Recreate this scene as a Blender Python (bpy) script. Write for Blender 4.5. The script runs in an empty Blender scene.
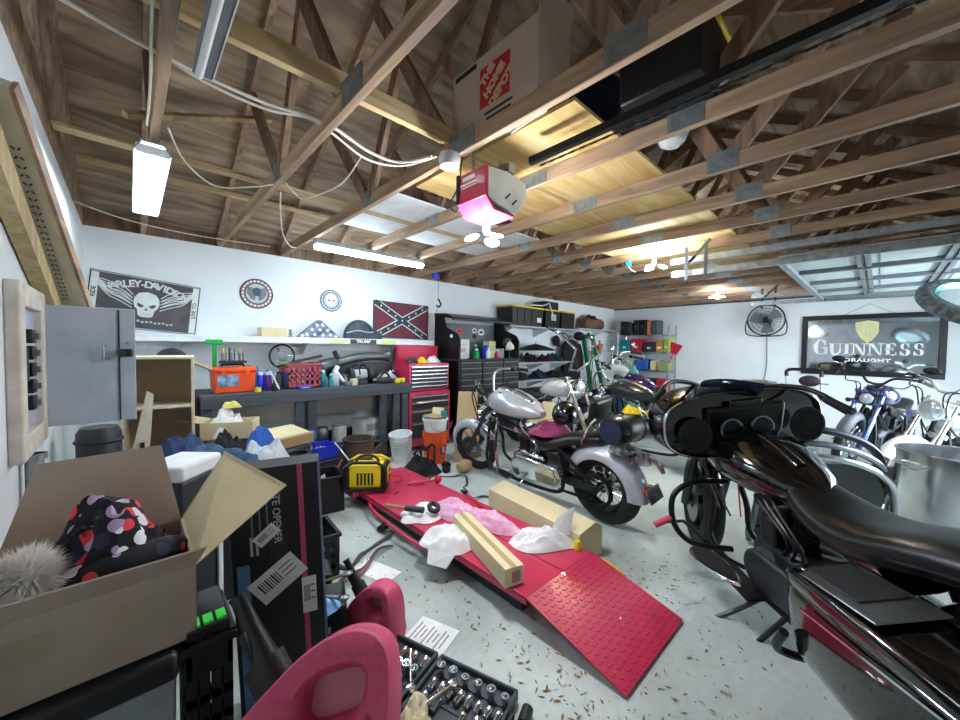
import bpy, bmesh, math, random
from mathutils import Vector, Matrix, Euler, noise
random.seed(7)
S = bpy.context.scene; COL = S.collection; PI = math.pi
# ---------------------------------------------------------------- camera, world, exposure
cam = bpy.data.objects.new('camera', bpy.data.cameras.new('camera')); COL.objects.link(cam)
cam.data.sensor_width = 36; cam.data.lens = 14.025; cam.data.clip_start = .02
cam.matrix_world = Matrix(((.72996, .01461, -.68334, 0), (-.68339, .03316, -.72930, 0), (.01201, .99934, .03419, 1.4), (0, 0, 0, 1)))
S.camera = cam
W = bpy.data.worlds.new('world'); S.world = W; W.use_nodes = True
W.node_tree.nodes['Background'].inputs[0].default_value = (.80, .90, 1.0, 1)
W.node_tree.nodes['Background'].inputs[1].default_value = 3.2
S.view_settings.view_transform = 'Standard'; S.view_settings.look = 'None'; S.view_settings.gamma = 1
S.view_settings.use_curve_mapping = False
S.view_settings.exposure = 1.95
TUBE = 22.0      # emission of the fluorescent tubes
BULB = 120.0      # emission of the bulbs

# ---------------------------------------------------------------- materials
MATS = {}
def C(h):
    h = h.lstrip('#'); r = [int(h[i:i+2], 16)/255 for i in (0, 2, 4)]
    return tuple((c/12.92 if c <= .04045 else ((c+.055)/1.055)**2.4) for c in r) + (1,)
def mat(name, col, rough=.6, metal=0., col2=None, scale=8., stretch=(1, 1, 1), coat=0., trans=0., emit=0., bump=0., alpha=1., detail=4., lo=.35, hi=.65, sheen=0., ior=1.45):
    if name in MATS: return MATS[name]
    m = bpy.data.materials.new(name); m.use_nodes = True; nt = m.node_tree; N = nt.nodes; L = nt.links
    b = N['Principled BSDF']; col = C(col) if isinstance(col, str) else col
    b.inputs['Base Color'].default_value = col; b.inputs['Roughness'].default_value = rough; b.inputs['Metallic'].default_value = metal
    b.inputs['Coat Weight'].default_value = coat; b.inputs['Transmission Weight'].default_value = trans; b.inputs['Alpha'].default_value = alpha
    b.inputs['Sheen Weight'].default_value = sheen; b.inputs['IOR'].default_value = ior
    if emit:
        b.inputs['Emission Color'].default_value = col; b.inputs['Emission Strength'].default_value = emit
    if col2 is None:                                     # a faint mottle keeps every surface procedural
        col2 = tuple(c*.86 for c in col[:3]) + (1,)
    else: col2 = C(col2) if isinstance(col2, str) else col2
    tc = N.new('ShaderNodeTexCoord'); mp = N.new('ShaderNodeMapping'); mp.inputs['Scale'].default_value = stretch
    nz = N.new('ShaderNodeTexNoise'); nz.inputs['Scale'].default_value = scale; nz.inputs['Detail'].default_value = detail
    cr = N.new('ShaderNodeValToRGB'); cr.color_ramp.elements[0].position = lo; cr.color_ramp.elements[1].position = hi
    cr.color_ramp.elements[0].color = col; cr.color_ramp.elements[1].color = col2
    L.new(tc.outputs['Object'], mp.inputs['Vector']); L.new(mp.outputs[0], nz.inputs['Vector']); L.new(nz.outputs[0], cr.inputs[0])
    L.new(cr.outputs[0], b.inputs['Base Color'])
    if bump:
        bp = N.new('ShaderNodeBump'); bp.inputs['Strength'].default_value = bump; bp.inputs['Distance'].default_value = .01
        L.new(nz.outputs[0], bp.inputs['Height']); L.new(bp.outputs[0], b.inputs['Normal'])
    MATS[name] = m
    return m
def wood(name, c1, c2, c3, axis=1, rough=.75, scale=1., ring=18):
    """straight grained lumber or plywood face; axis = the direction of the grain"""
    if name in MATS: return MATS[name]
    m = bpy.data.materials.new(name); m.use_nodes = True; nt = m.node_tree; N = nt.nodes; L = nt.links
    b = N['Principled BSDF']; b.inputs['Roughness'].default_value = rough
    tc = N.new('ShaderNodeTexCoord'); oi = N.new('ShaderNodeObjectInfo'); add = N.new('ShaderNodeVectorMath'); add.operation = 'ADD'
    sc = N.new('ShaderNodeVectorMath'); sc.operation = 'SCALE'; sc.inputs['Scale'].default_value = 31.
    cmb = N.new('ShaderNodeCombineXYZ')
    for i in range(3): L.new(oi.outputs['Random'], cmb.inputs[i])
    L.new(cmb.outputs[0], sc.inputs[0]); L.new(tc.outputs['Object'], add.inputs[0]); L.new(sc.outputs[0], add.inputs[1])
    mp = N.new('ShaderNodeMapping'); s = [ring*scale]*3; s[axis] = 1.3*scale; mp.inputs['Scale'].default_value = s
    nz = N.new('ShaderNodeTexNoise'); nz.inputs['Scale'].default_value = 1.; nz.inputs['Detail'].default_value = 7; nz.inputs['Distortion'].default_value = 1.2
    cr = N.new('ShaderNodeValToRGB'); e = cr.color_ramp.elements
    e[0].position = .3; e[0].color = C(c1); e[1].position = .7; e[1].color = C(c3)
    q = e.new(.5); q.color = C(c2)
    n2 = N.new('ShaderNodeTexNoise'); n2.inputs['Scale'].default_value = 1.1; n2.inputs['Detail'].default_value = 3
    mx = N.new('ShaderNodeMix'); mx.data_type = 'RGBA'; mx.blend_type = 'MULTIPLY'; mx.inputs['Factor'].default_value = .55
    c4 = N.new('ShaderNodeValToRGB'); c4.color_ramp.elements[0].position = .3; c4.color_ramp.elements[0].color = (.42, .40, .40, 1); c4.color_ramp.elements[1].position = .68
    L.new(add.outputs[0], mp.inputs['Vector']); L.new(mp.outputs[0], nz.inputs['Vector']); L.new(nz.outputs[0], cr.inputs[0])
    L.new(add.outputs[0], n2.inputs['Vector']); L.new(n2.outputs[0], c4.inputs[0])
    L.new(cr.outputs[0], mx.inputs['A']); L.new(c4.outputs[0], mx.inputs['B']); L.new(mx.outputs['Result'], b.inputs['Base Color'])
    bp = N.new('ShaderNodeBump'); bp.inputs['Strength'].default_value = .25; bp.inputs['Distance'].default_value = .004
    L.new(nz.outputs[0], bp.inputs['Height']); L.new(bp.outputs[0], b.inputs['Normal'])
    MATS[name] = m
    return m
M = {}
def defm():
    g = M.__setitem__
    g('white', mat('white_paint', '#e9eef0', .7)); g('offwhite', mat('off_white_plastic', '#dfe3e0', .5)); g('paper', mat('white_paper', '#eef0f0', .8))
    g('black', mat('black_plastic', '#141519', .45)); g('blacks', mat('black_satin', '#0d0e12', .35)); g('gloss', mat('black_gloss_paint', '#06070a', .12, coat=1.))
    g('rubber', mat('tire_rubber', '#17181a', .75, col2='#232426', scale=30)); g('leather', mat('black_leather', '#15161a', .33, bump=.05, scale=60))
    g('chrome', mat('chrome', '#e6eaee', .09, 1.)); g('alu', mat('brushed_aluminium', '#dde1e4', .27, 1.)); g('steel', mat('steel', '#8e959b', .38, 1.)); g('dsteel', mat('dark_steel', '#4c5156', .45, .9))
    g('galv', mat('galvanised_steel', '#a8b0b3', .45, .8, col2='#8a9396', scale=20)); g('cast', mat('grey_cast', '#6b7075', .5, .6))
    g('silver', mat('silver_paint', '#c8d1da', .25, .35, coat=.8)); g('red', mat('red_enamel', '#cb3056', .38, coat=.4)); g('redp', mat('red_plastic', '#c62038', .4))
    g('cardbox', mat('box_tan_grey', '#cfc0b0', .85, col2='#c2b3a4', scale=3)); g('card', mat('cardboard', '#b39b74', .85, col2='#a58c66', scale=3)); g('cardg', mat('cardboard_grey_brown', '#a19284', .85, col2='#948576', scale=4)); g('cardl', mat('cardboard_light', '#dccfa8', .85, col2='#d0c298', scale=4))
    g('orange', mat('orange_plastic', '#f0541c', .45)); g('yellow', mat('yellow_plastic', '#f2d316', .45)); g('blue', mat('blue_plastic', '#1f3fd0', .45)); g('teal', mat('teal_plastic', '#118a92', .5)); g('green', mat('green_plastic', '#12b04c', .45))
    g('dgreen', mat('green_fibreglass', '#0f7a4a', .5)); g('purple', mat('purple_cloth', '#4b1a78', .7)); g('magenta', mat('magenta_cloth', '#8f2458', .8, sheen=.3)); g('pink', mat('pink_film', '#e79bc4', .4, alpha=.75))
    g('navy', mat('navy_cloth', '#122040', .8)); g('bcloth', mat('black_cloth', '#14141b', .9, col2='#1d1d26', scale=14)); g('gcloth', mat('grey_cloth', '#43474c', .9)); g('jean', mat('denim', '#46607c', .9, col2='#2c4058', scale=14))
    g('dgrey', mat('dark_grey_plastic', '#2d3036', .5)); g('grey', mat('grey_plastic', '#74797f', .5)); g('lgrey', mat('light_grey', '#b9c0c4', .5)); g('tan', mat('tan_cloth', '#a58a66', .9))
    g('tube', mat('tube_glow', '#e4f5ff', .5, emit=TUBE)); g('bulb', mat('bulb_glow', '#f0f8ff', .5, emit=BULB)); g('lamp', mat('reflector_white', '#8f9799', .5))
    g('clear', mat('clear_plastic', '#dfe8ee', .12, trans=.85, alpha=.75)); g('lens', mat('headlight_glass', '#dfe8ee', .06, coat=1., metal=.5)); g('smoke', mat('smoked_shield', '#28415f', .08, trans=.7, alpha=.9))
    g('amber', mat('amber_lens', '#f09a28', .25)); g('rlens', mat('red_lens', '#a8101a', .2, coat=.5)); g('wire', mat('white_cable', '#d9d6c8', .55)); g('bwire', mat('black_cable', '#101013', .5))
    g('lumber', wood('lumber', '#8f7462', '#b09276', '#d0b08e', 1)); g('lumberp', wood('lumber_pale', '#b09162', '#cdb080', '#e0c89a', 0)); g('lumberz', wood('lumber_web', '#765c4c', '#967862', '#b28f72', 2))
    g('lumbern', wood('lumber_new', '#b49a66', '#ccb684', '#dccaa0', 2))
    g('ply', wood('plywood_sheathing', '#806a56', '#ad957c', '#cfb79b', 0, ring=9)); g('plyy', wood('plywood_yellow', '#c9a25e', '#dcbb7a', '#ead09a', 0, ring=9)); g('plyp', wood('plywood_pale', '#c8bfa2', '#d9d0b4', '#e4dcc4', 1, ring=9))
    g('bench', wood('bench_grey_paint', '#3d434a', '#4a5058', '#565c64', 0)); g('gbody', mat('electrical_grey', '#b2bdc8', .5)); g('brown', mat('brown_crock', '#5a4a42', .5))
defm()

# ---------------------------------------------------------------- mesh building
def V(*a): return Vector(a)
def rotm(r): return Euler(r).to_matrix() if r else Matrix.Identity(3)
class B:
    def __init__(s): s.bm = bmesh.new(); s.m = 0
    def _f(s, vs):
        try:
            f = s.bm.faces.new(vs); f.material_index = s.m; return f
        except ValueError: return None
    def box(s, c, d, r=None, tp=None):
        R = rotm(r); c = Vector(c); vs = []
        for z in (-.5, .5):
            k = tp if (tp and z > 0) else (1, 1)
            for x, y in ((-.5, -.5), (.5, -.5), (.5, .5), (-.5, .5)):
                vs.append(s.bm.verts.new(c + R @ Vector((x*d[0]*k[0], y*d[1]*k[1], z*d[2]))))
        for q in ((3, 2, 1, 0), (4, 5, 6, 7), (0, 1, 5, 4), (1, 2, 6, 5), (2, 3, 7, 6), (3, 0, 4, 7)): s._f([vs[i] for i in q])
        return s
    def rings(s, rs, cap=True, closed=True, loop=False):
        """skin a list of vertex-coordinate rings"""
        R = [[s.bm.verts.new(Vector(p)) for p in r] for r in rs]; n = len(R[0])
        for a, b in zip(R, R[1:] + ([R[0]] if loop else [])):
            for i in range(n if closed else n-1):
                j = (i+1) % n; s._f([a[i], a[j], b[j], b[i]])
        if cap and closed and not loop: s._f(R[0][::-1]); s._f(R[-1])
        return s
    def tube(s, pts, r, n=8, cap=True, loop=False, flat=None):
        pts = [Vector(p) for p in pts]; k = len(pts); rr = r if isinstance(r, (list, tuple)) else [r]*k
        if not isinstance(rr[0], (int, float)): rr = [q[0] for q in rr]
        up = None; out = []
        for i in range(k):
            a = pts[i-1] if (i or loop) else pts[i]; b = pts[(i+1) % k] if (i < k-1 or loop) else pts[i]
            t = (b-a)
            if t.length < 1e-9: t = Vector((0, 0, 1))
            t.normalize()
            if up is None:
                up = Vector((0, 0, 1)) if abs(t.z) < .9 else Vector((1, 0, 0))
            u = (up - t*up.dot(t))
            if u.length < 1e-5: u = t.orthogonal()
            u.normalize(); w = t.cross(u); up = u
            f = flat or 1.
            out.append([pts[i] + (u*math.sin(2*PI*j/n)*f + w*math.cos(2*PI*j/n))*rr[i] for j in range(n)])
        return s.rings(out, cap, True, loop)
    def cyl(s, a, b, r, r2=None, n=16): return s.tube([a, b], [r, r if r2 is None else r2], n)
    def lathe(s, prof, c=(0, 0, 0), ax='z', n=24, r=None, ring=False):
        """prof = [(radius, height)...] turned about an axis"""
        R = rotm(r); c = Vector(c); rs = []
        for rad, h in prof:
            q = []
            for j in range(n):
                a = 2*PI*j/n; x, y = rad*math.cos(a), rad*math.sin(a)
                p = {'z': (x, y, h), 'x': (h, x, y), 'y': (y, h, x)}[ax]; q.append(c + R @ Vector(p))
            rs.append(q)
        return s.rings(rs, cap=not ring, loop=ring)
    def ball(s, c, d, n=14, m=8, r=None, f=None):
        c = Vector(c); R = rotm(r); rs = []
        d = (d, d, d) if isinstance(d, (int, float)) else d
        for i in range(m+1):
            t = PI*i/m; t = min(max(t, .02), PI-.02); q = []
            for j in range(n):
                a = 2*PI*j/n; p = Vector((math.sin(t)*math.cos(a)*d[0], math.sin(t)*math.sin(a)*d[1], -math.cos(t)*d[2]))
                if f: p = f(p)
                q.append(c + R @ p)
            rs.append(q)
        return s.rings(rs)
    def torus(s, c, R0, r, ax='y', n=32, k=10, sq=1., a0=0, a1=2*PI):
        full = abs(a1-a0) > 6.28; pts = []
        rs = []; c = Vector(c)
        for i in range(n if full else n+1):
            a = a0+(a1-a0)*i/n; q = []
            for j in range(k):
                b = 2*PI*j/k; rad = R0+r*math.cos(b); h = r*math.sin(b)*sq
                x, y = rad*math.cos(a), rad*math.sin(a)
                q.append(c + Vector({'z': (x, y, h), 'y': (x, h, y), 'x': (h, x, y)}[ax]))
            rs.append(q)
        return s.rings(rs, cap=not full, loop=full)
    def prism(s, poly, h, fn):
        """poly 2-D outline, extruded 0..h; fn(u,v,w) -> point"""
        s.rings([[fn(u, v, 0) for u, v in poly], [fn(u, v, h) for u, v in poly]]); return s
    def grid(s, nu, nv, fn, thick=0., two=False):
        g = [[s.bm.verts.new(Vector(fn(i/nu, j/nv))) for j in range(nv+1)] for i in range(nu+1)]
        fs = [s._f([g[i][j], g[i+1][j], g[i+1][j+1], g[i][j+1]]) for i in range(nu) for j in range(nv)]
        if thick:
            s.bm.normal_update(); fs = [f for f in fs if f]
            bmesh.ops.solidify(s.bm, geom=fs, thickness=thick)
        return s
    def add(s, o):
        me = bpy.data.meshes.new('t'); o.bm.to_mesh(me); s.bm.from_mesh(me); bpy.data.meshes.remove(me); return s
    def done(s, name, m, parent=None, smooth=False, bev=0., sub=0, loc=None, rot=None, ang=40, seg=2, fixn=True):
        if fixn: bmesh.ops.recalc_face_normals(s.bm, faces=s.bm.faces)
        me = bpy.data.meshes.new(name); s.bm.to_mesh(me); s.bm.free()
        for q in (m if isinstance(m, (list, tuple)) else [m]): me.materials.append(M[q] if isinstance(q, str) else q)
        o = bpy.data.objects.new(name, me); COL.objects.link(o)
        if parent: o.parent = parent
        if loc: o.location = loc
        if rot: o.rotation_euler = rot
        if bev:
            d = o.modifiers.new('bevel', 'BEVEL'); d.width = bev; d.segments = seg; d.limit_method = 'ANGLE'; d.angle_limit = .7
        if sub:
            d = o.modifiers.new('sub', 'SUBSURF'); d.levels = sub; d.render_levels = sub
        if smooth or bev:
            for p in me.polygons: p.use_smooth = True
            if not sub:
                try: me.set_sharp_from_angle(angle=math.radians(ang))
                except Exception: pass
        return o
def tag(o, label, cat, group=None, kind=None):
    if label: o['label'] = label
    if cat: o['category'] = cat
    if group: o['group'] = group
    if kind: o['kind'] = kind
    return o
def thing(name, label, cat, loc=(0, 0, 0), rz=0., group=None, rot=None, kind=None):
    o = bpy.data.objects.new(name, None); COL.objects.link(o); o.empty_display_size = .1
    o.location = loc; o.rotation_euler = rot or (0, 0, rz)
    return tag(o, label, cat, group, kind)
def dup(root, loc, rz=None, label=None, group=None, scale=None, rot=None):
    def rec(o, par):
        c = o.copy(); COL.objects.link(c)
        if par is not None:
            mpi = o.matrix_parent_inverse.copy(); c.parent = par; c.matrix_parent_inverse = mpi
        for ch in list(o.children): rec(ch, c)
        return c
    r = rec(root, None); r.location = loc
    if rot: r.rotation_euler = rot
    elif rz is not None: r.rotation_euler = (0, 0, rz)
    if label: r['label'] = label
    if group: r['group'] = group
    if scale: r.scale = scale
    return r
def struct(o): o['kind'] = 'structure'; return o
def arc(c, r, a0, a1, n, f):
    return [f(c[0]+r*math.cos(a0+(a1-a0)*i/n), c[1]+r*math.sin(a0+(a1-a0)*i/n)) for i in range(n+1)]
def smoothp(pts, k=6, closed=False):
    """Catmull-Rom through points"""
    P = [Vector(p) for p in pts]; n = len(P); out = []
    for i in range(n if closed else n-1):
        if closed: a, b, c, d = P[i-1], P[i], P[(i+1) % n], P[(i+2) % n]
        else: a, b, c, d = P[max(i-1, 0)], P[i], P[i+1], P[min(i+2, n-1)]
        for j in range(k):
            t = j/k; out.append(.5*((2*b)+(c-a)*t+(2*a-5*b+4*c-d)*t*t+(3*b-a-3*c+d)*t**3))
    if not closed: out.append(P[-1])
    return out
def text(name, s, size, m, parent, loc, rot, ext=.001, off=0., sx=1., align='CENTER', sp=1.):
    cu = bpy.data.curves.new('t', 'FONT'); cu.body = s; cu.size = size; cu.extrude = ext; cu.offset = off
    cu.align_x = align; cu.align_y = 'CENTER'; cu.space_character = sp; cu.resolution_u = 3
    t = bpy.data.objects.new('t', cu); COL.objects.link(t); bpy.context.view_layer.update()
    me = bpy.data.meshes.new_from_object(t.evaluated_get(bpy.context.evaluated_depsgraph_get()))
    bpy.data.objects.remove(t); bpy.data.curves.remove(cu)
    me.materials.clear(); me.materials.append(M[m] if isinstance(m, str) else m); me.name = name
    for v in me.vertices: v.co.x *= sx
    o = bpy.data.objects.new(name, me); COL.objects.link(o); o.parent = parent; o.location = loc; o.rotation_euler = rot
    return o
def nz(x, y, z, s=1.): return noise.noise(Vector((x*s, y*s, z*s)))
def cloth(b, c, dx, dy, h, n=14, seed=0., rough=1., fold=6.):
    """a crumpled heap of cloth, closed underneath"""
    def fn(u, v):
        a, q = 2*u-1, 2*v-1; x, y = a*math.sqrt(1-q*q/2), q*math.sqrt(1-a*a/2); r = min(1., math.hypot(x, y)); an = math.atan2(y, x)
        edge = 1+.30*nz(math.cos(an)*1.3, math.sin(an)*1.3, seed)*rough
        prof = 1-r**3.0; X, Y = x*2.2, y*2.2
        fd = abs(nz(X*1.1+seed, Y*1.1+2*seed, 3.1)); fd2 = abs(nz(X*2.3-seed, Y*2.3, 7.7))
        z = h*prof*(.78+.5*rough*nz(X*.8+seed, Y*.8, seed*1.7)-.45*rough*fd-.25*rough*fd2)
        return (c[0]+dx*edge*x, c[1]+dy*edge*y, c[2]+max(z, 0)+.002)
    n = int(n*1.5); b.grid(n, n, fn); bmesh.ops.remove_doubles(b.bm, verts=b.bm.verts, dist=.0004)
    return b
# ================================================================= the room
XL, XR, YF, YB, H = -.29, 9.40, -1.53, 4.85, 2.44
def concrete():
    m = bpy.data.materials.new('concrete_floor'); m.use_nodes = True; N = m.node_tree.nodes; L = m.node_tree.links; b = N['Principled BSDF']
    tc = N.new('ShaderNodeTexCoord'); prev = None
    def nzr(scale, lo, hi, c0, c1, det=6, dist=0.):
        n = N.new('ShaderNodeTexNoise'); n.inputs['Scale'].default_value = scale; n.inputs['Detail'].default_value = det; n.inputs['Distortion'].default_value = dist
        r = N.new('ShaderNodeValToRGB'); r.color_ramp.elements[0].position = lo; r.color_ramp.elements[1].position = hi; r.color_ramp.elements[0].color = c0; r.color_ramp.elements[1].color = c1
        L.new(tc.outputs['Object'], n.inputs['Vector']); L.new(n.outputs[0], r.inputs[0]); return r
    a = nzr(1.7, .3, .7, C('#b6c1be'), C('#d0dad6'), 8, .3); d = nzr(.8, .30, .50, C('#b4b9b5'), (1, 1, 1, 1), 7, .3); e = nzr(26, .3, .7, (.82, .82, .82, 1), (1, 1, 1, 1))
    k = a.outputs[0]
    for o in (d, e):
        x = N.new('ShaderNodeMix'); x.data_type = 'RGBA'; x.blend_type = 'MULTIPLY'; x.inputs['Factor'].default_value = .7
        L.new(k, x.inputs['A']); L.new(o.outputs[0], x.inputs['B']); k = x.outputs['Result']
    L.new(k, b.inputs['Base Color']); b.inputs['Roughness'].default_value = .55
    return m
M['concrete'] = concrete()
M['wallw'] = mat('wall_white', '#e3e8ea', .8, col2='#dbe1e4', scale=1.5)
struct(B().box(((XL+XR)/2, (YF+YB)/2-.6, -.06), (XR-XL+.3, YB-YF+1.6, .12)).done('floor', 'concrete'))
struct(B().box(((XL+XR)/2, YB+.06, H/2), (XR-XL+.3, .12, H)).done('wall_back', 'wallw'))
def gable(b, x0, x1):
    ys = [(YF-.06, H), (YB+.06, H), (YB+.06, 2.62), (1.66, 4.32), (YF-.06, 2.62)]
    b.prism(ys, x1-x0, lambda u, v, w: (x0+w, u, v))
for nm, x0, x1 in (('wall_left', XL-.12, XL), ('wall_right', XR, XR+.12)):
    b = B(); b.box(((x0+x1)/2, (YF+YB)/2, H/2), (x1-x0, YB-YF, H)); b.m = 1; gable(b, x0, x1)
    struct(b.done(nm, ['wallw', 'ply']))
b = B()                                                   # front wall with the open doorway on the right
for x0, x1, z0, z1 in ((XL-.12, 4.3, 0, H), (4.3, 7.9, 2.13, H), (7.9, XR+.12, 0, H)): b.box(((x0+x1)/2, YF-.06, (z0+z1)/2), (x1-x0, .12, z1-z0))
struct(b.done('wall_front', 'wallw'))
def roofz(y): return 2.63 + .53*((YB-y) if y > 1.66 else (y-YF+.0))
b = B(); sl = math.atan(.53)
for sgn in (1, -1):
    ya, yb = (1.66, YB+.35) if sgn > 0 else (1.66, YF-.35)
    za = 2.63+.53*3.19; zb = za-.53*abs(yb-ya)
    b.rings([[(x, ya, za), (x, yb, zb), (x, yb, zb+.03), (x, ya, za+.03)] for x in (XL-.5, XR+.5)])
struct(b.done('ceiling', 'ply'))
b = B()
for y in (YB+.10, YF-.10): b.box(((XL+XR)/2, y, 2.53), (XR-XL+.3, .04, .20))
struct(b.done('trim_1', 'lumberz'))
struct(B().box((XR-.012, (YF+YB)/2, 2.425), (.024, YB-YF, .03)).done('trim_2', mat('dark_trim', '#4b4f52', .6)))
# sheathing seams
# roof trusses
def truss(x, first=None, label=''):
    if first: return dup(first, (x, 0, 0), 0, label)
    t = thing('roof_truss', label, 'roof truss', (x, 0, 0), 0, 'roof trusses', kind='structure')
    B().box((0, (YF+YB)/2, 2.485), (.038, YB-YF+.1, .089)).done('bottom_chord', 'lumber', t, bev=.003)
    for sg in (1, -1):
        b = B(); y1 = YB+.3 if sg > 0 else YF-.3
        zr = 2.63+.53*3.19; ze = zr-.53*abs(y1-1.66)
        b.rings([[(xx, 1.66, zr-.10), (xx, y1, ze-.10), (xx, y1, ze-.002), (xx, 1.66, zr-.002)] for xx in (-.019, .019)])
        b.done('top_chord', 'lumber', t)
    for k, (y0, z0, y1, z1) in enumerate(((2.68, 2.50, 3.36, 3.30), (2.64, 2.50, 1.76, 4.18), (1.68, 2.50, 2.52, 3.76), (.64, 2.50, -.04, 3.30), (.68, 2.50, 1.56, 4.18))):
        d = Vector((0, y1-y0, z1-z0)); b = B(); o = (.001*(k+1)-.0035)
        b.box((o, (y0+y1)/2, (z0+z1)/2), (.036, .085, d.length), (-math.atan2(y1-y0, z1-z0), 0, 0)); b.done('web', 'lumberz', t, bev=.002)
    for y, s in ((1.56, .20), (2.66, .13), (.66, .16)):
        for sx in (-1, 1):
            b = B(); b.box((sx*.0205, y, 2.50), (.0015, s, .11))
            for i in range(5):
                for j in range(3): b.box((sx*.0218, y+(i-2)*s*.18, 2.465+j*.034), (.0014, s*.05, .014))
            b.done('gusset_plate', 'galv', t)
    return t
ORD = ['first', 'second', 'third', 'fourth', 'fifth', 'sixth', 'seventh', 'eighth', 'ninth', 'tenth', 'eleventh', 'twelfth', 'thirteenth', 'fourteenth', 'fifteenth', 'sixteenth']
T0 = None
for k in range(16):
    q = truss(.11+.61*k, T0, 'raw lumber roof truss, %s from the left wall with the electrical panel' % ORD[k])
    T0 = T0 or q
# lateral members
for nm, lb, x0, x1, y, z, sx in (('strongback_beam', 'pale lumber beam lying across the bottom chords left of the opener', -.28, 2.5, 1.69, 2.575, (.038, .089)),
                                 ('lateral_brace', 'thin pale board laid across the bottom chords above the long lamp', -.28, 3.3, 3.0, 2.538, (.089, .018)),
                                 ('purlin_brace', 'pale board fixed under the roof slope behind the left lamp', -.28, 1.9, 4.26, 2.82, (.07, .03))):
    tag(B().box(((x0+x1)/2, y, z), (x1-x0, sx[0], sx[1])).done(nm, 'lumberp', bev=.002), lb, 'roof brace', kind='structure')
b = B(); b.tube([(.0, 2.75, 2.60), (.85, 3.4, 3.2)], .022, 4); tag(b.done('diagonal_brace', 'lumberp'), 'slim pale diagonal brace rising under the roof left of the second truss', 'roof brace', kind='structure')
# attic decking and white foam sheets on the chords
b = B(); b.box((3.55, 1.64, 2.541), (4.1, 1.3, .018))
tag(b.done('attic_decking', 'plyy'), 'bright yellow plywood decking laid on the chords over the opener', 'plywood decking', kind='structure')
b = B(); b.box((2.32, 2.98, 2.541), (1.9, .95, .018)); tag(b.done('foam_sheet', 'white'), 'white foam sheet lying on the chords above the long lamp', 'foam sheet')
# ---------------------------------------------------------------- lamps
def shop_light(loc, rz, label, lit=True):
    t = thing('shop_light', label, 'lamp', loc, rz)
    b = B(); b.rings([[(x, -.075, 0), (x, -.045, .05), (x, .045, .05), (x, .075, 0), (x, .07, -.002), (x, .04, .042), (x, -.04, .042), (x, -.07, -.002)] for x in (-.62, .62)])
    b.done('housing', 'lamp', t)
    for y in (-.032, .032): B().cyl((-.59, y, .012), (.59, y, .012), .0135, n=12).done('tube', 'tube' if lit else 'offwhite', t, smooth=True)
    for x in (-.6, .6): B().box((x, 0, .012), (.03, .13, .035)).done('socket', 'white', t)
    for x in (-.45, .45): B().tube([(x, 0, .05), (x, .01, .09)], .002, 5).done('hanger', 'dsteel', t)
    return t
shop_light((.10, 3.12, 2.35), PI/2, 'lit twin-tube shop light hanging under the first truss at left')
t = thing('strip_light', 'unlit narrow grey lamp housing hanging at the top left', 'lamp', (.205, 1.10, 2.36), PI/2)
b = B(); b.rings([[(x, -.030, 0), (x, -.022, .065), (x, .022, .065), (x, .030, 0)] for x in (-.60, .60)]); b.done('housing', 'grey', t, bev=.004)
B().cyl((-.58, .012, -.010), (.58, .012, -.010), .0125, n=12).done('tube', 'offwhite', t, smooth=True); B().box((0, -.031, .004), (1.2, .004, .012)).done('edge_strip', 'offwhite', t)
for x in (-.4, .4): B().cyl((x, 0, .06), (x, 0, .10), .004, n=6).done('hanger', 'dsteel', t)
t = thing('strip_light', 'long lit strip light mounted above the flag wall', 'lamp', (1.97, 3.82, 2.385), 0)
B().box((0, 0, .03), (1.26, .09, .045)).done('housing', 'lamp', t, bev=.004)
b = B(); b.rings([[(x, .05*math.cos(a), -.005-.035*math.sin(a)) for a in [PI*i/8 for i in range(9)]] for x in (-.62, .62)]); b.done('diffuser', mat('strip_glow', '#e4f5ff', .5, emit=TUBE*.8), t, smooth=True)
# ================================================================= overhead gear
def led_lamp(loc, label, rz=0, n=3):
    t = thing('led_lamp', label, 'lamp', loc, rz, 'folding LED lamps')
    B().lathe([(.013, .0), (.020, .02), (.020, .05), (.014, .07), (.013, .09)], n=14).done('socket', 'white', t, smooth=True)
    for k in range(n):
        a = 2*PI*k/n; d = Vector((math.cos(a), math.sin(a), -.35)).normalized()
        q = B(); q.lathe([(.036, 0), (.044, .006), (.036, .014)], n=16); q.done('lamp_panel', 'bulb', t, smooth=True, loc=d*.085, rot=(0, .35, a))
    return t
op = thing('garage_door_opener', 'red and grey chain drive garage door opener hanging from the chords', 'garage door opener', (1.555, 1.565, 2.12))
prof = [(-.17, .10), (-.17, .245), (.03, .26), (.165, .235), (.165, .16), (.06, .03), (.0, .03)]
b = B(); b.prism([(-.10, .07), (-.155, .09), (-.155, .245), (0, .262), (.155, .24), (.17, .16), (.07, .035)], .205, lambda u, v, w: (u, -.115+w, v)); b.done('housing', 'offwhite', op, bev=.006)
b = B(); b.box((-.162, 0, .165), (.022, .235, .16)); b.rings([[(-.173, y, .09), (-.11, y, .02), (.06, y, .02), (.05, y, .034), (-.10, y, .034), (-.155, y, .095)] for y in (-.118, .118)]); b.done('red_cover', 'red', op, bev=.003)
b = B()
B().box((-.155, .112, .17), (.05, .02, .17)).done('back_plate', 'black', op, bev=.004)
for i, (y, z, w, h) in enumerate(((.02, .215, .10, .022), (.02, .185, .14, .012), (.02, .168, .13, .006))):
    B().box((-.1735, y, z), (.001, w, h)).done('label_strip', 'offwhite', op)
for k in range(2): B().box((.0+.055*k, -.117, .125-.02*k), (.05, .004, .009), (0, -.75, 0)).done('vent_slot', 'black', op)
B().box((.03, -2.0, .28), (.030, 3.5, .035)).done('rail', 'blacks', op)
b = B()
for i in range(105):
    y = -.30-i*.03
    b.box((.075, y, .262), (.010 if i % 2 else .004, .034, .004 if i % 2 else .010))
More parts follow.
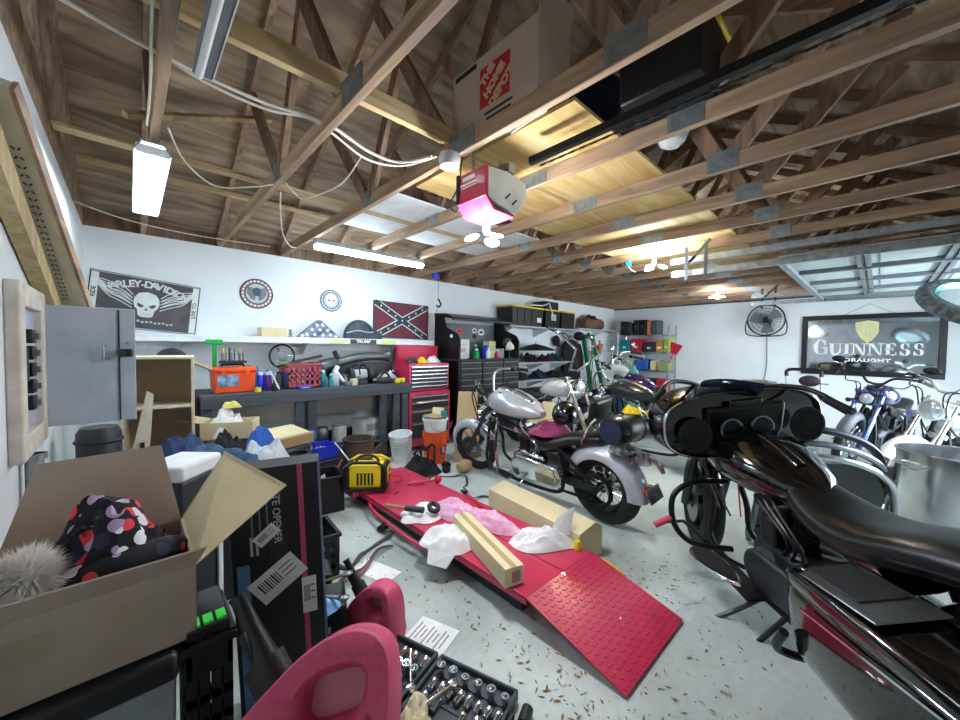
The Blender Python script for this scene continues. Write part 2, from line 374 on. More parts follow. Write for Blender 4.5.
b.done('chain', 'dsteel', op)
B().box((.03, -.02, .29), (.05, .20, .05)).done('rail_bracket', 'galv', op)
for s in (-1, 1): B().box((.11*s, .05, .33), (.022, .003, .16)).done('hanging_strap', 'galv', op)
B().tube(smoothp([(-.165, .11, .20), (-.19, .16, .10), (-.165, .12, .06), (-.18, .09, .16), (-.20, .05, .30), (-.21, .02, .33)]), .004, 6).done('power_cord', 'black', op)
led_lamp((1.50, 1.56, 2.045), 'lit folding LED lamp under the red and grey opener', .4)
tag(B().cyl((1.50, 1.56, 2.13), (1.50, 1.56, 2.142), .02).done('lamp_holder', 'white'), 'small white lamp holder under the red and grey opener', 'lamp holder')
led_lamp((4.06, 1.66, 2.29), 'lit three lobed LED lamp below the beams at the end of the door track', 1.0)
tag(B().cyl((4.06, 1.66, 2.37), (4.06, 1.66, 2.534), .02).done('lamp_holder', 'white'), 'white lamp holder beside the end of the door track', 'lamp holder')
led_lamp((7.43, 1.95, 2.34), 'lit LED lamp with splayed panels farthest along the ceiling', 0.2)
tag(B().cyl((7.43, 1.95, 2.42), (7.43, 1.95, 2.442), .02).done('lamp_holder', 'white'), 'white lamp holder nearest the far wall', 'lamp holder')
# outlet box with white lamp on the second chord
t = thing('junction_box', 'white round junction cover with a black plug by the opener', 'junction box', (1.275, 1.62, 2.395))
B().lathe([(.03, .045), (.055, .04), (.06, .01), (.05, -.025), (.02, -.035)], n=18).done('cover', 'offwhite', t, smooth=True)
b = B(); b.box((.01, -.03, .03), (.025, .03, .05)); b.done('plug', 'black', t, bev=.004)
# open overhead door, its tracks and hangers
gd = thing('garage_door', 'raised white sectional garage door lying flat under the beams', 'garage door', (6.05, -.4, 2.25))
for k in range(4):
    y = .79-.53*k
    s = B().box((0, y, 0), (3.5, .522, .012)).done('panel_section', mat('door_grey', '#b3bfbf', .6), gd, bev=.003)
    for x in (-1.72, -.86, 0, .86, 1.72): B().box((x, y, -.028), (.055, .50, .044)).done('stile', 'grey', s, bev=.003)
    for yy in (y-.235, y+.235): B().box((0, yy, -.022), (3.46, .035, .03)).done('rail_strip', 'grey', s)
    for x in (-1.25, -.43, .43, 1.25): B().box((x, y, -.011), (.62, .33, .012)).done('raised_panel', mat('door_grey', '#b3bfbf', .6), s, bev=.005)
    for x in (-1.72, -.86, .86, 1.72):
        B().box((x, y-.265, -.055), (.05, .07, .008)).done('hinge', 'galv', s)
B().box((0, 1.03, -.06), (3.5, .05, .04)).done('strut', 'galv', gd)
for x in (-1.74, 1.74): B().cyl((x-.04, 1.0, -.05), (x+.04, 1.0, -.05), .022, n=12).done('roller', 'dsteel', gd)
def track(x, label, sx):
    t = thing('door_track', label, 'door track', (x, 0, 2.2), 0, 'garage door tracks')
    b = B(); b.rings([[(sx*u, y, v) for u, v in ((.03, .03), (-.005, .03), (-.008, -.03), (.03, -.03), (.03, -.026), (-.002, -.026), (0, .026), (.03, .026))] for y in (YF+.35, 1.55)]); b.done('channel', 'galv', t)
    B().box((-sx*.03, .0, .13), (.004, 3.1, .06)).done('angle_iron', 'galv', t); B().box((-sx*.014, .0, .102), (.035, 3.1, .004)).done('angle_flange', 'galv', t)
    for y in (1.22, 1.40):
        h = B().box((-sx*.034, y, .09), (.004, .032, .34), (0.0, 0, 0)).done('hanger_strap', 'dsteel', t)
    b = B().box((-sx*.03, 1.30, .18), (.004, .03, .34), (.75, 0, 0)).done('hanger_brace', 'dsteel', t)
    return t
track(4.26, 'near galvanised door track hung under the beams on perforated straps', 1); track(7.86, 'far galvanised door track close to the mirror wall', -1)
# box, bags and sack stored in the attic
t = thing('moving_box', 'tall cardboard moving box with a red square print standing in the attic', 'cardboard box', (1.55, 1.46, 2.551))
B().box((0, 0, .215), (.26, .64, .43)).done('body', 'cardbox', t, bev=.004)
for s in (-1, 1):
    B().box((0, s*.325, .50), (.25, .006, .15), (s*-.18, 0, 0)).done('flap', 'cardbox', t)
B().box((-.1315, -.03, .25), (.002, .22, .21)).done('print_square', mat('print_red', '#d4303c', .8), t)
for k, w in enumerate(('THE', 'HOME', 'DEPOT')):
    text('lettering', w, .062, 'cardl', t, (-.1335, -.03+.05*(1-k), .25+.055*(1-k)), (PI/2, -.7, -PI/2), .0005, .004)
for k in range(2): B().box((-.1315, -.06, .105-.03*k), (.002, .2-.02*k, .012)).done('print_line', 'dgrey', t)
B().box((-.1315, .20, .40), (.002, .18, .025)).done('print_band', 'black', t)
b = B(); b.ball((0, 0, .22), (.20, .36, .30), 18, 10); 
for v in b.bm.verts: v.co += Vector((nz(*v.co, 6), nz(*(v.co+Vector((5, 0, 0))), 6), nz(*(v.co+Vector((0, 7, 0))), 6)))*.05; v.co.z = max(v.co.z, -.05)
tag(b.done('bin_bag', 'navy', smooth=True, loc=(2.08, 1.42, 2.60)), 'dark navy plastic bag slumped behind the tall moving box in the attic', 'bag')
t = thing('attic_tote', 'black storage tote with a yellow rim seen through the rafters', 'storage tote', (1.86, .70, 2.531))
B().box((0, 0, .14), (.34, .34, .28), tp=(1.06, 1.06)).done('body', 'black', t, bev=.01); B().box((0, 0, .295), (.38, .38, .03)).done('lid', 'yellow', t, bev=.01)
t = thing('cement_sack', 'white paper sack with red print slumped between the chords', 'sack', (2.27, .84, 2.551))
b = B(); b.ball((0, 0, .22), (.08, .11, .28), 14, 8, f=lambda p: Vector((p.x, p.y, p.z)))
for v in b.bm.verts: v.co += Vector((nz(*v.co, 9), nz(*(v.co+Vector((5, 0, 0))), 9), 0))*.02; v.co.z = max(v.co.z, 0)
b.done('sack', 'offwhite', t, smooth=True); B().box((-.080, .0, .2), (.006, .06, .14)).done('print', 'redp', t)
# cables
def cable(name, pts, r, m, label, k=6):
    return tag(B().tube(smoothp(pts, k), r, 6).done(name, m, smooth=True), label, 'cable')
cable('power_cable', [(-.28, 1.80, 2.52), (-.14, 1.83, 2.50), (.07, 1.90, 2.50), (.24, 1.935, 2.50), (.47, 1.95, 2.50), (.65, 1.91, 2.50), (.76, 1.89, 2.48), (.98, 1.96, 2.47), (1.14, 1.92, 2.455), (1.20, 1.68, 2.42)], .008, 'wire', 'thick white cable strung above the bottom chords to the junction cover')
cable('power_cable', [(.10, 1.93, 2.52), (.24, 1.955, 2.49), (.47, 1.97, 2.485), (.65, 1.93, 2.50), (.76, 1.91, 2.46), (.98, 1.99, 2.44), (1.18, 1.96, 2.46), (1.26, 1.72, 2.455)], .006, 'wire', 'second white cable running just under the thick cable')
cable('electric_cable', [(.15, 2.36, 2.43), (.24, 2.67, 2.41), (.41, 2.91, 2.40), (.59, 2.82, 2.42), (.69, 2.70, 2.43)], .0045, 'wire', 'thin white cord looping from the left lamp to the second truss')
cable('electric_cable', [(.74, 2.62, 2.43), (.82, 2.70, 2.41), (.90, 2.74, 2.41), (.99, 2.38, 2.42), (.95, 2.0, 2.44)], .0045, 'wire', 'white cord drooping between the second and third trusses')
cable('electric_cable', [(.76, 2.80, 2.43), (.85, 3.14, 2.41), (1.02, 3.7, 2.40), (1.21, 4.15, 2.41), (1.31, 4.3, 2.44)], .0045, 'wire', 'thin white cord running from the second truss toward the long lamp')
cable('electric_cable', [(-.28, 4.06, 2.43), (.02, 4.29, 2.415), (.50, 4.39, 2.41), (1.09, 4.39, 2.425)], .004, 'wire', 'pale cord drooping along the top of the poster wall')
cable('electric_cable', [(.08, 1.2, 2.56), (.07, 1.6, 2.50), (.075, 2.0, 2.43), (.075, 2.40, 2.43)], .005, 'wire', 'pale cord clipped along the first bottom chord')
cable('electric_cable', [(1.36, 1.25, 2.435), (1.362, .9, 2.47), (1.365, .6, 2.50), (1.365, .3, 2.49)], .004, 'wire', 'thin pale cord stapled along the third chord behind the opener')
# timer / blue hook on the beams
t = thing('ceiling_sensor', 'small teal sensor box on the side of a beam', 'sensor', (4.30, 2.05, 2.40))
B().box((0, 0, 0), (.06, .05, .06)).done('case', 'teal', t, bev=.006); B().tube([(0, 0, -.03), (.03, -.02, -.07), (.08, -.05, -.09)], .004, 5).done('antenna', 'white', t)
# ================================================================= motorcycles
def loft(b, secs, n=16, cap=True):
    """secs: (x, y, z, half width, half height, power) rings across x"""
    rs = []
    for x, y, z, hw, hh, p in secs:
        q = []
        for j in range(n):
            a = 2*PI*j/n; c, s = math.cos(a), math.sin(a)
            q.append((x, y+hw*math.copysign(abs(c)**(2/p), c), z+hh*math.copysign(abs(s)**(2/p), s)))
        rs.append(q)
    return b.rings(rs, cap)
def fender(b, cx, cz, rf, hw, a0, a1, drop, n=22, th=.004, taper=1.):
    rs = []
    for i in range(n+1):
        t = i/n; a = a0+(a1-a0)*t; w = hw*(1-(1-taper)*abs(2*t-1)**3); q = []
        for k, o in ((range(9), 0), (range(8, -1, -1), -th)):
            for j in k:
                ph = (j/8-.5)*PI*.96; r = rf+o-drop*(1-math.cos(ph))
                q.append((cx+r*math.cos(a), (w+o)*math.sin(ph), cz+r*math.sin(a)))
        rs.append(q)
    return b.rings(rs)
def wheel(t, name, x, R, w, style, tire='rubber', rim='chrome', disc=True, wall=None):
    r = w/2; b = B(); c = (x, 0, R)
    b.torus(c, R-r*1.55, .012, 'y', 36, 6, w*.36/.012)
    b.lathe([(.03, -.075), (.045, -.05), (.03, -.03), (.03, .03), (.045, .05), (.03, .075)], c, 'y', 14)
    R1 = R-r*1.6
    if style[0] == 'w':
        for k in range(int(style[1:])):
            a = 2*PI*k/int(style[1:]); s = .03 if k % 2 else -.03; a2 = a+(.22 if k % 4 < 2 else -.22)
            b.tube([(x+.04*math.cos(a), s, R+.04*math.sin(a)), (x+R1*math.cos(a2), s*.2, R+R1*math.sin(a2))], .0028, 4)
    else:
        for k in range(int(style[1:])):
            a = 2*PI*k/int(style[1:]); b.box((x+(R1*.5+.015)*math.cos(a), 0, R+(R1*.5+.015)*math.sin(a)), (R1-.01, w*.22, .022), (0, -a, 0))
    wh = b.done(name, rim, t, smooth=True)
    b = B(); b.torus(c, R-r*.98, r*.98, 'y', 40, 12, 1.02)
    for k in range(40):
        a = 2*PI*k/40
    b.done('tire', tire, wh, smooth=True)
    if wall: B().torus(c, R-r*1.15, r*.55, 'y', 40, 10, 1.62).done('whitewall', wall, wh, smooth=True)
    if disc:
        b = B(); b.lathe([(.06, .062), (R*.46, .062), (R*.46, .067), (.06, .067)], c, 'y', 28, ring=True); b.done('brake_disc', 'steel', wh)
    return wh
def moto(name, label, loc, head, lean=-7, P=None, group='motorcycles'):
    D = dict(wb=1.62, Rf=.33, Rr=.32, wf=.09, wr=.15, spoke='w28', rake=.56, fork=.66, paint='silver', metal='chrome', dark='blacks', bars=[(.0, .05, .05), (-.02, .10, .22), (-.10, .38, .24), (-.22, .42, .2)],
             tlen=.56, ex=.74, tank=(.86, .80, .155, .13), seat=[(.62, .70, .13, .05), (.45, .68, .16, .055), (.2, .74, .12, .05), (-.02, .78, .09, .035)], frontf=(-.35, 2.4), rearf=(.3, 3.15), light=.075, fendhw=.065, wall=None, steer=0., fpaint=None, disc=True, mirrors=True, engine='alu', signals=True)
    D.update(P or {}); g = D.get
    t = thing(name, label, 'motorcycle', loc, 0, group, rot=(math.radians(lean), 0, head))
    wb, Rf, Rr = D['wb'], D['Rf'], D['Rr']; pa, me, dk = D['paint'], D['metal'], D['dark']
    # -- steered assembly is turned about the steering axis afterwards through vertex maths
    sr, cr = math.sin(D['rake']), math.cos(D['rake']); hx, hz = wb-D['fork']*sr, Rf+D['fork']*cr
    st = []
    wheel_f = wheel(t, 'front_wheel', wb, Rf, D['wf'], D['spoke'], rim=D.get('rim', me), wall=D['wall'], disc=D['disc']); st += [wheel_f]+list(wheel_f.children)
    wheel(t, 'rear_wheel', 0, Rr, D['wr'], D['spoke'], rim=D.get('rim', me), wall=D['wall'], disc=False)
    for s in (1, -1):
        y = .105*s; ax = Vector((wb, y, Rf)); tp = Vector((hx-.05*sr, y, hz+.05*cr)); mid = ax.lerp(tp, .5)
        b = B(); b.tube([ax-(tp-ax)*.06, ax, ax.lerp(tp, .46), mid, mid, tp], [.028, .03, .03, .026, .021, .021], 12); st.append(b.done('fork_leg', D.get('forkm', me), t, smooth=True))
    b = B()
    for k in (.80, 1.0):
        p = Vector((wb, 0, Rf)).lerp(Vector((hx, 0, hz)), k); b.box(p, (.07, .29, .035), (0, -D['rake'], 0))
    st.append(b.done('triple_clamp', D.get('forkm', me), t, bev=.01))
    if D['frontf']:
        a0, a1 = D['frontf']; b = B(); fender(b, wb, Rf, Rf+.035, D['fendhw'], a0, a1, .09, taper=.8); st.append(b.done('front_fender', D['fpaint'] or pa, t, smooth=True, ang=60))
    if D['rearf']:
        a0, a1 = D['rearf']; b = B(); fender(b, 0, Rr, Rr+.05, D['wr']/2+.035, a0, a1, .12, taper=.85); b.done('rear_fender', pa, t, smooth=True, ang=60)
        a = a1-.25
        b = B(); b.ball(((Rr+.06)*math.cos(a), 0, Rr+(Rr+.06)*math.sin(a)), (.035, .055, .045), 12, 8); b.done('tail_light', 'rlens', t, smooth=True)
    if D['light']:
        L = D['light']; c = (hx+.11, 0, hz-.06)
        b = B(); b.lathe([(.012, -L*1.5), (L*.6, -L*1.25), (L, -.3*L), (L*1.04, 0), (L*.9, .01)], c, 'x', 20); st.append(b.done('headlight', D.get('lightm', me), t, smooth=True))
        b = B(); b.lathe([(L*.92, .004), (L*.7, .02), (.01, .03)], c, 'x', 20); st.append(b.done('headlight_lens', 'lens', t, smooth=True))
    # bars
    H = Vector((hx-.05*sr, 0, hz+.05*cr)); hb = D['bars']; r_ = D.get('barr', .0135)
    pts = [H+Vector((x, -y, z)) for x, y, z in hb[::-1]] + [H+Vector((x, y, z)) for x, y, z in hb]
    b = B(); b.tube(pts if D.get('sharp') else smoothp(pts, 5), r_, 10); st.append(b.done('handlebar', me, t, smooth=True))
    for s in (1, -1):
        e = [H+Vector((x, s*y, z)) for x, y, z in hb[-2:]]; d = (e[1]-e[0]).normalized()
        st.append(B().tube([e[1]-d*.10, e[1]+d*.03], .019, 10).done('grip', 'rubber', t, smooth=True))
        l0 = e[1]-d*.13; st.append(B().tube([l0+V(.02, 0, 0), l0+V(.06, 0, -.01)+d*.06, l0+V(.05, 0, -.02)+d*.16], .006, 6).done('lever', me, t, smooth=True))
        st.append(B().box(l0, (.05, .045, .045)).done('switch_housing', dk, t, bev=.01))
        if D['mirrors']:
            m = l0+V(.0, s*.06, .13); q = B(); q.tube([l0+V(0, 0, .02), m+V(0, 0, -.03)], .005, 6); q.ball(m, (.014, .07, .04), 12, 8); st.append(q.done('mirror', D.get('mirm', me), t, smooth=True))
        if D['signals']:
            p = Vector((wb, s*.16, Rf)).lerp(Vector((hx, s*.16, hz)), .8); q = B(); q.ball(p+V(.03, 0, 0), (.03, .028, .028), 12, 8); q.tube([p-V(0, s*.05, 0), p], .008, 6); st.append(q.done('turn_signal', me, t, smooth=True))
    if D['steer']:
        axis = Vector((-sr, 0, cr)); R = Matrix.Rotation(D['steer'], 4, axis); T = Matrix.Translation(Vector((hx, 0, hz)))
        for o in st: o.data.transform(T @ R @ T.inverted())
    for k in range(4):
        s = 1 if k % 2 else -1
        st0 = H+Vector((hb[-1][0]*.6+.06, s*hb[-1][1]*.72, hb[-1][2]*.9)); q = B()
        q.tube(smoothp([st0, st0+V(.10, -s*.05, -.06), Vector((hx+.14, s*(.07+.02*k), hz+.10)), Vector((hx+.05, s*.10, hz-.18)), Vector((hx-.12-.05*k, s*.14, .48))]), .006, 6); q.done('control_cable', 'bwire', t, smooth=True)
    # frame
    b = B()
    for s in (1, -1):
        b.tube(smoothp([(hx-.02, s*.02, hz-.04), (hx-.04, s*.1, .45), (hx-.10, s*.13, .19), (.45, s*.14, .17), (.30, s*.14, .30), (.36, s*.12, .60)]), .017, 8)
        b.tube([(.36, s*.12, .60), (hx-.05, s*.03, hz-.05)], .017, 8); b.tube([(.38, s*.13, .32), (0, s*.12, Rr)], .02, 8); b.tube([(.36, s*.12, .58), (.02, s*.12, Rr+.02)], .014, 8)
    b.tube([(hx+.005, 0, hz+.02), (hx+.03, 0, hz-.14)], .034, 10); b.done('frame', D.get('framem', dk), t, smooth=True)
    # engine
    ex, ez = D['ex'], .34; em = D['engine']
    b = B(); loft(b, [(ex-.20, 0, ez, .10, .08, 4), (ex-.16, 0, ez, .12, .12, 4), (ex, 0, ez, .125, .15, 3), (ex+.14, 0, ez-.01, .12, .13, 3), (ex+.2, 0, ez-.02, .09, .08, 4)], 18); en = b.done('engine', em, t, smooth=True)
    for k in (-1, 1):
        d = Vector((k*.39, 0, .92)).normalized(); R = Vector((0, 0, 1)).rotation_difference(d).to_euler()
        pr = []
        for i in range(9): z = .10+.02*i; pr += [(.062, z), (.082, z+.002), (.082, z+.008), (.062, z+.010)]
        b = B(); b.lathe(pr, (ex, 0, ez), 'z', 18, r=R); b.done('cylinder', D.get('finm', em), en)
        b = B(); c = Vector((ex, 0, ez))+d*.325; b.box(c, (.15, .15, .07), R); b.done('rocker_cover', me, en, bev=.022, seg=3)
        B().tube([(ex+k*.03, -.115, ez+.05), (ex+k*.115, -.085, ez+.28)], .010, 8).done('pushrod_tube', me, en, smooth=True)
    b = B(); b.lathe([(.03, 0), (.085, 0), (.095, .02), (.095, .05), (.07, .065), (.01, .068)], (ex, -.12, ez+.24), 'y', 24, r=(0, 0, 0)); 
    for v in b.bm.verts: v.co.y = -.24-v.co.y
    b.done('air_cleaner', me, t, smooth=True)
    b = B()                                                    # primary drive cover on the left
    out = [(ex+.02+.105*math.cos(a), ez-.01+.105*math.sin(a)) for a in [(-.5+i/12)*PI for i in range(13)]]+[(ex-.36+.09*math.cos(a), ez-.01+.09*math.sin(a)) for a in [(.5+i/12)*PI for i in range(13)]]
    b.prism(out, .085, lambda u, v, w: (u, .12+w, v)); pc = b.done('primary_cover', D.get('primm', me), t, bev=.02, seg=3)
    B().lathe([(.02, .205), (.07, .205), (.066, .214), (.01, .216)], (ex-.34, 0, ez-.01), 'y', 20).done('derby_cover', me, pc, smooth=True)
    b = B(); loft(b, [(.28, .02, .42, .10, .12, 4), (.46, .02, .42, .12, .13, 4)], 14); b.done('oil_tank', D.get('oilm', dk), t, smooth=True)
    b = B(); b.lathe([(.11, .10), (.135, .10), (.135, .125), (.11, .125)], (0, 0, Rr), 'y', 28, ring=True); b.box((.19, .118, Rr+.10), (.36, .012, .02), (0, -.12, 0)); b.box((.19, .118, Rr-.10), (.36, .012, .02), (0, .02, 0)); b.done('drive_belt', dk, t)
    b = B(); b.tube([(.40, .10, .30), (0, .115, Rr-.0)], .026, 8, flat=1.5); b.tube([(.40, -.10, .30), (0, -.115, Rr)], .026, 8, flat=1.5); b.cyl((0, -.15, Rr), (0, .15, Rr), .018, n=10); b.done('swingarm', dk, t, smooth=True)
    for k in range(2):
        b = B(); b.tube(smoothp([(ex+.12-.2*k, -.11, ez+.17), (ex+.17-.15*k, -.16, ez+.02), (ex-.05, -.18, .24-.0*k), (ex-.35, -.19, .21+.07*k), (-.15, -.19, .22+.07*k), (-.32, -.19, .23+.07*k)]), [.024]*18+[.034]*8+[.034]*5 if False else .03, 10); b.done('exhaust_pipe', D.get('exm', me), t, smooth=True)
    # tank: rear x .50.. front hx
    tz, tx, tw, th = D['tank']; x1 = hx-.06; x0 = x1-D['tlen']; kk = D['tlen']/.56
    b = B(); loft(b, [(x0, 0, tz-.045, .04, .03, 2), (x0+.07*kk, 0, tz-.03, tw*.62, .07, 2.3), (x0+.2*kk, 0, tz, tw*.95, th*.78, 2.3), (x0+.34*kk, 0, tz+.025, tw*1.05, th*.9, 2.4), (x0+.45*kk, 0, tz+.03, tw*.95, th*.85, 2.4), (x0+.53*kk, 0, tz+.03, tw*.7, th*.65, 2.2), (x1, 0, tz+.03, tw*.3, th*.3, 2)], 22); tk = b.done('fuel_tank', pa, t, smooth=True)
    b = B(); loft(b, [(x0+.10*kk, 0, tz+th*.27, .03, .035, 2.5), (x0+.25*kk, 0, tz+th*.69, .045, .05, 2.5), (x0+.42*kk, 0, tz+th*.88, .055, .05, 2.5), (x0+.5*kk, 0, tz+th*.77, .04, .045, 2)], 12); b.done('console', D.get('consm', me), tk, smooth=True)
    for s in (1, -1): B().lathe([(.02, 0), (.03, .003), (.03, .016), (.02, .02)], (x0+.38*kk, s*.09, tz+th*.85), 'z', 14).done('fuel_cap', me, tk, smooth=True)
    # seat
    b = B(); loft(b, [(x, 0, z, w, h, 2.6) for x, z, w, h in D['seat']], 18); b.done('seat', D.get('seatm', 'leather'), t, smooth=True, sub=1)
    for k in range(3):
        q = B(); q.tube(smoothp([(ex-.14+.05*k, .11, ez+.10), (ex-.20+.04*k, .15, ez+.22), (ex-.02+.06*k, .12, ez+.34), (ex+.06, .06, ez+.42)]), .007, 6); q.done('engine_hose', me if k == 1 else 'bwire', t, smooth=True)
    b = B(); b.box((ex+.0, .125, ez+.20), (.10, .05, .14)); b.done('ignition_box', dk, t, bev=.012)
    b = B(); b.tube(smoothp([(ex+.22, .13, .22), (ex+.30, .19, .24), (ex+.36, .21, .25)]), .012, 8); b.done('foot_peg', me, t, smooth=True)
    # stand, pegs
    b = B(); b.tube([(.78, .14, .17), (.82, .27, .02), (.78, .31, .012)], .012, 8); b.done('side_stand', me, t, smooth=True)
    for s in (1, -1):
        b = B(); b.box((.98, s*.24, .23), (.30, .10, .016), (0, -.1, 0)); b.done('footboard', dk, t, bev=.02)
    D.update(hx=hx, hz=hz, x0=x0, x1=x1, H=H); t['_d'] = 0; del t['_d']
    return t, D
R_ = math.radians
# ---- silver cruiser in the middle
b0 = dict(wb=1.64, Rf=.29, Rr=.305, wf=.085, wr=.15, paint='silver', dark='blacks', spoke='w40', bars=[(.02, .06, .06), (.02, .14, .30), (-.05, .26, .33), (-.22, .38, .28)], tlen=.66, tank=(.84, .635, .18, .14),
          frontf=(-.15, 2.75), rearf=(.25, 3.25), fork=.56, rake=.60, rim='chrome', primm='steel', seat=[(.76, .60, .10, .045), (.60, .55, .16, .07), (.40, .57, .17, .07), (.28, .65, .13, .055), (.04, .69, .11, .045), (-.06, .70, .08, .03)], engine='alu', finm='steel', steer=.25)
b0.update(engine='chrome', primm='chrome', forkm='dsteel', light=.105, mirrors=False)
silver, d = moto('motorcycle', 'silver cruiser motorcycle with tall handlebars in the middle of the floor', (2.80, 1.47, 0), R_(87), -6, b0)
B().box((.02, 0, .92), (.07, .26, .22), (0, -.2, 0)).done('backrest', 'leather', silver, bev=.035, seg=4)
B().lathe([(.005, 0), (.07, 0), (.07, .008), (.005, .01)], (.065, 0, .92), 'x', 20).done('backrest_emblem', 'steel', silver)
for s in (1, -1): B().tube(smoothp([(.12, s*.12, .66), (.05, s*.13, .80), (-.02, s*.12, .88)]), .009, 8).done('sissy_bar', 'chrome', silver, smooth=True)
B().tube(smoothp([(1.10, .12, .72), (1.08, .18, .45), (1.05, .20, .22)]), .016, 8).done('crash_bar', 'chrome', silver, smooth=True)
for s in (1,): B().box((1.42, .135, .44), (.02, .012, .06)).done('reflector', 'amber', silver, bev=.003)
B().box((-.40, 0, .36), (.012, .18, .10), (0, .4, 0)).done('number_plate', 'steel', silver)
# ---- black touring bike in the foreground
rg = dict(wb=1.70, ex=.86, tlen=.68, Rf=.33, Rr=.32, wf=.13, wr=.18, paint='gloss', metal='blacks', dark='black', spoke='c10', rim='blacks', bars=[(-.02, .05, .10), (-.03, .13, .24), (-.18, .33, .28), (-.36, .44, .20)],
          tank=(.80, .755, .215, .165), frontf=(-.4, 2.5), rearf=(.2, 3.0), fork=.62, rake=.46, light=0, engine='dsteel', finm='blacks', oilm='gloss', steer=-.30, signals=False, mirrors=False, forkm='dsteel', primm='dsteel', consm='gloss',
          seat=[(.87, .80, .07, .05), (.78, .76, .12, .06), (.61, .685, .17, .07), (.42, .69, .185, .075), (.27, .755, .175, .075), (.09, .80, .16, .065), (-.10, .80, .15, .055), (-.20, .80, .11, .04)])
glide, d = moto('motorcycle', 'large black touring motorcycle with fairing and saddlebags at right front', (1.82, -.42, 0), R_(46), -7, rg)
FX = len(glide.children)
b = B(); loft(b, [(1.20, 0, .99, .43, .17, 3), (1.22, 0, .99, .455, .20, 3), (1.36, 0, 1.0, .46, .215, 2.8), (1.52, 0, .99, .42, .20, 2.6), (1.66, 0, .96, .32, .16, 2.4), (1.76, 0, .94, .20, .10, 2.2)], 32); b.done('fairing', 'gloss', glide, smooth=True)
b = B(); b.torus((0, 0, 0), 1, .02, 'x', 48, 8)
for v in b.bm.verts:
    a = math.atan2(v.co.z, v.co.y); c, s_ = math.cos(a), math.sin(a); k = (v.co.y**2+v.co.z**2)**.5
    v.co = Vector((1.20+v.co.x*.6, .445*math.copysign(abs(c)**.67, c)*k, .99+.185*math.copysign(abs(s_)**.67, s_)*k))
b.done('fairing_rim', 'chrome', glide, smooth=True)
dash = B().box((1.19, 0, .985), (.04, .44, .25), (0, -.25, 0)).done('dashboard', 'blacks', glide, bev=.03, seg=3)
for s in (1, -1):
    B().lathe([(.062, -.0), (.066, -.012), (.058, -.014), (.056, -.004), (.01, -.003)], (1.168, s*.085, .965), 'x', 24).done('gauge', 'steel', dash, smooth=True)
    B().lathe([(.05, -.002), (.01, -.003)], (1.163, s*.085, .965), 'x', 20).done('gauge_face', 'blacks', dash)
    B().ball((1.17, s*.31, .965), (.035, .115, .125), 20, 12).done('speaker_pod', 'blacks', glide, smooth=True)
    B().lathe([(.09, 0), (.098, -.012), (.086, -.014), (.08, -.006), (.01, -.012)], (1.14, s*.31, .965), 'x', 24).done('speaker_grille', 'rubber', glide, smooth=True)
    B().box((1.185, s*.20, 1.115), (.03, .10, .09), (0, -.3, s*.2)).done('vent', 'dgrey', glide, bev=.02)
B().box((1.165, 0, 1.095), (.025, .18, .085), (0, -.3, 0)).done('radio_screen', 'gloss', dash, bev=.008)
b = B(); b.grid(14, 8, lambda u, v: (1.56-.26*v+.06*v*v-.20*(2*u-1)**2, (.34-.08*v*v)*(2*u-1), 1.13+.15*v-.03*v*abs(2*u-1)**3), .004); b.done('windshield', 'smoke', glide, smooth=True)
for o in glide.children[FX:]:
    for q in [o]+list(o.children):
        q.data.transform(Matrix.Translation((.135, .125, .075)) @ Matrix.Diagonal((1, .64, .92, 1)))
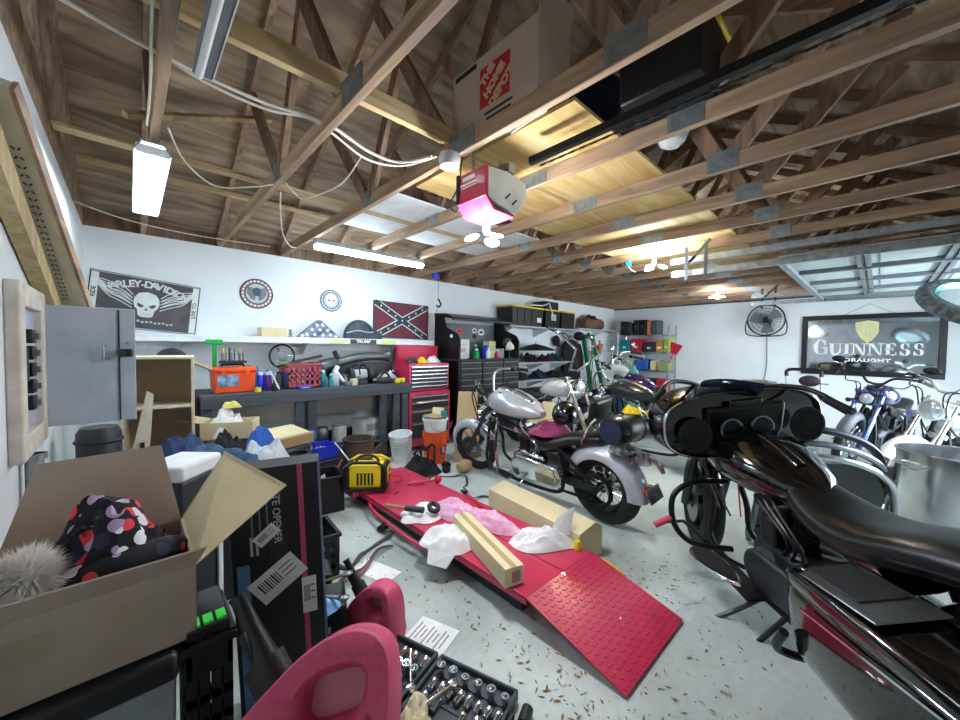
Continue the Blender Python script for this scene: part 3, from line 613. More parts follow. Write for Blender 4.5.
for s in (1, -1):
    SB = len(glide.children)
    b = B(); loft(b, [(.42, s*.31, .50, .09, .12, 4), (.37, s*.31, .49, .115, .165, 4.5), (.10, s*.31, .46, .125, .18, 5), (-.30, s*.31, .44, .125, .17, 5), (-.44, s*.30, .43, .10, .13, 4)], 24); sb = b.done('saddlebag', 'gloss', glide, smooth=True)
    b = B(); loft(b, [(.425, s*.31, .625, .088, .025, 4), (.36, s*.31, .648, .12, .042, 4), (.08, s*.31, .635, .128, .042, 4.5), (-.30, s*.31, .61, .126, .042, 4.5), (-.43, s*.30, .59, .10, .03, 4)], 24); b.done('bag_lid', 'gloss', sb, smooth=True)
    B().box((.25, s*.31, .692), (.19, .16, .008), (0, .045, 0)).done('lid_pad', 'dgrey', sb, bev=.003)
    B().box((.20, s*.315, .69), (.26, .215, .006), (0, .045, 0)).done('lid_pad_trim', 'steel', sb, bev=.003)
    B().box((.0, s*.445, .59), (.62, .006, .008), (0, .05, 0)).done('bag_trim', 'chrome', sb)
    for o in glide.children[SB:]:
        for q in [o]+list(o.children): q.data.transform(Matrix.Translation((-.12, .0, 0)))
    B().tube(smoothp([(.34, s*.16, .35), (.45, s*.30, .26), (.47, s*.42, .30), (.40, s*.44, .42)]), .016, 8).done('bag_guard', 'blacks', glide, smooth=True)
    b = B(); b.tube(smoothp([(1.29, s*.06, .62), (1.33, s*.24, .62), (1.33, s*.37, .55), (1.32, s*.385, .38), (1.28, s*.30, .27), (1.23, s*.10, .24)], 8), .017, 10); b.done('engine_guard', 'blacks', glide, smooth=True)
    B().tube([(1.33, s*.385, .42), (1.33, s*.50, .38)], .02, 10).done('highway_peg', mat('pink_grip', '#d4526a', .5), glide, smooth=True)
    b = B(); out = [(.205*math.cos(2*PI*i/20), .065*math.sin(2*PI*i/20)*(1+.3*math.cos(2*PI*i/20))) for i in range(20)]
    b.prism(out, .018, lambda u, v, w: (1.0+u, s*.34+v, .30+w-.1*u)); fb = b.done('rider_floorboard', 'chrome', glide, bev=.004)
    b = B(); b.prism([(u*.86, v*.8) for u, v in out], .006, lambda u, v, w: (1.0+u, s*.34+v, .319+w-.1*u)); b.done('board_pad', 'rubber', fb)
    B().tube([(1.18, s*.28, .33), (1.38, s*.30, .36), (1.43, s*.40, .34)], .010, 8).done('shift_lever', 'blacks', glide, smooth=True)
b = B(); loft(b, [(.32, 0, .62, .11, .05, 3), (.40, 0, .66, .13, .06, 3), (.6, 0, .60, .12, .08, 3)], 14); b.done('side_cover', 'gloss', glide, smooth=True)
b = B(); b.torus((0, 0, 0), 1, .06, 'z', 24, 6)
for v in b.bm.verts: v.co = Vector((.98+v.co.x*.11, v.co.y*.028, .955+v.co.z*.03-v.co.x*.012))
b.done('tank_trim', 'chrome', glide, smooth=True)
b = B(); b.tube(smoothp([(1.10, .10, .82), (1.06, .14, .70), (1.08, .13, .60), (1.05, .15, .52)]), .004, 6); b.done('red_wire', 'redp', glide)
B().tube(smoothp([(.92, .14, .17), (.98, .36, .04), (1.06, .44, .015), (1.12, .45, .015)]), .011, 8).done('kickstand', 'dsteel', glide, smooth=True)
def helmet(nm, label, loc, rz, m, visor=None, s=1., rot=None):
    t = thing(nm, label, 'helmet', loc, rz, rot=rot)
    b = B(); b.ball((0, 0, .09), (.145, .12, .13), 24, 14, f=lambda p: Vector((p.x, p.y, max(p.z, -.085)))); b.done('shell', m, t, smooth=True)
    b = B(); b.torus((0, 0, 0), 1, .06, 'z', 28, 6)
    for v in b.bm.verts: v.co = Vector((v.co.x*.112, v.co.y*.093, .008+v.co.z*.1))
    b.done('edge_trim', 'rubber', t, smooth=True)
    if visor: b = B(); b.grid(10, 4, lambda u, v: (.149*math.cos((u-.5)*2.0)*(1-.10*v), .126*math.sin((u-.5)*2.0), .05+.07*v), .003); b.done('visor', visor, t, smooth=True)
    return t
# ---- chrome high-bar bike behind the silver one, facing the camera
ch = dict(wb=1.6, paint=mat('pearl_white', '#e6e6ea', .2, coat=1.), dark='chrome', bars=[(.0, .07, .10), (.22, .20, .34), (-.02, .25, .52), (-.16, .34, .60)], sharp=True, fork=.80, rake=.62, forkm='chrome', light=.095, engine='chrome', mirrors=False, spoke='w40', frontf=(.2, 2.4), Rf=.34, wf=.08, barr=.019)
moto('motorcycle', 'white and chrome motorcycle with zigzag bars behind the silver one', (4.22, 3.70, 0), R_(255), -6, ch)
# ---- dark bikes farther back
da = dict(paint=mat('dark_olive_paint', '#23282a', .3, coat=.8), metal='chrome', dark='blacks', bars=[(.0, .07, .08), (.04, .18, .30), (-.10, .34, .34), (-.24, .42, .30)], light=.07, mirrors=False, engine='dsteel', wall=None, seat=[(.74, .70, .10, .045), (.56, .67, .15, .06), (.3, .74, .14, .055), (.05, .78, .12, .045), (-.06, .80, .08, .03)], spoke='c9', rim='dsteel')
dk, d = moto('motorcycle', 'dark olive motorcycle with leather side bags behind the fairing bike', (4.78, 1.22, 0), R_(88), -7, da)
for s in (1, -1):
    b = B(); loft(b, [(.38, s*.27, .52, .07, .12, 3.5), (.34, s*.27, .52, .09, .15, 4), (-.16, s*.27, .50, .09, .15, 4), (-.22, s*.27, .50, .07, .12, 3.5)], 16); sb = b.done('side_bag', 'leather', dk, smooth=True)
    for x in (.2, -.04): B().box((x, s*.365, .52), (.035, .008, .26)).done('bag_strap', 'dgrey', sb)
B().box((0, 0, .95), (.06, .24, .26), (0, -.2, 0)).done('backrest', 'leather', dk, bev=.03)
b = B(); b.tube(arc((1.12, .98), .16, -.4, 2.4, 12, lambda u, v: (u, .0, v)), .022, 8, flat=3.0); b.done('fly_screen_rim', 'lgrey', dk, smooth=True)
db = dict(paint=mat('purple_paint', '#3c1b5c', .22, coat=1.), metal='chrome', dark='blacks', bars=[(.0, .07, .08), (.04, .16, .36), (-.06, .30, .40), (-.2, .40, .36)], light=.075, engine='steel')
moto('motorcycle', 'purple motorcycle with high chrome bars parked farthest toward the wire shelves', (6.15, 1.75, 0), R_(92), -6, db)
# ---- by the mirror wall
sp = dict(wb=1.52, Rf=.34, wf=.08, Rr=.32, wr=.14, paint=mat('deep_blue_paint', '#1a2050', .25, coat=1.), fpaint=mat('fender_grey', '#5c6268', .4), metal='blacks', forkm=mat('blue_fork', '#8d9ae0', .2, .85), dark='blacks', bars=[(.0, .06, .08), (-.02, .15, .16), (-.08, .34, .17), (-.18, .40, .14)], light=.075, lightm='blacks', engine='dsteel', spoke='w24', rim='alu', fork=.66, rake=.5, frontf=(.35, 2.2))
moto('motorcycle', 'blue and black motorcycle facing out from the mirror wall', (7.62, -.16, 0), R_(164), -8, sp)
wt = dict(wb=1.22, Rf=.30, Rr=.28, wf=.08, wr=.11, paint='white', metal='alu', forkm='alu', dark='blacks', bars=[(.0, .05, .06), (-.02, .14, .14), (-.08, .32, .16), (-.13, .38, .16)], light=.10, lightm='white', engine='dsteel', fork=.70, rake=.42, frontf=(.5, 2.3), spoke='w24', mirrors=False, signals=False, tank=(.72, .7, .14, .12), seat=[(.55, .68, .08, .04), (.3, .70, .11, .045), (.0, .74, .10, .04), (-.15, .76, .07, .03)])
moto('motorcycle', 'small white motorcycle partly hidden behind the big steel pot', (6.30, -.90, 0), R_(143), -6, wt)
# ================================================================= poster wall, shelf and bench
YW = YB-.004
def panel(name, label, cat, c, w, h, th, m, frame=None, fw=.03, rot=(PI/2, 0, 0)):
    """flat thing facing -Y (local x right, local y up, local z out of the wall)"""
    t = thing(name, label, cat, c, 0, rot=rot)
    B().box((0, 0, th/2), (w, h, th)).done('backing', m, t)
    if frame:
        for s in (1, -1):
            B().box((0, s*(h/2-fw/2), th*.8), (w, fw, th*1.6)).done('frame_side', frame, t, bev=.003); B().box((s*(w/2-fw/2), 0, th*.8), (fw, h-2*fw, th*1.6)).done('frame_side', frame, t, bev=.003)
    return t
def poly(b, pts, z0, z1): b.prism(pts, z1-z0, lambda u, v, w: (u, v, z0+w)); return b
def ell(cx, cy, rx, ry, n=20, a0=0, a1=2*PI): return [(cx+rx*math.cos(a0+(a1-a0)*i/n), cy+ry*math.sin(a0+(a1-a0)*i/n)) for i in range(n)]
def skull(par, cx, cy, s, z, mw, mk):
    out = [(-.5, .15), (-.47, .40), (-.33, .62), (0, .72), (.33, .62), (.47, .40), (.5, .15), (.44, -.08), (.33, -.20), (.28, -.48), (.16, -.56), (-.16, -.56), (-.28, -.48), (-.33, -.20), (-.44, -.08)]
    poly(B(), [(cx+x*s, cy+y*s) for x, y in out], z, z+.002).done('skull', mw, par)
    for k in (-1, 1): poly(B(), [(cx+k*x*s, cy+y*s) for x, y in ((.10, .02), (.36, .14), (.34, -.02), (.22, -.10), (.12, -.06))][::k], z+.002, z+.003).done('eye_socket', mk, par)
    poly(B(), [(cx, cy-.08*s), (cx+.07*s, cy-.22*s), (cx-.07*s, cy-.22*s)], z+.002, z+.003).done('nose', mk, par)
    for k in range(5): B().box((cx+(k-2)*.09*s, cy-.43*s, z+.0025), (.014*s, .20*s, .001)).done('tooth_gap', mk, par)
bg = mat('banner_charcoal', '#4a474a', .8, col2='#5e5a5c', scale=6)
bn = panel('banner', 'charcoal banner with a white skull between flame wings in the wall corner', 'banner', (.125, YW, 1.775), .80, .50, .004, bg, rot=(PI/2, R_(6), 0))
for s in (1, -1):
    B().box((s*.365, 0, .005), (.05, .46, .002)).done('side_strip', 'offwhite', bn)
    B().box((0, s*.24, .005), (.78, .008, .002)).done('edge_stripe', 'lgrey', bn)
text('lettering', 'RIDE', .045, 'black', bn, (-.365, .05, .007), (0, 0, PI/2), .0005, .001); text('lettering', 'LIVE TO', .045, 'black', bn, (.365, 0, .007), (0, 0, PI/2), .0005, .001)
sk = 'offwhite'; skull(bn, .0, -.02, .19, .005, sk, bg)
for k in (-1, 1):
    for i in range(4):
        p = smoothp([(k*.10, -.05+.03*i, .007), (k*(.19), .0+.03*i, .007), (k*.27, .04+.022*i, .007), (k*.34, .13+.015*i, .007), (k*.26, .07+.03*i, .007), (k*.17, .03+.035*i, .007), (k*.10, -.02+.03*i, .007)], 4)
        B().tube(p, .0045, 4).done('flame_wing', sk, bn)
w_ = 'HARLEY-DAVIDSON'
for i, ch in enumerate(w_):
    u = (i-(len(w_)-1)/2)/(len(w_)-1)*2; text('lettering', ch, .088, 'offwhite', bn, (.28*u, .185-.075*u*u, .0065), (0, 0, -.38*u), .0005, .003)
for i in range(14): B().box((-.2+.4*i/13, -.175+.004*(i % 3), .005), (.02, .018, .002)).done('small_print', 'lgrey', bn)
def roundsign(label, x, z, r, outer, inner, ring):
    t = thing('round_sign', label, 'sign', (x, YW, z), 0, rot=(PI/2, 0, 0), group='round emblem signs')
    B().lathe([(.01, 0), (r, 0), (r, .006), (.01, .006)], n=40).done('disc', outer, t)
    B().lathe([(.01, .006), (r*.66, .006), (r*.66, .008), (.01, .008)], n=36).done('centre_disc', inner, t)
    B().torus((0, 0, .007), r*.96, r*.03, 'z', 40, 6, .4).done('rim', ring, t); B().torus((0, 0, .008), r*.68, r*.025, 'z', 40, 6, .4).done('inner_ring', ring, t)
    return t
rs = roundsign('round red and grey emblem sign left of the skull disc', 1.06, 1.975, .168, mat('sign_red', '#8c6a6e', .6), 'lgrey', 'dgrey')
for i in range(22): a = 2*PI*i/22; B().box((.138*math.cos(a), .138*math.sin(a), .007), (.026, .018, .002), (0, 0, a+PI/2)).done('ring_letter', 'offwhite', rs)
b = B(); poly(b, ell(0, .02, .045, .05, 16), .008, .010); b.done('eagle_body', mat('slate_blue', '#3f5468', .6), rs)
for k in (-1, 1): poly(B(), [(0, .05), (k*.09, .075), (k*.10, .0), (k*.06, -.06), (k*.02, -.08)][::k], .008, .0095).done('wing', 'grey', rs)
rs = roundsign('round pale blue sign with a white skull right of the red disc', 1.90, 1.975, .14, mat('sign_slate', '#7d8596', .6), mat('sign_pale', '#b9c3d6', .6), 'grey')
skull(rs, 0, 0, .13, .008, 'white', 'dgrey')
for i in range(20): a = 2*PI*i/20; B().box((.116*math.cos(a), .116*math.sin(a), .007), (.024, .012, .002), (0, 0, a+PI/2)).done('ring_letter', 'offwhite', rs)
fr = mat('flag_red', '#6e3040', .7, col2='#632a3a', scale=5); fb = mat('flag_blue', '#26404a', .7)
fl = panel('framed_flag', 'framed dark red flag panel with a starred diagonal cross', 'wall panel', (2.945, YW, 1.775), .92, .52, .012, fr, 'dgrey', .014, rot=(PI/2, R_(1.0), 0))
an = math.atan2(.49, .89)
for k in (-1, 1):
    B().box((0, 0, .0135), (1.0, .098, .003 if k > 0 else .0026), (0, 0, k*an)).done('cross_border', 'offwhite', fl); B().box((0, 0, .016), (1.0, .07, .003 if k > 0 else .0026), (0, 0, k*an)).done('cross_band', fb, fl)
    for i in range(-3, 4):
        if i == 0 and k > 0: continue
        d = i*.132; c = (d*math.cos(k*an), d*math.sin(k*an))
        st = [(c[0]+(.019 if j % 2 == 0 else .008)*math.sin(PI*j/5), c[1]+(.019 if j % 2 == 0 else .008)*math.cos(PI*j/5)) for j in range(10)]
        poly(B(), st, .017, .0195).done('star', 'white', fl)
# shelf along the wall
sh = thing('wall_shelf', 'long white wall shelf under the signs and flag', 'shelf', (1.54, 4.72, 1.49))
B().box((0, -.005, -.012), (3.6, .26, .022)).done('board', 'white', sh, bev=.003); B().box((0, -.125, -.035), (3.6, .018, .07)).done('front_lip', 'white', sh, bev=.003); B().box((0, .118, -.09), (3.6, .02, .14)).done('ledger', 'white', sh)
for x in (-1.2, 0, 1.2): B().prism([(0, 0), (0, -.18), (.03, -.18), (.2, -.03), (.2, 0)], .02, lambda u, v, w, x=x: (x+w, .108-u, -.025+v)).done('bracket', 'white', sh)
sg = thing('sticker', 'black bumper sticker with white capitals on the shelf edge', 'sticker', (2.22, 4.582, 1.452), 0)
B().box((0, 0, 0), (.36, .002, .06)).done('backing', 'blacks', sg); text('lettering', 'TRUMP', .05, 'white', sg, (0, -.0015, 0), (PI/2, 0, 0), .0005, .0015, 1.2)
for x, lb in ((1.90, 'lime green patch of tape left of the black sticker on the shelf edge'), (2.58, 'lime green patch of tape right of the black sticker on the shelf edge')):
    tag(B().box((x, 4.5835, 1.455), (.22, .002, .045)).done('tape_patch', mat('lime', '#c9e48a', .6)), lb, 'tape')
t = thing('carton', 'small tan carton on the wall shelf below the red and grey emblem', 'carton', (1.18, 4.70, 1.491), .05)
B().box((0, 0, .05), (.26, .16, .10)).done('body', 'cardl', t, bev=.004); B().box((0, 0, .1005), (.26, .03, .001)).done('tape', 'offwhite', t)
t = thing('folded_flag', 'triangular folded flag with white stars on the wall shelf', 'folded flag', (1.70, 4.72, 1.491), 0, rot=(.06, 0, 0))
b = B(); b.prism([(-.27, 0), (.27, 0), (.02, .22), (-.02, .22)], .06, lambda u, v, w: (u, w-.03, v)); b.done('bundle', mat('star_field', '#38435a', .8, col2='#8a94a4', scale=16), t, bev=.012, seg=3)
for i, (x, z) in enumerate(((-.15, .04), (-.06, .04), (.04, .035), (.13, .04), (-.09, .10), (0, .10), (.09, .095), (-.03, .155), (.03, .16), (-.2, .025), (.2, .02))):
    st = [(x+(.028 if j % 2 == 0 else .012)*math.sin(PI*j/5+i), z+(.028 if j % 2 == 0 else .012)*math.cos(PI*j/5+i)) for j in range(10)]
    b = B(); b.prism(st, .003, lambda u, v, w: (u, -.031-w, v)); b.done('star', 'white', t)
t = thing('cap', 'dark domed cap with a pale stripe on the wall shelf under the skull disc', 'cap', (2.22, 4.71, 1.491), .2); t.scale = (1.22, 1.05, 1.2)
capm = mat('cap_slate', '#2f3944', .6, col2='#3b4652', scale=12)
b = B(); b.ball((0, 0, .02), (.19, .115, .19), 24, 14, f=lambda p: Vector((p.x, p.y, max(p.z, -.018)))); b.done('crown', capm, t, smooth=True)
b = B(); b.ball((.16, -.02, .03), (.13, .10, .07), 18, 10, f=lambda p: Vector((p.x, p.y, max(p.z, -.028)))); b.done('brim', capm, t, smooth=True)
B().tube(smoothp([(-.185, -.04, .06), (-.08, -.108, .085), (.03, -.118, .07), (.13, -.09, .08)]), .006, 6).done('stripe', 'lgrey', t)
t = thing('figurine', 'small grey figurine between the carton and the folded flag', 'figurine', (1.37, 4.70, 1.491))
B().lathe([(.03, 0), (.03, .01), (.012, .015), (.02, .04), (.014, .06)], n=12).done('body', 'grey', t, smooth=True); B().ball((0, 0, .075), .017, 10, 8).done('head', 'grey', t, smooth=True)
t = thing('hanging_hook', 'black hook tied to a cord in front of the flag wall', 'hook', (3.50, 4.70, 2.44))
B().cyl((0, 0, -.32), (0, 0, 0), .003, n=6).done('cord', 'blacks', t); B().tube(smoothp([(0, 0, -.30), (.03, 0, -.34), (.05, 0, -.38), (.02, 0, -.42), (-.03, 0, -.40)]), .014, 8).done('hook', 'black', t, smooth=True); B().tube(smoothp([(-.01, 0, -.40), (-.06, -.05, -.50), (-.10, -.10, -.60)]), .004, 6).done('tail', 'blacks', t)
t = thing('cup', 'blue cup hooked under the chord above the black hook', 'cup', (3.16, 4.30, 2.354)); b = B(); b.lathe([(.01, 0), (.05, 0), (.055, .06), (.05, .07), (.01, .072)], n=16); b.done('cup', 'blue', t, smooth=True); B().cyl((0, 0, .07), (0, 0, .085), .01).done('knob', 'white', t)
# ---- bench
wb_ = thing('workbench', 'long dark grey wooden workbench below the wall shelf', 'workbench', (1.55, 4.46, 0))
B().box((0, 0, .91), (2.2, .70, .04)).done('top', 'bench', wb_, bev=.004); B().box((0, -.335, .855), (2.2, .038, .09)).done('front_board', 'bench', wb_, bev=.003)
for x, y in ((-1.05, -.30), (-.25, -.30), (-.12, -.29), (.72, -.29), (.90, -.30), (1.03, -.29), (-1.05, .30), (0, .31), (1.0, .30)): B().box((x, y, .43), (.09, .04, .86)).done('leg', 'bench', wb_, bev=.003)
B().box((0, .28, .28), (2.2, .038, .09)).done('stretcher', 'bench', wb_, bev=.003); B().box((0, 0, .235), (2.1, .6, .02)).done('lower_shelf', 'bench', wb_)
tag(B().box((1.5, 4.834, .70), (2.1, .012, .34)).done('backing_board', mat('board_grey', '#ece3d8', .8, col2='#e2d8cc', scale=2)), 'pale grey-brown board fixed to the wall under the workbench', 'board')
BZ = .931
t = thing('toolbox', 'bright orange plastic toolbox on the left of the workbench', 'toolbox', (.74, 4.36, BZ), .03)
B().box((0, 0, .10), (.33, .22, .20), tp=(1.05, 1.05)).done('body', 'orange', t, bev=.012); B().box((0, 0, .222), (.37, .25, .05)).done('lid', 'orange', t, bev=.015); B().tube([(-.10, 0, .25), (-.09, 0, .27), (.09, 0, .27), (.10, 0, .25)], .012, 8).done('handle', 'black', t)
B().box((-.06, -.117, .12), (.17, .004, .11)).done('label', mat('label_blue', '#8fb2d2', .5, col2='#4c6684', scale=18), t)
for s in (1, -1): B().box((s*.10, -.127, .20), (.04, .012, .05)).done('latch', 'orange', t, bev=.003)
t = thing('bit_caddy', 'grey socket caddy sitting on the orange toolbox', 'tool caddy', (.745, 4.37, BZ+.285), 0)
B().box((0, 0, .012), (.22, .10, .024)).done('tray', 'dgrey', t, bev=.004)
for i in range(6): B().cyl((-.09+.036*i, -.02, .024), (-.09+.036*i, -.02, .10), .013, n=10).done('socket', 'steel' if i % 2 else 'grey', t)
for i in range(4): B().cyl((-.07+.045*i, .03, .024), (-.07+.045*i, .03, .15), .007, n=8).done('screwdriver', ['yellow', 'black', 'green', 'yellow'][i], t)
t = thing('hand_tool', 'bright green T-handled tool standing behind the orange toolbox', 'tool', (.62, 4.56, BZ), 0)
B().box((0, 0, .24), (.035, .03, .48)).done('shaft', 'green', t, bev=.006); B().box((0, 0, .49), (.14, .035, .05)).done('handle', 'green', t, bev=.008)
t = thing('backpack', 'black and dark red backpack at the left end of the workbench', 'backpack', (.24, 4.22, .60), .2)
b = B(); b.ball((0, 0, .27), (.17, .13, .27), 18, 12); b.done('pack', 'bcloth', t, smooth=True); b = B(); b.ball((.10, -.02, .25), (.10, .11, .22), 14, 10); b.done('side_pocket', mat('dark_red_cloth', '#6b2430', .8), t, smooth=True)
for s in (1, -1): B().tube(smoothp([(s*.06, -.11, .46), (s*.09, -.15, .30), (s*.08, -.12, .12)]), .016, 8).done('strap', 'black', t)
tag(B().box((.24, 4.28, .30), (.36, .34, .598)).done('storage_cube', 'dgrey', bev=.01), 'dark storage cube under the black and red backpack', 'storage box')
helmet('helmet', 'matt dark helmet on top of the backpack at the bench end', (.27, 4.28, 1.14), -1.2, 'dgrey', None)
t = thing('plastic_bag', 'crumpled blue plastic bag on the bench behind the spray cans', 'bag', (1.02, 4.58, BZ)); b = B(); cloth(b, (0, 0, 0), .15, .11, .26, 16, 3.1, 1.2); b.done('bag', mat('blue_film', '#2f7fd0', .4), t, smooth=True)
t = thing('rag', 'teal rag on the bench beside the blue plastic bag', 'rag', (.92, 4.55, BZ)); b = B(); cloth(b, (0, 0, 0), .07, .07, .24, 12, 5.1, 1.2); b.done('cloth', 'teal', t, smooth=True)
def can(loc, m1, m2, label, h=.19, r=.032, nm='spray_can'):
    t = thing(nm, label, 'spray can', loc, 0, 'spray cans on the bench')
    B().lathe([(r*.9, 0), (r, .006), (r, h*.78), (r*.75, h*.84), (.006, h*.84)], n=18).done('can', m1, t, smooth=True); B().lathe([(r*.72, h*.83), (r*.72, h*.98), (r*.5, h), (.004, h)], n=14).done('cap', m2, t, smooth=True)
    return t
cans = [(.97, 4.30, 'blue', 'white', 'blue and white spray can beside the orange toolbox'), (1.03, 4.27, 'purple', 'lgrey', 'purple spray can second from the orange toolbox'), (1.14, 4.30, 'dgrey', 'black', 'black spray can right of the leaning white bar'), (1.195, 4.28, 'navy', 'purple', 'navy spray can against the red milk crate'), (1.60, 4.32, 'teal', 'white', 'teal bottle on the right of the red milk crate')]
for x, y, a, c, l in cans: can((x, y, BZ), a, c, l)
t = thing('pry_bar', 'pale bar leaning between the spray cans', 'bar', (1.09, 4.30, BZ)); B().tube([(-.02, .05, .19), (.03, -.08, .012)], .010, 8).done('bar', 'offwhite', t)
t = thing('hoop', 'black hoop standing on the bench behind the red milk crate', 'hoop', (1.27, 4.66, BZ+.34)); B().torus((0, 0, 0), .13, .011, 'y', 32, 8).done('hoop', 'black', t, smooth=True); B().box((0, .02, -.24), (.05, .03, .20)).done('stand', 'dgrey', t)
for a in (0, 2.1, 4.2): B().tube([(0, 0, 0), (.13*math.cos(a), 0, .13*math.sin(a))], .007, 6).done('spoke', 'steel', t)
B().lathe([(.01, -.01), (.06, -.01), (.06, .01), (.01, .01)], ax='y', n=20).done('hub', 'steel', t)
def crate(nm, label, loc, d, m, rz=0, cat='crate', rows=3, wall=.012):
    t = thing(nm, label, cat, loc, rz); w, l, h = d
    B().box((0, 0, .008), (w, l, .016)).done('bottom', m, t)
    for ax, sg in ((0, 1), (0, -1), (1, 1), (1, -1)):
        L = l if ax == 0 else w; b = B(); n = max(3, int(L/.055))
        def bx(u0, u1, z0, z1):
            c = (sg*(w/2-wall/2), (u0+u1)/2) if ax == 0 else ((u0+u1)/2, sg*(l/2-wall/2))
            dd = (wall, u1-u0) if ax == 0 else (u1-u0, wall); b.box((c[0], c[1], (z0+z1)/2), (dd[0], dd[1], z1-z0))
        bx(-L/2, L/2, h*.86, h); bx(-L/2, L/2, 0, h*.14)
        for i in range(n+1): u = -L/2+.012+(L-.024)*i/n; bx(u-.011, u+.011, h*.14, h*.86)
        for j in range(1, rows): z = h*(.14+.72*j/rows); bx(-L/2, L/2, z-.012, z+.012)
        b.done('side', m, t)
    B().box((0, l/2, h), (w+.02, .02, .02)).done('rim', m, t); B().box((0, -l/2, h), (w+.02, .02, .02)).done('rim', m, t)
    for s in (1, -1): B().box((s*w/2, 0, h), (.02, l, .02)).done('rim', m, t)
    return t
crate('milk_crate', 'faded red milk crate on the workbench', (1.39, 4.42, BZ), (.34, .30, .26), mat('crate_red', '#b4545a', .6))
t = thing('cutting_blade', 'dark blade lying across the red milk crate', 'blade', (1.40, 4.44, BZ+.285), .25, rot=(0, -.20, .2)); B().prism([(-.26, -.035), (.20, -.045), (.26, -.02), (.26, .03), (.20, .05), (-.26, .035)], .02, lambda u, v, w: (u, v, w)).done('blade', 'dgrey', t, bev=.004); B().box((-.2, 0, .022), (.16, .05, .006)).done('green_strip', 'green', t)
t = thing('cloth_bundle', 'small purple bundle in the red milk crate', 'rag', (1.50, 4.40, BZ+.02)); b = B(); cloth(b, (0, 0, 0), .06, .05, .30, 12, 9.1); b.done('cloth', 'purple', t, smooth=True)
t = thing('exhaust_horn', 'large grey flared pipe lying across the back of the workbench', 'pipe', (2.10, 4.62, BZ+.26))
b = B(); b.tube(smoothp([(-.50, .0, -.14), (-.42, -.05, -.05), (-.22, 0, -.01), (.10, 0, .06), (.48, 0, .075)], 6), [.085]*6+[.080]*6+[.055]*6+[.058]*6+[.085], 18); b.done('pipe', mat('pipe_grey', '#5f6468', .35, .5), t, smooth=True); B().box((.1, 0, -.13), (.9, .05, .26)).done('rest', 'dgrey', t); B().tube([(-.20, 0, .04), (-.25, 0, .14)], .028, 10).done('stub', 'dgrey', t)
t = thing('carton', 'flat tan carton leaning on the wall behind the bench grinder', 'carton', (2.22, 4.78, BZ)); B().box((0, 0, .14), (.60, .05, .28)).done('body', 'cardl', t, bev=.004); B().box((0, -.0255, .2), (.2, .001, .05)).done('label', 'offwhite', t)
t = thing('bench_grinder', 'grey bench grinder with a wire guard on the workbench', 'bench grinder', (2.06, 4.36, BZ))
B().box((0, 0, .03), (.16, .13, .06)).done('base', 'dgrey', t, bev=.01); B().cyl((-.08, 0, .12), (.08, 0, .12), .06, n=18).done('motor', 'lgrey', t, smooth=True)
for s in (1, -1): B().lathe([(.02, -.02), (.085, -.02), (.085, .02), (.02, .02)], (s*.12, 0, .12), 'x', 22).done('wheel_guard', 'dgrey', t, smooth=True); B().tube(arc((0, 0), .12, 0, PI, 10, lambda u, v, s=s: (s*.05, u, .12+v)), .009, 6).done('hose', 'black', t)
t = thing('spray_gun', 'white and grey paint gun standing on the workbench', 'paint gun', (1.74, 4.34, BZ)); B().lathe([(.055, 0), (.055, .13), (.03, .15), (.01, .15)], n=16).done('cup', 'lgrey', t, smooth=True); B().box((.02, 0, .19), (.05, .04, .09), (0, .5, 0)).done('body', 'offwhite', t, bev=.01); B().tube([(.0, 0, .20), (.11, -.04, .02)], .018, 8).done('grip', 'offwhite', t)
t = thing('sander', 'black handheld sander lying on the workbench', 'sander', (2.33, 4.22, BZ), .1); b = B(); loft(b, [(-.11, 0, .035, .02, .02, 3), (-.06, 0, .045, .045, .04, 3), (.05, 0, .045, .045, .04, 3), (.11, 0, .03, .03, .025, 3)], 14); b.done('body', 'dgrey', t, smooth=True); B().tube(smoothp([(-.09, 0, .07), (0, 0, .14), (.08, 0, .06)]), .012, 8).done('handle', 'black', t)
t = thing('dome_cover', 'clear domed cover behind the black sander', 'cover', (2.46, 4.41, BZ)); b = B(); b.ball((0, 0, 0), (.15, .11, .13), 18, 12, f=lambda p: Vector((p.x, p.y, max(p.z, 0)))); b.done('dome', mat('cloudy', '#b9bfc0', .25, alpha=.7), t, smooth=True)
for x, y, m, l in ((2.48, 4.17, 'yellow', 'yellow tape measure at the bench front right'), (2.58, 4.22, 'yellow', 'yellow tape measure at the far right bench corner'), (2.54, 4.30, 'teal', 'teal tape roll at the right end of the bench')):
    t = thing('tape_measure' if m == 'yellow' else 'tape_roll', l, 'tape measure' if m == 'yellow' else 'tape', (x, y, BZ), .4); B().box((0, 0, .03), (.07, .045, .06)).done('case', m, t, bev=.012); B().box((.03, -.012, .01), (.02, .02, .012)).done('tip', 'black', t)
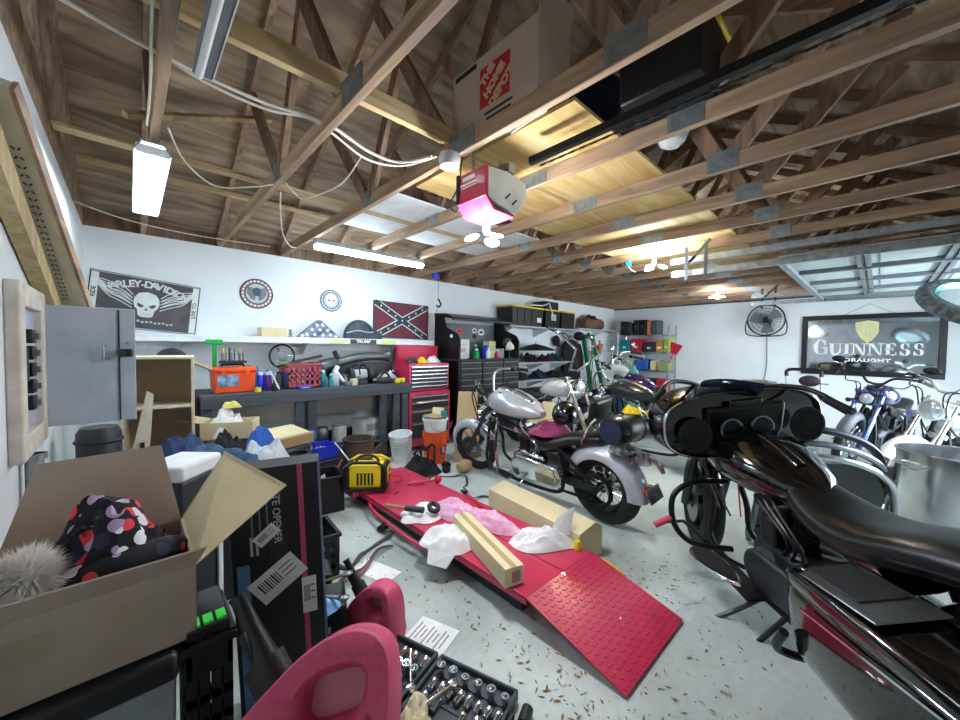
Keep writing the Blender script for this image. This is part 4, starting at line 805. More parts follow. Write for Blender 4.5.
# ---- under the bench
t = thing('bin', 'blue plastic bin full of odds and ends on the black tote by the bench', 'bin', (1.36, 3.86, .27), .1)
for s in (1, -1): B().box((0, s*.12, .06), (.34, .010, .12)).done('side', 'blue', t); B().box((s*.17, 0, .06), (.010, .23, .12)).done('side', 'blue', t)
B().box((0, 0, .006), (.34, .24, .012)).done('bottom', 'blue', t)
for k, (x, y, m, s, l) in enumerate(((-.08, .02, 'white', .075, 'white rag in the blue bin'), (.06, -.02, 'pink', .06, 'pink rag in the blue bin'), (.0, .05, 'tan', .06, 'tan rag in the blue bin'))):
    b = B(); cloth(b, (0, 0, 0), s, s*.9, .11, 12, k+1.3); tag(b.done('rag', m, smooth=True, loc=(1.36+x, 3.86+y, .285)), l, 'rag')
t = thing('scoop', 'blue plastic scoop sticking out of the blue bin', 'scoop', (1.36, 3.90, .34), 0, rot=(.3, -.5, .2)); b = B(); b.ball((0, 0, .17), (.075, .02, .075), 14, 8); b.done('scoop', mat('sky_blue', '#3d86d6', .45), t, smooth=True); B().cyl((0, 0, 0), (0, 0, .10), .010).done('handle', 'blue', t)
cable('rod', [(1.50, 3.74, .42), (1.62, 3.50, .18)], .007, 'offwhite', 'thin pale rod leaning out of the blue bin'); bpy.data.objects['rod']['category'] = 'rod'
t = thing('storage_tote', 'black tote under the blue bin in front of the bench', 'storage tote', (1.38, 3.86, 0), .1); B().box((0, 0, .12), (.46, .34, .24), tp=(1.08, 1.08)).done('body', 'black', t, bev=.015); B().box((0, 0, .255), (.52, .39, .025)).done('lid', 'black', t, bev=.008)
t = thing('crock', 'brown stoneware crock beside the blue bin', 'crock', (1.86, 3.95, 0)); B().lathe([(.13, 0), (.16, .03), (.17, .20), (.16, .33), (.17, .37), (.15, .37), (.14, .05), (.01, .05)], n=24).done('crock', 'brown', t, smooth=True); B().torus((0, 0, .36), .165, .012, 'z', 28, 8).done('rim', 'dgrey', t, smooth=True)
t = thing('round_disc', 'grey-brown round wooden lid leaning behind the crock', 'lid', (2.14, 4.02, .13), 0, rot=(.2, 0, .3)); B().lathe([(.01, -.01), (.11, -.01), (.11, .01), (.01, .01)], ax='y', n=28).done('disc', 'brown', t); B().ball((0, -.015, 0), .022, 10, 8).done('knob', 'dgrey', t)
t = thing('laundry_basket', 'white perforated waste basket tipped beside the tool chest', 'basket', (2.42, 3.96, .012), 0, rot=(.08, -.12, 0))
b = B(); n = 26
for j, (r0, z0, r1, z1) in enumerate(((.105, 0, .107, .03), (.128, .26, .135, .33))): b.lathe([(r0, z0), (r1, z1), (r1-.005, z1), (r0-.005, z0)], n=n)
for i in range(n):
    a = 2*PI*i/n; b.tube([(.105*math.cos(a), .105*math.sin(a), .02), (.127*math.cos(a), .127*math.sin(a), .27)], .0075, 5)
for k in range(6): b.torus((0, 0, .05+.038*k), .1075+.0032*k, .006, 'z', n, 5)
b.lathe([(.01, 0), (.106, 0), (.106, .008), (.01, .008)], n=n); b.done('basket', 'white', t); B().torus((0, 0, .33), .135, .009, 'z', 28, 8).done('rim', 'white', t, smooth=True)
t = thing('carton', 'long flat open carton on the pile below the bench', 'carton', (.86, 3.56, .50), .35); B().box((0, 0, .05), (.72, .25, .09)).done('body', 'card', t, bev=.004); B().box((0, .05, .115), (.70, .26, .006), (.16, 0, 0)).done('flap', 'cardl', t); B().box((-.1, .02, .122), (.2, .06, .002), (.16, 0, 0)).done('red_print', 'redp', t)
tag(B().box((.86, 3.56, .25), (.62, .30, .498), (0, 0, .35)).done('footlocker', 'dgrey', bev=.015), 'dark storage trunk under the long flat open carton', 'trunk')
t = thing('funnel', 'yellow plastic funnel behind the yellow jobsite tool', 'funnel', (1.98, 3.72, 0)); B().lathe([(.012, 0), (.016, .08), (.06, .15), (.07, .17), (.055, .15), (.01, .08)], n=18).done('funnel', 'yellow', t, smooth=True); B().box((.07, 0, .15), (.04, .02, .01)).done('tab', 'yellow', t)
t = thing('plastic_bag', 'white plastic bag on the floor by the red lift end', 'bag', (1.66, 3.68, 0)); b = B(); cloth(b, (0, 0, 0), .20, .15, .12, 18, 6.6, 1.1); b.done('bag', 'offwhite', t, smooth=True)
# ================================================================= tool chests, shelving and the far corner
def handle_bar(b, x, y, z, w): b.box((x, y, z), (w, .012, .014)); return b
tc = thing('tool_chest', 'red two-tier tool chest with its top lid open', 'tool chest', (3.02, 4.44, 0))
B().box((0, 0, .42), (.68, .46, .74)).done('cabinet', 'red', tc, bev=.006)
B().box((0, .0, .985), (.66, .42, .37)).done('top_chest', 'red', tc, bev=.006)
for i in range(6):
    d = B().box((.0, -.215, .845+.052*i), (.60, .012, .046)).done('drawer', 'dgrey', tc, bev=.002); handle_bar(B(), 0, -.226, .863+.052*i, .60).done('drawer_pull', 'alu', d)
for i, (z, h) in enumerate(((.70, .07), (.60, .10), (.46, .15), (.27, .20))):
    d = B().box((.0, -.235, z), (.60, .012, h)).done('drawer', 'dgrey', tc, bev=.002); handle_bar(B(), 0, -.246, z+h/2-.012, .60).done('drawer_pull', 'alu', d)
B().tube([(-.26, -.24, .655), (-.26, -.30, .655), (.26, -.30, .655), (.26, -.24, .655)], .013, 8).done('push_bar', 'alu', tc)
lid = B(); lid.box((0, .15, 1.29), (.66, .02, .25), (.12, 0, 0)); 
for s in (1, -1): lid.box((s*.322, .115, 1.29), (.016, .09, .24), (.12, 0, 0))
lid.done('lid', 'red', tc, bev=.004)
for x in (-.28, .28):
    for y in (-.17, .17): B().cyl((x-.015, y, .03), (x+.015, y, .03), .03, n=14).done('caster', 'black', tc, smooth=True)
for k, (x, m, s, l) in enumerate(((-.18, 'dgrey', .10, 'dark rag heaped in the open red tool chest'), (-.02, 'yellow', .07, 'yellow rag in the open red tool chest'), (.17, 'offwhite', .12, 'pale pink-white rag in the open red tool chest'))):
    b = B(); cloth(b, (0, 0, 0), s, .10, .10, 12, k*2.2+.7); tag(b.done('rag', m, smooth=True, loc=(3.02+x, 4.40, 1.172)), l, 'rag')
def bucket(nm, label, loc, r0, r1, h, m, band=None):
    t = thing(nm, label, 'bucket', loc)
    B().lathe([(r0, 0), (r1, h), (r1-.006, h), (r0-.006, .008), (.005, .008)], n=28).done('body', m, t, smooth=True, ang=50)
    for z in (h*.86, h*.93, h): B().torus((0, 0, z-.004), r0+(r1-r0)*z/h+.004, .006, 'z', 28, 6).done('rib', m, t, smooth=True)
    B().tube(arc((0, 0), r1+.012, PI*1.05, PI*1.95, 14, lambda u, v: (u, v*.25-.12, h*.86+v*.75)), .003, 5).done('bail', 'steel', t)
    return t
bk = bucket('bucket', 'orange bucket standing in front of the red tool chest', (2.71, 3.68, 0), .128, .148, .37, 'orange')
for i in range(3): B().box((.02+.03*(i-1), -.139, .15+.02*i), (.03, .004, .07), (0.05, 0, .1*(i-1))).done('label', ['blue', 'white', 'redp'][i], bk)
bucket('bucket', 'white bucket nested in the orange bucket', (2.71, 3.68, .375), .130, .148, .16, 'offwhite')
t = thing('cardboard_scrap', 'torn cardboard piece lying on the white bucket', 'cardboard', (2.71, 3.68, .54), .4); B().box((0, 0, .02), (.26, .20, .006), (.08, .05, 0)).done('panel', 'card', t); B().box((.12, .03, .055), (.008, .16, .09), (0, .3, 0)).done('flap', 'cardl', t); B().box((.06, -.09, .05), (.07, .05, .06)).done('green_box', 'teal', t)
# black hutch style tool cabinet
hc = thing('tool_cabinet', 'large black rolling tool cabinet with the top hutch opened', 'tool cabinet', (4.14, 4.44, 0))
B().box((0, .02, .64), (1.32, .60, 1.10)).done('cabinet', 'blacks', hc, bev=.008)
for c, (x, w) in enumerate(((-.42, .42), (.03, .44), (.45, .36))):
    for i in range(9):
        z = 1.14-.085*i if i < 5 else .74-.13*(i-4)
        h = .075 if i < 5 else .12
        if z < .15: continue
        d = B().box((x, -.288, z), (w, .016, h)).done('drawer', 'dgrey', hc, bev=.003); handle_bar(B(), x, -.30, z+h*.36, w*.96).done('drawer_pull', 'grey', d)
B().box((0, -.0, 1.205), (1.34, .62, .03)).done('worktop', 'dgrey', hc, bev=.004)
B().box((0, .31, 1.50), (1.30, .016, .56)).done('hutch_back', 'grey', hc)
for s in (1, -1):
    b = B(); b.prism([(-.29, 1.22), (.31, 1.22), (.31, 1.90), (.12, 1.90), (.04, 1.70), (-.22, 1.60), (-.29, 1.50)], .03, lambda u, v, w, s=s: (s*.65+w-.015, u, v)); b.done('hutch_side', 'blacks', hc, bev=.003)
b = B(); b.rings([[(x, .31, 1.88), (x, -.12, 1.82), (x, -.13, 1.845), (x, .0, 1.90), (x, .31, 1.92)] for x in (-.67, .67)]); b.done('hutch_lid', 'blacks', hc, bev=.004)
B().box((0, -.12, 1.815), (1.3, .03, .03)).done('lid_grip', 'dgrey', hc)
for x, z, r, m in ((-.5, 1.62, .075, 'redp'), (.32, 1.66, .06, 'white'), (-.17, 1.66, .05, 'orange'), (.16, 1.68, .045, 'offwhite'), (.16, 1.58, .04, 'dgrey')):
    b = B(); poly_ = ell(0, 0, r*1.3, r*.7 if m == 'redp' else r, 18); b.prism(poly_, .002, lambda u, v, w: (x+u, .300-w, z+v)); s_ = b.done('sticker', m, hc)
    b = B(); b.prism(ell(0, 0, r*.8, r*.3, 12), .001, lambda u, v, w: (x+u, .2975-w, z+v)); b.done('sticker_mark', 'white' if m == 'redp' else 'black', s_)
B().box((-.675, -.12, 1.56), (.004, .06, .05)).done('side_sticker', 'white', hc)
for x in (-.58, .58):
    for y in (-.22, .24): B().cyl((x-.02, y, .05), (x+.02, y, .05), .05, n=14).done('caster', 'black', hc, smooth=True)
for k, (x, y, w, d, h, m, nm, l, ct) in enumerate(((-.46, -.05, .20, .16, .22, 'offwhite', 'carton', 'white carton at the left inside the black hutch', 'carton'), (-.30, .12, .30, .10, .30, 'paper', 'carton', 'tall white box at the back of the black hutch', 'carton'), (-.02, .06, .10, .10, .20, 'teal', 'jug', 'teal jug in the black hutch', 'jug'),
        (.12, -.02, .12, .12, .22, 'blue', 'jug', 'blue jug in the black hutch', 'jug'), (.28, .05, .16, .14, .28, mat('pale_lime', '#d8df9a', .6), 'carton', 'pale lime box in the black hutch', 'carton'), (.45, .02, .16, .16, .16, 'lgrey', 'carton', 'light grey box at the right of the black hutch', 'carton'), (-.17, -.12, .10, .10, .13, 'green', 'jug', 'dark green jar in front in the black hutch', 'jug'), (.05, -.16, .07, .07, .15, 'white', 'jug', 'small white bottle in front in the black hutch', 'jug'), (.24, -.16, .07, .07, .12, 'redp', 'jug', 'small red bottle in front in the black hutch', 'jug'))):
    t = thing(nm, l, ct, (4.14+x, 4.44+y, 1.221), .1*(k % 3-1))
    if ct == 'jug': B().lathe([(w*.5, 0), (w*.5, h*.7), (w*.2, h*.88), (w*.2, h), (.004, h)], n=14).done('body', m, t, smooth=True); B().cyl((0, 0, h), (0, 0, h+.02), w*.24, n=12).done('cap', 'white', t)
    else: B().box((0, 0, h/2), (w, d, h)).done('body', m, t, bev=.004); B().box((0, -d/2-.001, h*.6), (w*.6, .002, h*.3)).done('label', 'lgrey', t)
# black helmet-like trimmer on the cabinet right
t = thing('shop_lamp', 'brown and white clip lamp at the right of the black hutch', 'lamp', (4.62, 4.22, 1.221)); B().lathe([(.06, 0), (.06, .015), (.012, .02), (.012, .12)], n=14).done('base', 'dgrey', t); B().lathe([(.02, -.06), (.05, -.03), (.085, .05), (.08, .05), (.02, -.04)], (0, -.03, .19), 'y', 20, r=(.4, 0, .4)).done('shade', 'offwhite', t, smooth=True); b = B(); b.ball((0, .05, .26), .08, 14, 10); b.done('cover', 'brown', t, smooth=True)
# ---- long shelves right of the cabinet
def wallshelf(label, x0, x1, z, d, y=YB, m='lgrey'):
    t = thing('wall_shelf', label, 'shelf', ((x0+x1)/2, y-.002-d/2, z), 0, 'steel wall shelves')
    B().box((0, 0, -.012), (x1-x0, d, .022)).done('board', m, t, bev=.002)
    n = max(2, int((x1-x0)/.8)+1)
    for i in range(n):
        x = -(x1-x0)/2+.12+((x1-x0)-.24)*i/(n-1); B().prism([(0, 0), (0, -.16), (.025, -.16), (d*.9, -.02), (d*.9, 0)], .018, lambda u, v, w, x=x: (x+w, d/2-u, -.024+v)).done('bracket', 'white', t)
    return t
wallshelf('high shelf carrying the yellow-lidded totes', 4.86, 7.15, 1.80, .42); wallshelf('high shelf at the far left of the corner with a brown bag', 7.2, 9.35, 1.85, .34)
wallshelf('middle shelf piled with dark clothes', 4.95, 6.75, 1.13, .45); wallshelf('lower shelf with dark jackets', 4.95, 6.75, .80, .45); wallshelf('short shelf behind the green ladder', 8.05, 9.0, 1.35, .22)
def tote(label, x, w, h=.33, z=1.801, y=4.62, lid='yellow', d=.40):
    t = thing('storage_tote', label, 'storage tote', (x, y, z), 0, 'storage totes')
    B().box((0, 0, h/2), (w*.92, d*.9, h), tp=(1.06, 1.06)).done('body', 'black', t, bev=.012); B().box((0, 0, h+.012), (w, d, .026)).done('lid', lid, t, bev=.008)
    for i in range(4): B().box((-w*.33+w*.22*i, -d*.475, h*.5), (.018, .012, h*.8), (.035, 0, 0)).done('rib', 'black', t)
    return t
t = tote('large black tote with yellow lid at the left of the high shelf', 5.36, .92); B().box((.30, -.202, .12), (.12, .004, .09)).done('label', 'white', t)
t = tote('middle black tote with yellow lid and a pale print on the high shelf', 6.12, .48); B().box((0, -.202, .2), (.16, .004, .12)).done('label', 'lgrey', t)
tote('right hand black tote with yellow lid on the high shelf', 6.66, .48)
t = thing('tool_case', 'black plastic case on top of the yellow-lidded totes', 'case', (6.15, 4.64, 2.160)); B().box((0, 0, .08), (.44, .32, .16)).done('body', 'black', t, bev=.015); B().tube([(-.07, -.16, .10), (-.07, -.19, .10), (.07, -.19, .10), (.07, -.16, .10)], .01, 6).done('handle', 'dgrey', t)
t = thing('folding_ruler', 'pale folding stick hanging over the front of the totes', 'stick', (5.80, 4.40, 2.17)); B().tube([(-.45, .10, .03), (0, .05, .04), (.12, -.02, .09), (.22, -.05, -.16)], .012, 6).done('stick', 'offwhite', t)
t = thing('duffel_bag', 'brown and black bag on the high shelf near the corner', 'bag', (7.95, 4.66, 1.851)); b = B(); loft(b, [(-.42, 0, .12, .10, .11, 2.6), (-.3, 0, .13, .14, .13, 2.6), (.3, 0, .13, .14, .13, 2.6), (.42, 0, .12, .10, .11, 2.6)], 16); b.done('body', mat('brown_cloth', '#7a5a48', .8, col2='#5b4438', scale=6), t, smooth=True); b = B(); cloth(b, (0, 0, .22), .34, .12, .14, 14, 2.2); b.done('flap', 'bcloth', t, smooth=True)
for k, (x, z, m, s, l) in enumerate(((5.25, 1.131, 'gcloth', .17, 'grey folded jacket at the left on the middle clothes shelf'), (5.65, 1.131, 'bcloth', .20, 'black jacket heap in the centre of the middle clothes shelf'), (6.10, 1.131, mat('maroon', '#3d1a30', .85), .20, 'maroon jacket on the right of the middle clothes shelf'), (6.48, 1.131, mat('dark_teal', '#183a3a', .85), .14, 'dark teal cloth at the right end of the middle clothes shelf'),
        (5.3, .801, 'bcloth', .28, 'black coat heap at the left on the lower clothes shelf'), (5.85, .801, 'navy', .26, 'navy coat heap in the middle of the lower clothes shelf'), (6.4, .801, 'bcloth', .28, 'black coat heap at the right on the lower clothes shelf'))):
    b = B(); cloth(b, (0, 0, 0), s, .19, .20, 14, k*1.9+.4); tag(b.done('jacket', m, smooth=True, loc=(x, 4.62, z)), l, 'jacket')
t = thing('umbrella', 'black umbrella canopy on top of the clothes shelf', 'umbrella', (5.75, 4.56, 1.38)); b = B(); b.lathe([(.005, .10), (.18, .06), (.40, -.02), (.39, -.03), (.17, .045), (.005, .085)], n=8); b.done('canopy', 'bcloth', t); B().cyl((0, 0, .06), (0, 0, .14), .008).done('shaft', 'steel', t)
tote('black tote with black lid under the clothes shelves at left', 5.2, .5, .34, .255, 4.50, 'black'); tote('second black tote under the clothes shelves', 5.75, .5, .34, .255, 4.50, 'black')
tag(B().box((5.5, 4.55, .126), (1.2, .4, .252)).done('footlocker', 'dgrey', bev=.01), 'dark chest below the two black lidded totes', 'trunk')
for k, (x, y, z, m, l) in enumerate(((4.98, 4.20, .0, 'yellow', 'yellow oil jug on the floor by the black cabinet'), (5.22, 4.18, 0, 'teal', 'teal oil jug second from the black cabinet'), (5.45, 4.2, 0, 'blue', 'blue oil jug third from the black cabinet'), (5.7, 4.2, 0, 'yellow', 'yellow oil jug farthest from the black cabinet'))):
    t = thing('oil_jug', l, 'jug', (x, y, z+.0), .2*k, 'oil jugs'); b = B(); loft(b, [(-.075, 0, .13, .05, .12, 4), (-.07, 0, .13, .055, .13, 4), (.05, 0, .13, .055, .13, 4), (.075, 0, .12, .045, .11, 4)], 14); b.done('body', m, t, smooth=True); B().cyl((-.045, 0, .26), (-.045, 0, .31), .02, n=12).done('cap', 'black', t); B().box((0, -.057, .13), (.09, .003, .12)).done('label', 'white', t)
ct = thing('coat', 'long black coat hanging on the wall left of the green ladder', 'coat', (7.15, 4.70, 1.60))
b = B(); loft(b, [(0, 0, 0, .02, .02, 2), (.04, 0, 0, .20, .06, 2.4), (.15, 0, 0, .30, .10, 2.6), (.55, 0, 0, .30, .11, 2.6), (1.05, 0, 0, .36, .12, 2.6), (1.10, 0, 0, .34, .10, 2.6)], 28)
for v in b.bm.verts:
    x, y, z = v.co; f = .03*math.sin(y*38+x*2)*min(1, x*1.5); v.co = Vector((y, z+f-.02, -x))
b.done('body', 'bcloth', ct, smooth=True)
for s in (1, -1): B().tube([(s*.24, -.03, -.12), (s*.34, -.06, -.40), (s*.32, -.08, -.68)], [.075, .065, .055], 10).done('sleeve', 'bcloth', ct, smooth=True)
B().tube([(0, .06, .02), (0, .02, .06), (0, -.03, .02)], .006, 6).done('hook', 'steel', ct)
t = thing('cap', 'black cap hung on the wall above the long coat', 'cap', (6.70, 4.79, 1.56), 0); b = B(); b.ball((0, -.03, 0), (.10, .07, .12), 16, 10); b.done('crown', 'bcloth', t, smooth=True); B().box((0, -.09, -.10), (.14, .10, .01), (.6, 0, 0)).done('brim', 'bcloth', t, bev=.004)
t = thing('cap', 'black cap on top of the long coat', 'cap', (7.34, 4.60, 1.64), 0); b = B(); b.ball((0, 0, .03), (.15, .12, .10), 16, 10); b.done('crown', 'bcloth', t, smooth=True); B().box((.05, -.13, 0), (.16, .10, .01), (.2, 0, 0)).done('brim', 'bcloth', t, bev=.004)
# green ladder
ld = thing('ladder', 'green fibreglass stepladder leaning folded against the back wall', 'ladder', (7.86, 4.33, 0), 0, rot=(-.22, 0, 0))
for s in (1, -1): B().rings([[(s*.28-.035, -.05, 0), (s*.28+.035, -.05, 0), (s*.28+.035, .03, 0), (s*.28-.035, .03, 0)], [(s*.19-.035, -.05, 1.72), (s*.19+.035, -.05, 1.72), (s*.19+.035, .03, 1.72), (s*.19-.035, .03, 1.72)]]).done('rail', 'dgreen', ld)
for i in range(5):
    z = .28+.30*i; w = .26-.052*z; B().box((0, -.02, z), (w*2, .09, .03)).done('step', 'offwhite', ld, bev=.004)
B().box((0, -.02, 1.73), (.38, .13, .05)).done('cap', 'dgreen', ld, bev=.008)
for s in (1, -1): B().box((s*.26, -.0, .02), (.06, .08, .03)).done('foot', 'black', ld)
for k, (x, y, m, h, w, l) in enumerate(((7.66, 3.95, mat('petrol', '#123a52', .85), 1.5, .27, 'dark petrol jacket heaped by the green ladder'), (8.08, 3.66, mat('aqua', '#6fb8b6', .85), 1.35, .18, 'aqua cloth draped beside the petrol jacket'))):
    b = B(); cloth(b, (0, 0, 0), w, .20, h, 16, k+4.4, .8); tag(b.done('jacket', m, smooth=True, loc=(x, y, 0)), l, 'jacket')
t = thing('paint_bottle', 'small orange bottle on the short shelf behind the ladder', 'bottle', (8.45, 4.72, 1.351)); B().lathe([(.05, 0), (.05, .14), (.02, .18), (.02, .22), (.004, .22)], n=14).done('body', 'orange', t, smooth=True); B().cyl((0, 0, .22), (0, 0, .25), .024).done('cap', 'black', t)
t = thing('oil_can', 'white can beside the small orange bottle', 'can', (8.62, 4.72, 1.351)); B().lathe([(.045, 0), (.045, .17), (.004, .17)], n=16).done('body', 'offwhite', t, smooth=True); B().torus((0, 0, .17), .043, .004, 'z', 16, 6).done('rim', 'steel', t)
# wire rack in the corner
rk = thing('wire_rack', 'chrome wire shelving rack in the far corner', 'shelving rack', (9.10, 3.86, 0))
for x in (-.22, .22):
    for y in (-.60, .60): B().cyl((x, y, 0), (x, y, 1.95), .014, n=8).done('post', 'chrome', rk)
RZ = (.42, .90, 1.34, 1.74)
for z in RZ:
    b = B()
    for i in range(25): y = -.6+1.2*i/24; b.box((0, y, z-.006), (.44, .004, .004))
    for x in (-.22, -.07, .07, .22): b.box((x, 0, z-.012), (.006, 1.2, .006)); 
    for x in (-.22, .22): b.box((x, 0, z-.036), (.006, 1.2, .006))
    b.done('wire_shelf', 'alu', rk)
for k, (y, m, h, w) in enumerate(((4.36, 'black', .34, .15), (4.20, 'dgrey', .30, .13), (4.04, 'black', .36, .14), (3.88, 'blacks', .36, .14), (3.74, mat('salmon', '#d77a55', .6), .33, .09), (3.60, mat('slate_case', '#4b555c', .5), .34, .15))):
    t = thing('tool_case', ['black case at the left end of the top wire shelf', 'dark grey case second from left on the top wire shelf', 'tall black case third from left on the top wire shelf', 'black case next to the salmon one on the top wire shelf', 'salmon coloured case on the top wire shelf', 'slate case at the right end of the top wire shelf'][k], 'case', (9.10, y, 1.741), 0, 'cases standing on the top wire shelf')
    B().box((0, 0, h/2), (.34, w-.01, h)).done('body', m, t, bev=.02, seg=3); B().tube([(-.171, -.0, h*.45), (-.20, 0, h*.45), (-.20, 0, h*.62), (-.171, 0, h*.62)], .008, 6).done('handle', 'grey', t)
for k, (y, m, w, h, l) in enumerate(((4.32, 'teal', .26, .25, 'teal box on the second wire shelf'), (4.03, 'redp', .26, .28, 'red box on the second wire shelf'), (3.72, 'dgrey', .30, .22, 'black box with a red lid on the second wire shelf'), (3.48, mat('ochre', '#c88a3a', .6), .15, .25, 'ochre box on the second wire shelf'), (3.32, mat('limebox', '#b7cf3a', .6), .13, .28, 'lime box at the right end of the second wire shelf'))):
    t = thing('box', l, 'box', (9.09, y, 1.341), 0, 'boxes on the second wire shelf'); B().box((0, 0, h/2), (.32, w, h)).done('body', m, t, bev=.01); B().box((0, 0, h+.012), (.33, w+.01, .022)).done('lid', 'redp' if k == 2 else m, t, bev=.005); B().box((-.162, 0, h*.4), (.003, .08, .05)).done('label', 'white', t)
t = thing('round_fan_cover', 'pale round disc leaning on the third wire shelf', 'disc', (9.0, 4.26, 1.08), 0, rot=(0, .12, 0)); B().lathe([(.01, -.02), (.17, -.015), (.17, .015), (.01, .02)], ax='x', n=28).done('disc', mat('pale_sage', '#c4cdbb', .6), t); B().lathe([(.01, -.035), (.05, -.03), (.06, -.018), (.01, -.018)], ax='x', n=18).done('hub', 'lgrey', t)
for k, (y, m, w, h, l) in enumerate(((3.90, mat('blue_bag', '#2a62c0', .7), .34, .27, 'bright blue bag on the third wire shelf'), (3.62, 'cardl', .14, .24, 'tan carton on the third wire shelf'), (3.40, mat('sage', '#a9b77c', .7), .26, .22, 'sage green bag at the right of the third wire shelf'))):
    t = thing('bag' if k != 1 else 'carton', l, 'bag' if k != 1 else 'carton', (9.08, y, .901)); b = B(); loft(b, [(-.15, 0, h/2, w*.42, h*.44, 4), (-.12, 0, h/2, w*.5, h*.5, 4), (.12, 0, h/2, w*.5, h*.5, 4), (.15, 0, h/2, w*.42, h*.44, 4)], 14); b.done('body', m, t, smooth=True); B().tube(arc((0, h*.9), .05, 0, PI, 8, lambda u, v: (-.13, u, v)), .006, 6).done('handle', 'dgrey', t)
for k, (y, m, w, l) in enumerate(((4.2, 'brown', .3, 'brown carton on the lowest wire shelf at left'), (3.75, 'dgrey', .32, 'dark box in the middle of the lowest wire shelf'), (3.42, 'redp', .2, 'red box at the right of the lowest wire shelf'))):
    t = thing('box', l, 'box', (9.08, y, .421)); B().box((0, 0, .14), (.34, w, .28)).done('body', m, t, bev=.01); B().box((0, 0, .285), (.35, w+.01, .012)).done('lid', m, t)
t = thing('dustpan', 'red dustpan hooked on the right end of the wire rack', 'dustpan', (8.98, 3.16, 1.42), 0, rot=(.35, 0, 0)); B().prism([(-.13, 0), (.13, 0), (.09, .24), (-.09, .24)], .02, lambda u, v, w: (w, u, -v+.12)).done('pan', 'redp', t, bev=.004); B().tube([(.01, 0, -.12), (.01, 0, -.42)], .013, 8).done('handle', 'redp', t)
# ---- mirror wall
mw = XR-.002
fn = thing('wall_fan', 'black wall fan with round wire guard on the far wall', 'fan', (mw, 1.55, 2.0))
B().box((-.02, 0, -.02), (.04, .10, .24)).done('wall_plate', 'black', fn, bev=.01); B().tube([(-.03, 0, 0), (-.10, 0, 0)], .022, 10).done('arm', 'black', fn)
B().lathe([(.02, -.19), (.07, -.17), (.085, -.10), (.05, -.08), (.01, -.08)], ax='x', n=20).done('motor', 'black', fn, smooth=True)
b = B()
for x, rr in ((-.20, (.29, .23, .17, .11, .06)), (-.30, (.29, .23, .17, .11, .06))):
    for r in rr: b.torus((x-.03*(r < .2)*(1 if x < -.25 else -1), 0, 0), r, .0025, 'x', 36, 4)
for i in range(40):
    a = 2*PI*i/40; b.tube([(-.33, .05*math.cos(a), .05*math.sin(a)), (-.30, .23*math.cos(a), .23*math.sin(a)), (-.29, .295*math.cos(a), .295*math.sin(a)), (-.21, .295*math.cos(a), .295*math.sin(a)), (-.18, .10*math.cos(a), .10*math.sin(a))], .0018, 3)
b.done('guard', 'dsteel', fn); B().torus((-.25, 0, 0), .30, .012, 'x', 40, 8).done('guard_ring', 'black', fn, smooth=True)
for k in range(3):
    a = 2*PI*k/3+.4; b = B(); b.grid(6, 4, lambda u, v: (-.255+.05*(v-.5)*(1-.3*u), (.05+.21*u)*math.cos(a+(v-.5)*.9)*1, (.05+.21*u)*math.sin(a+(v-.5)*.9)), .002); b.done('blade', 'grey', fn, smooth=True)
b = B(); b.tube(smoothp([(-.25, -.31, 0), (-.25, -.33, -.18), (-.22, -.24, -.30), (-.22, .24, -.30), (-.25, .33, -.18), (-.25, .31, 0)], 5), .011, 8); b.done('stand_bow', 'black', fn, smooth=True)
B().tube(smoothp([(-.12, 0, -.06), (-.03, .01, -.30), (-.015, 0, -.8), (-.015, .02, -1.08), (-.02, .05, -1.2)]), .006, 6).done('power_cord', 'black', fn)
mr = thing('mirror', 'black framed pub mirror with white lettering on the far wall', 'mirror', (mw, .15, 1.515), 0, rot=(PI/2, 0, -PI/2))
B().box((0, 0, .012), (1.64, 1.02, .02)).done('glass', mat('mirror_glass', '#ccd6dc', .05, 1.), mr)
for s in (1, -1): B().box((0, s*.50, .02), (1.74, .085, .04)).done('frame_side', 'blacks', mr, bev=.008); B().box((s*.83, 0, .02), (.085, .92, .04)).done('frame_side', 'blacks', mr, bev=.008)
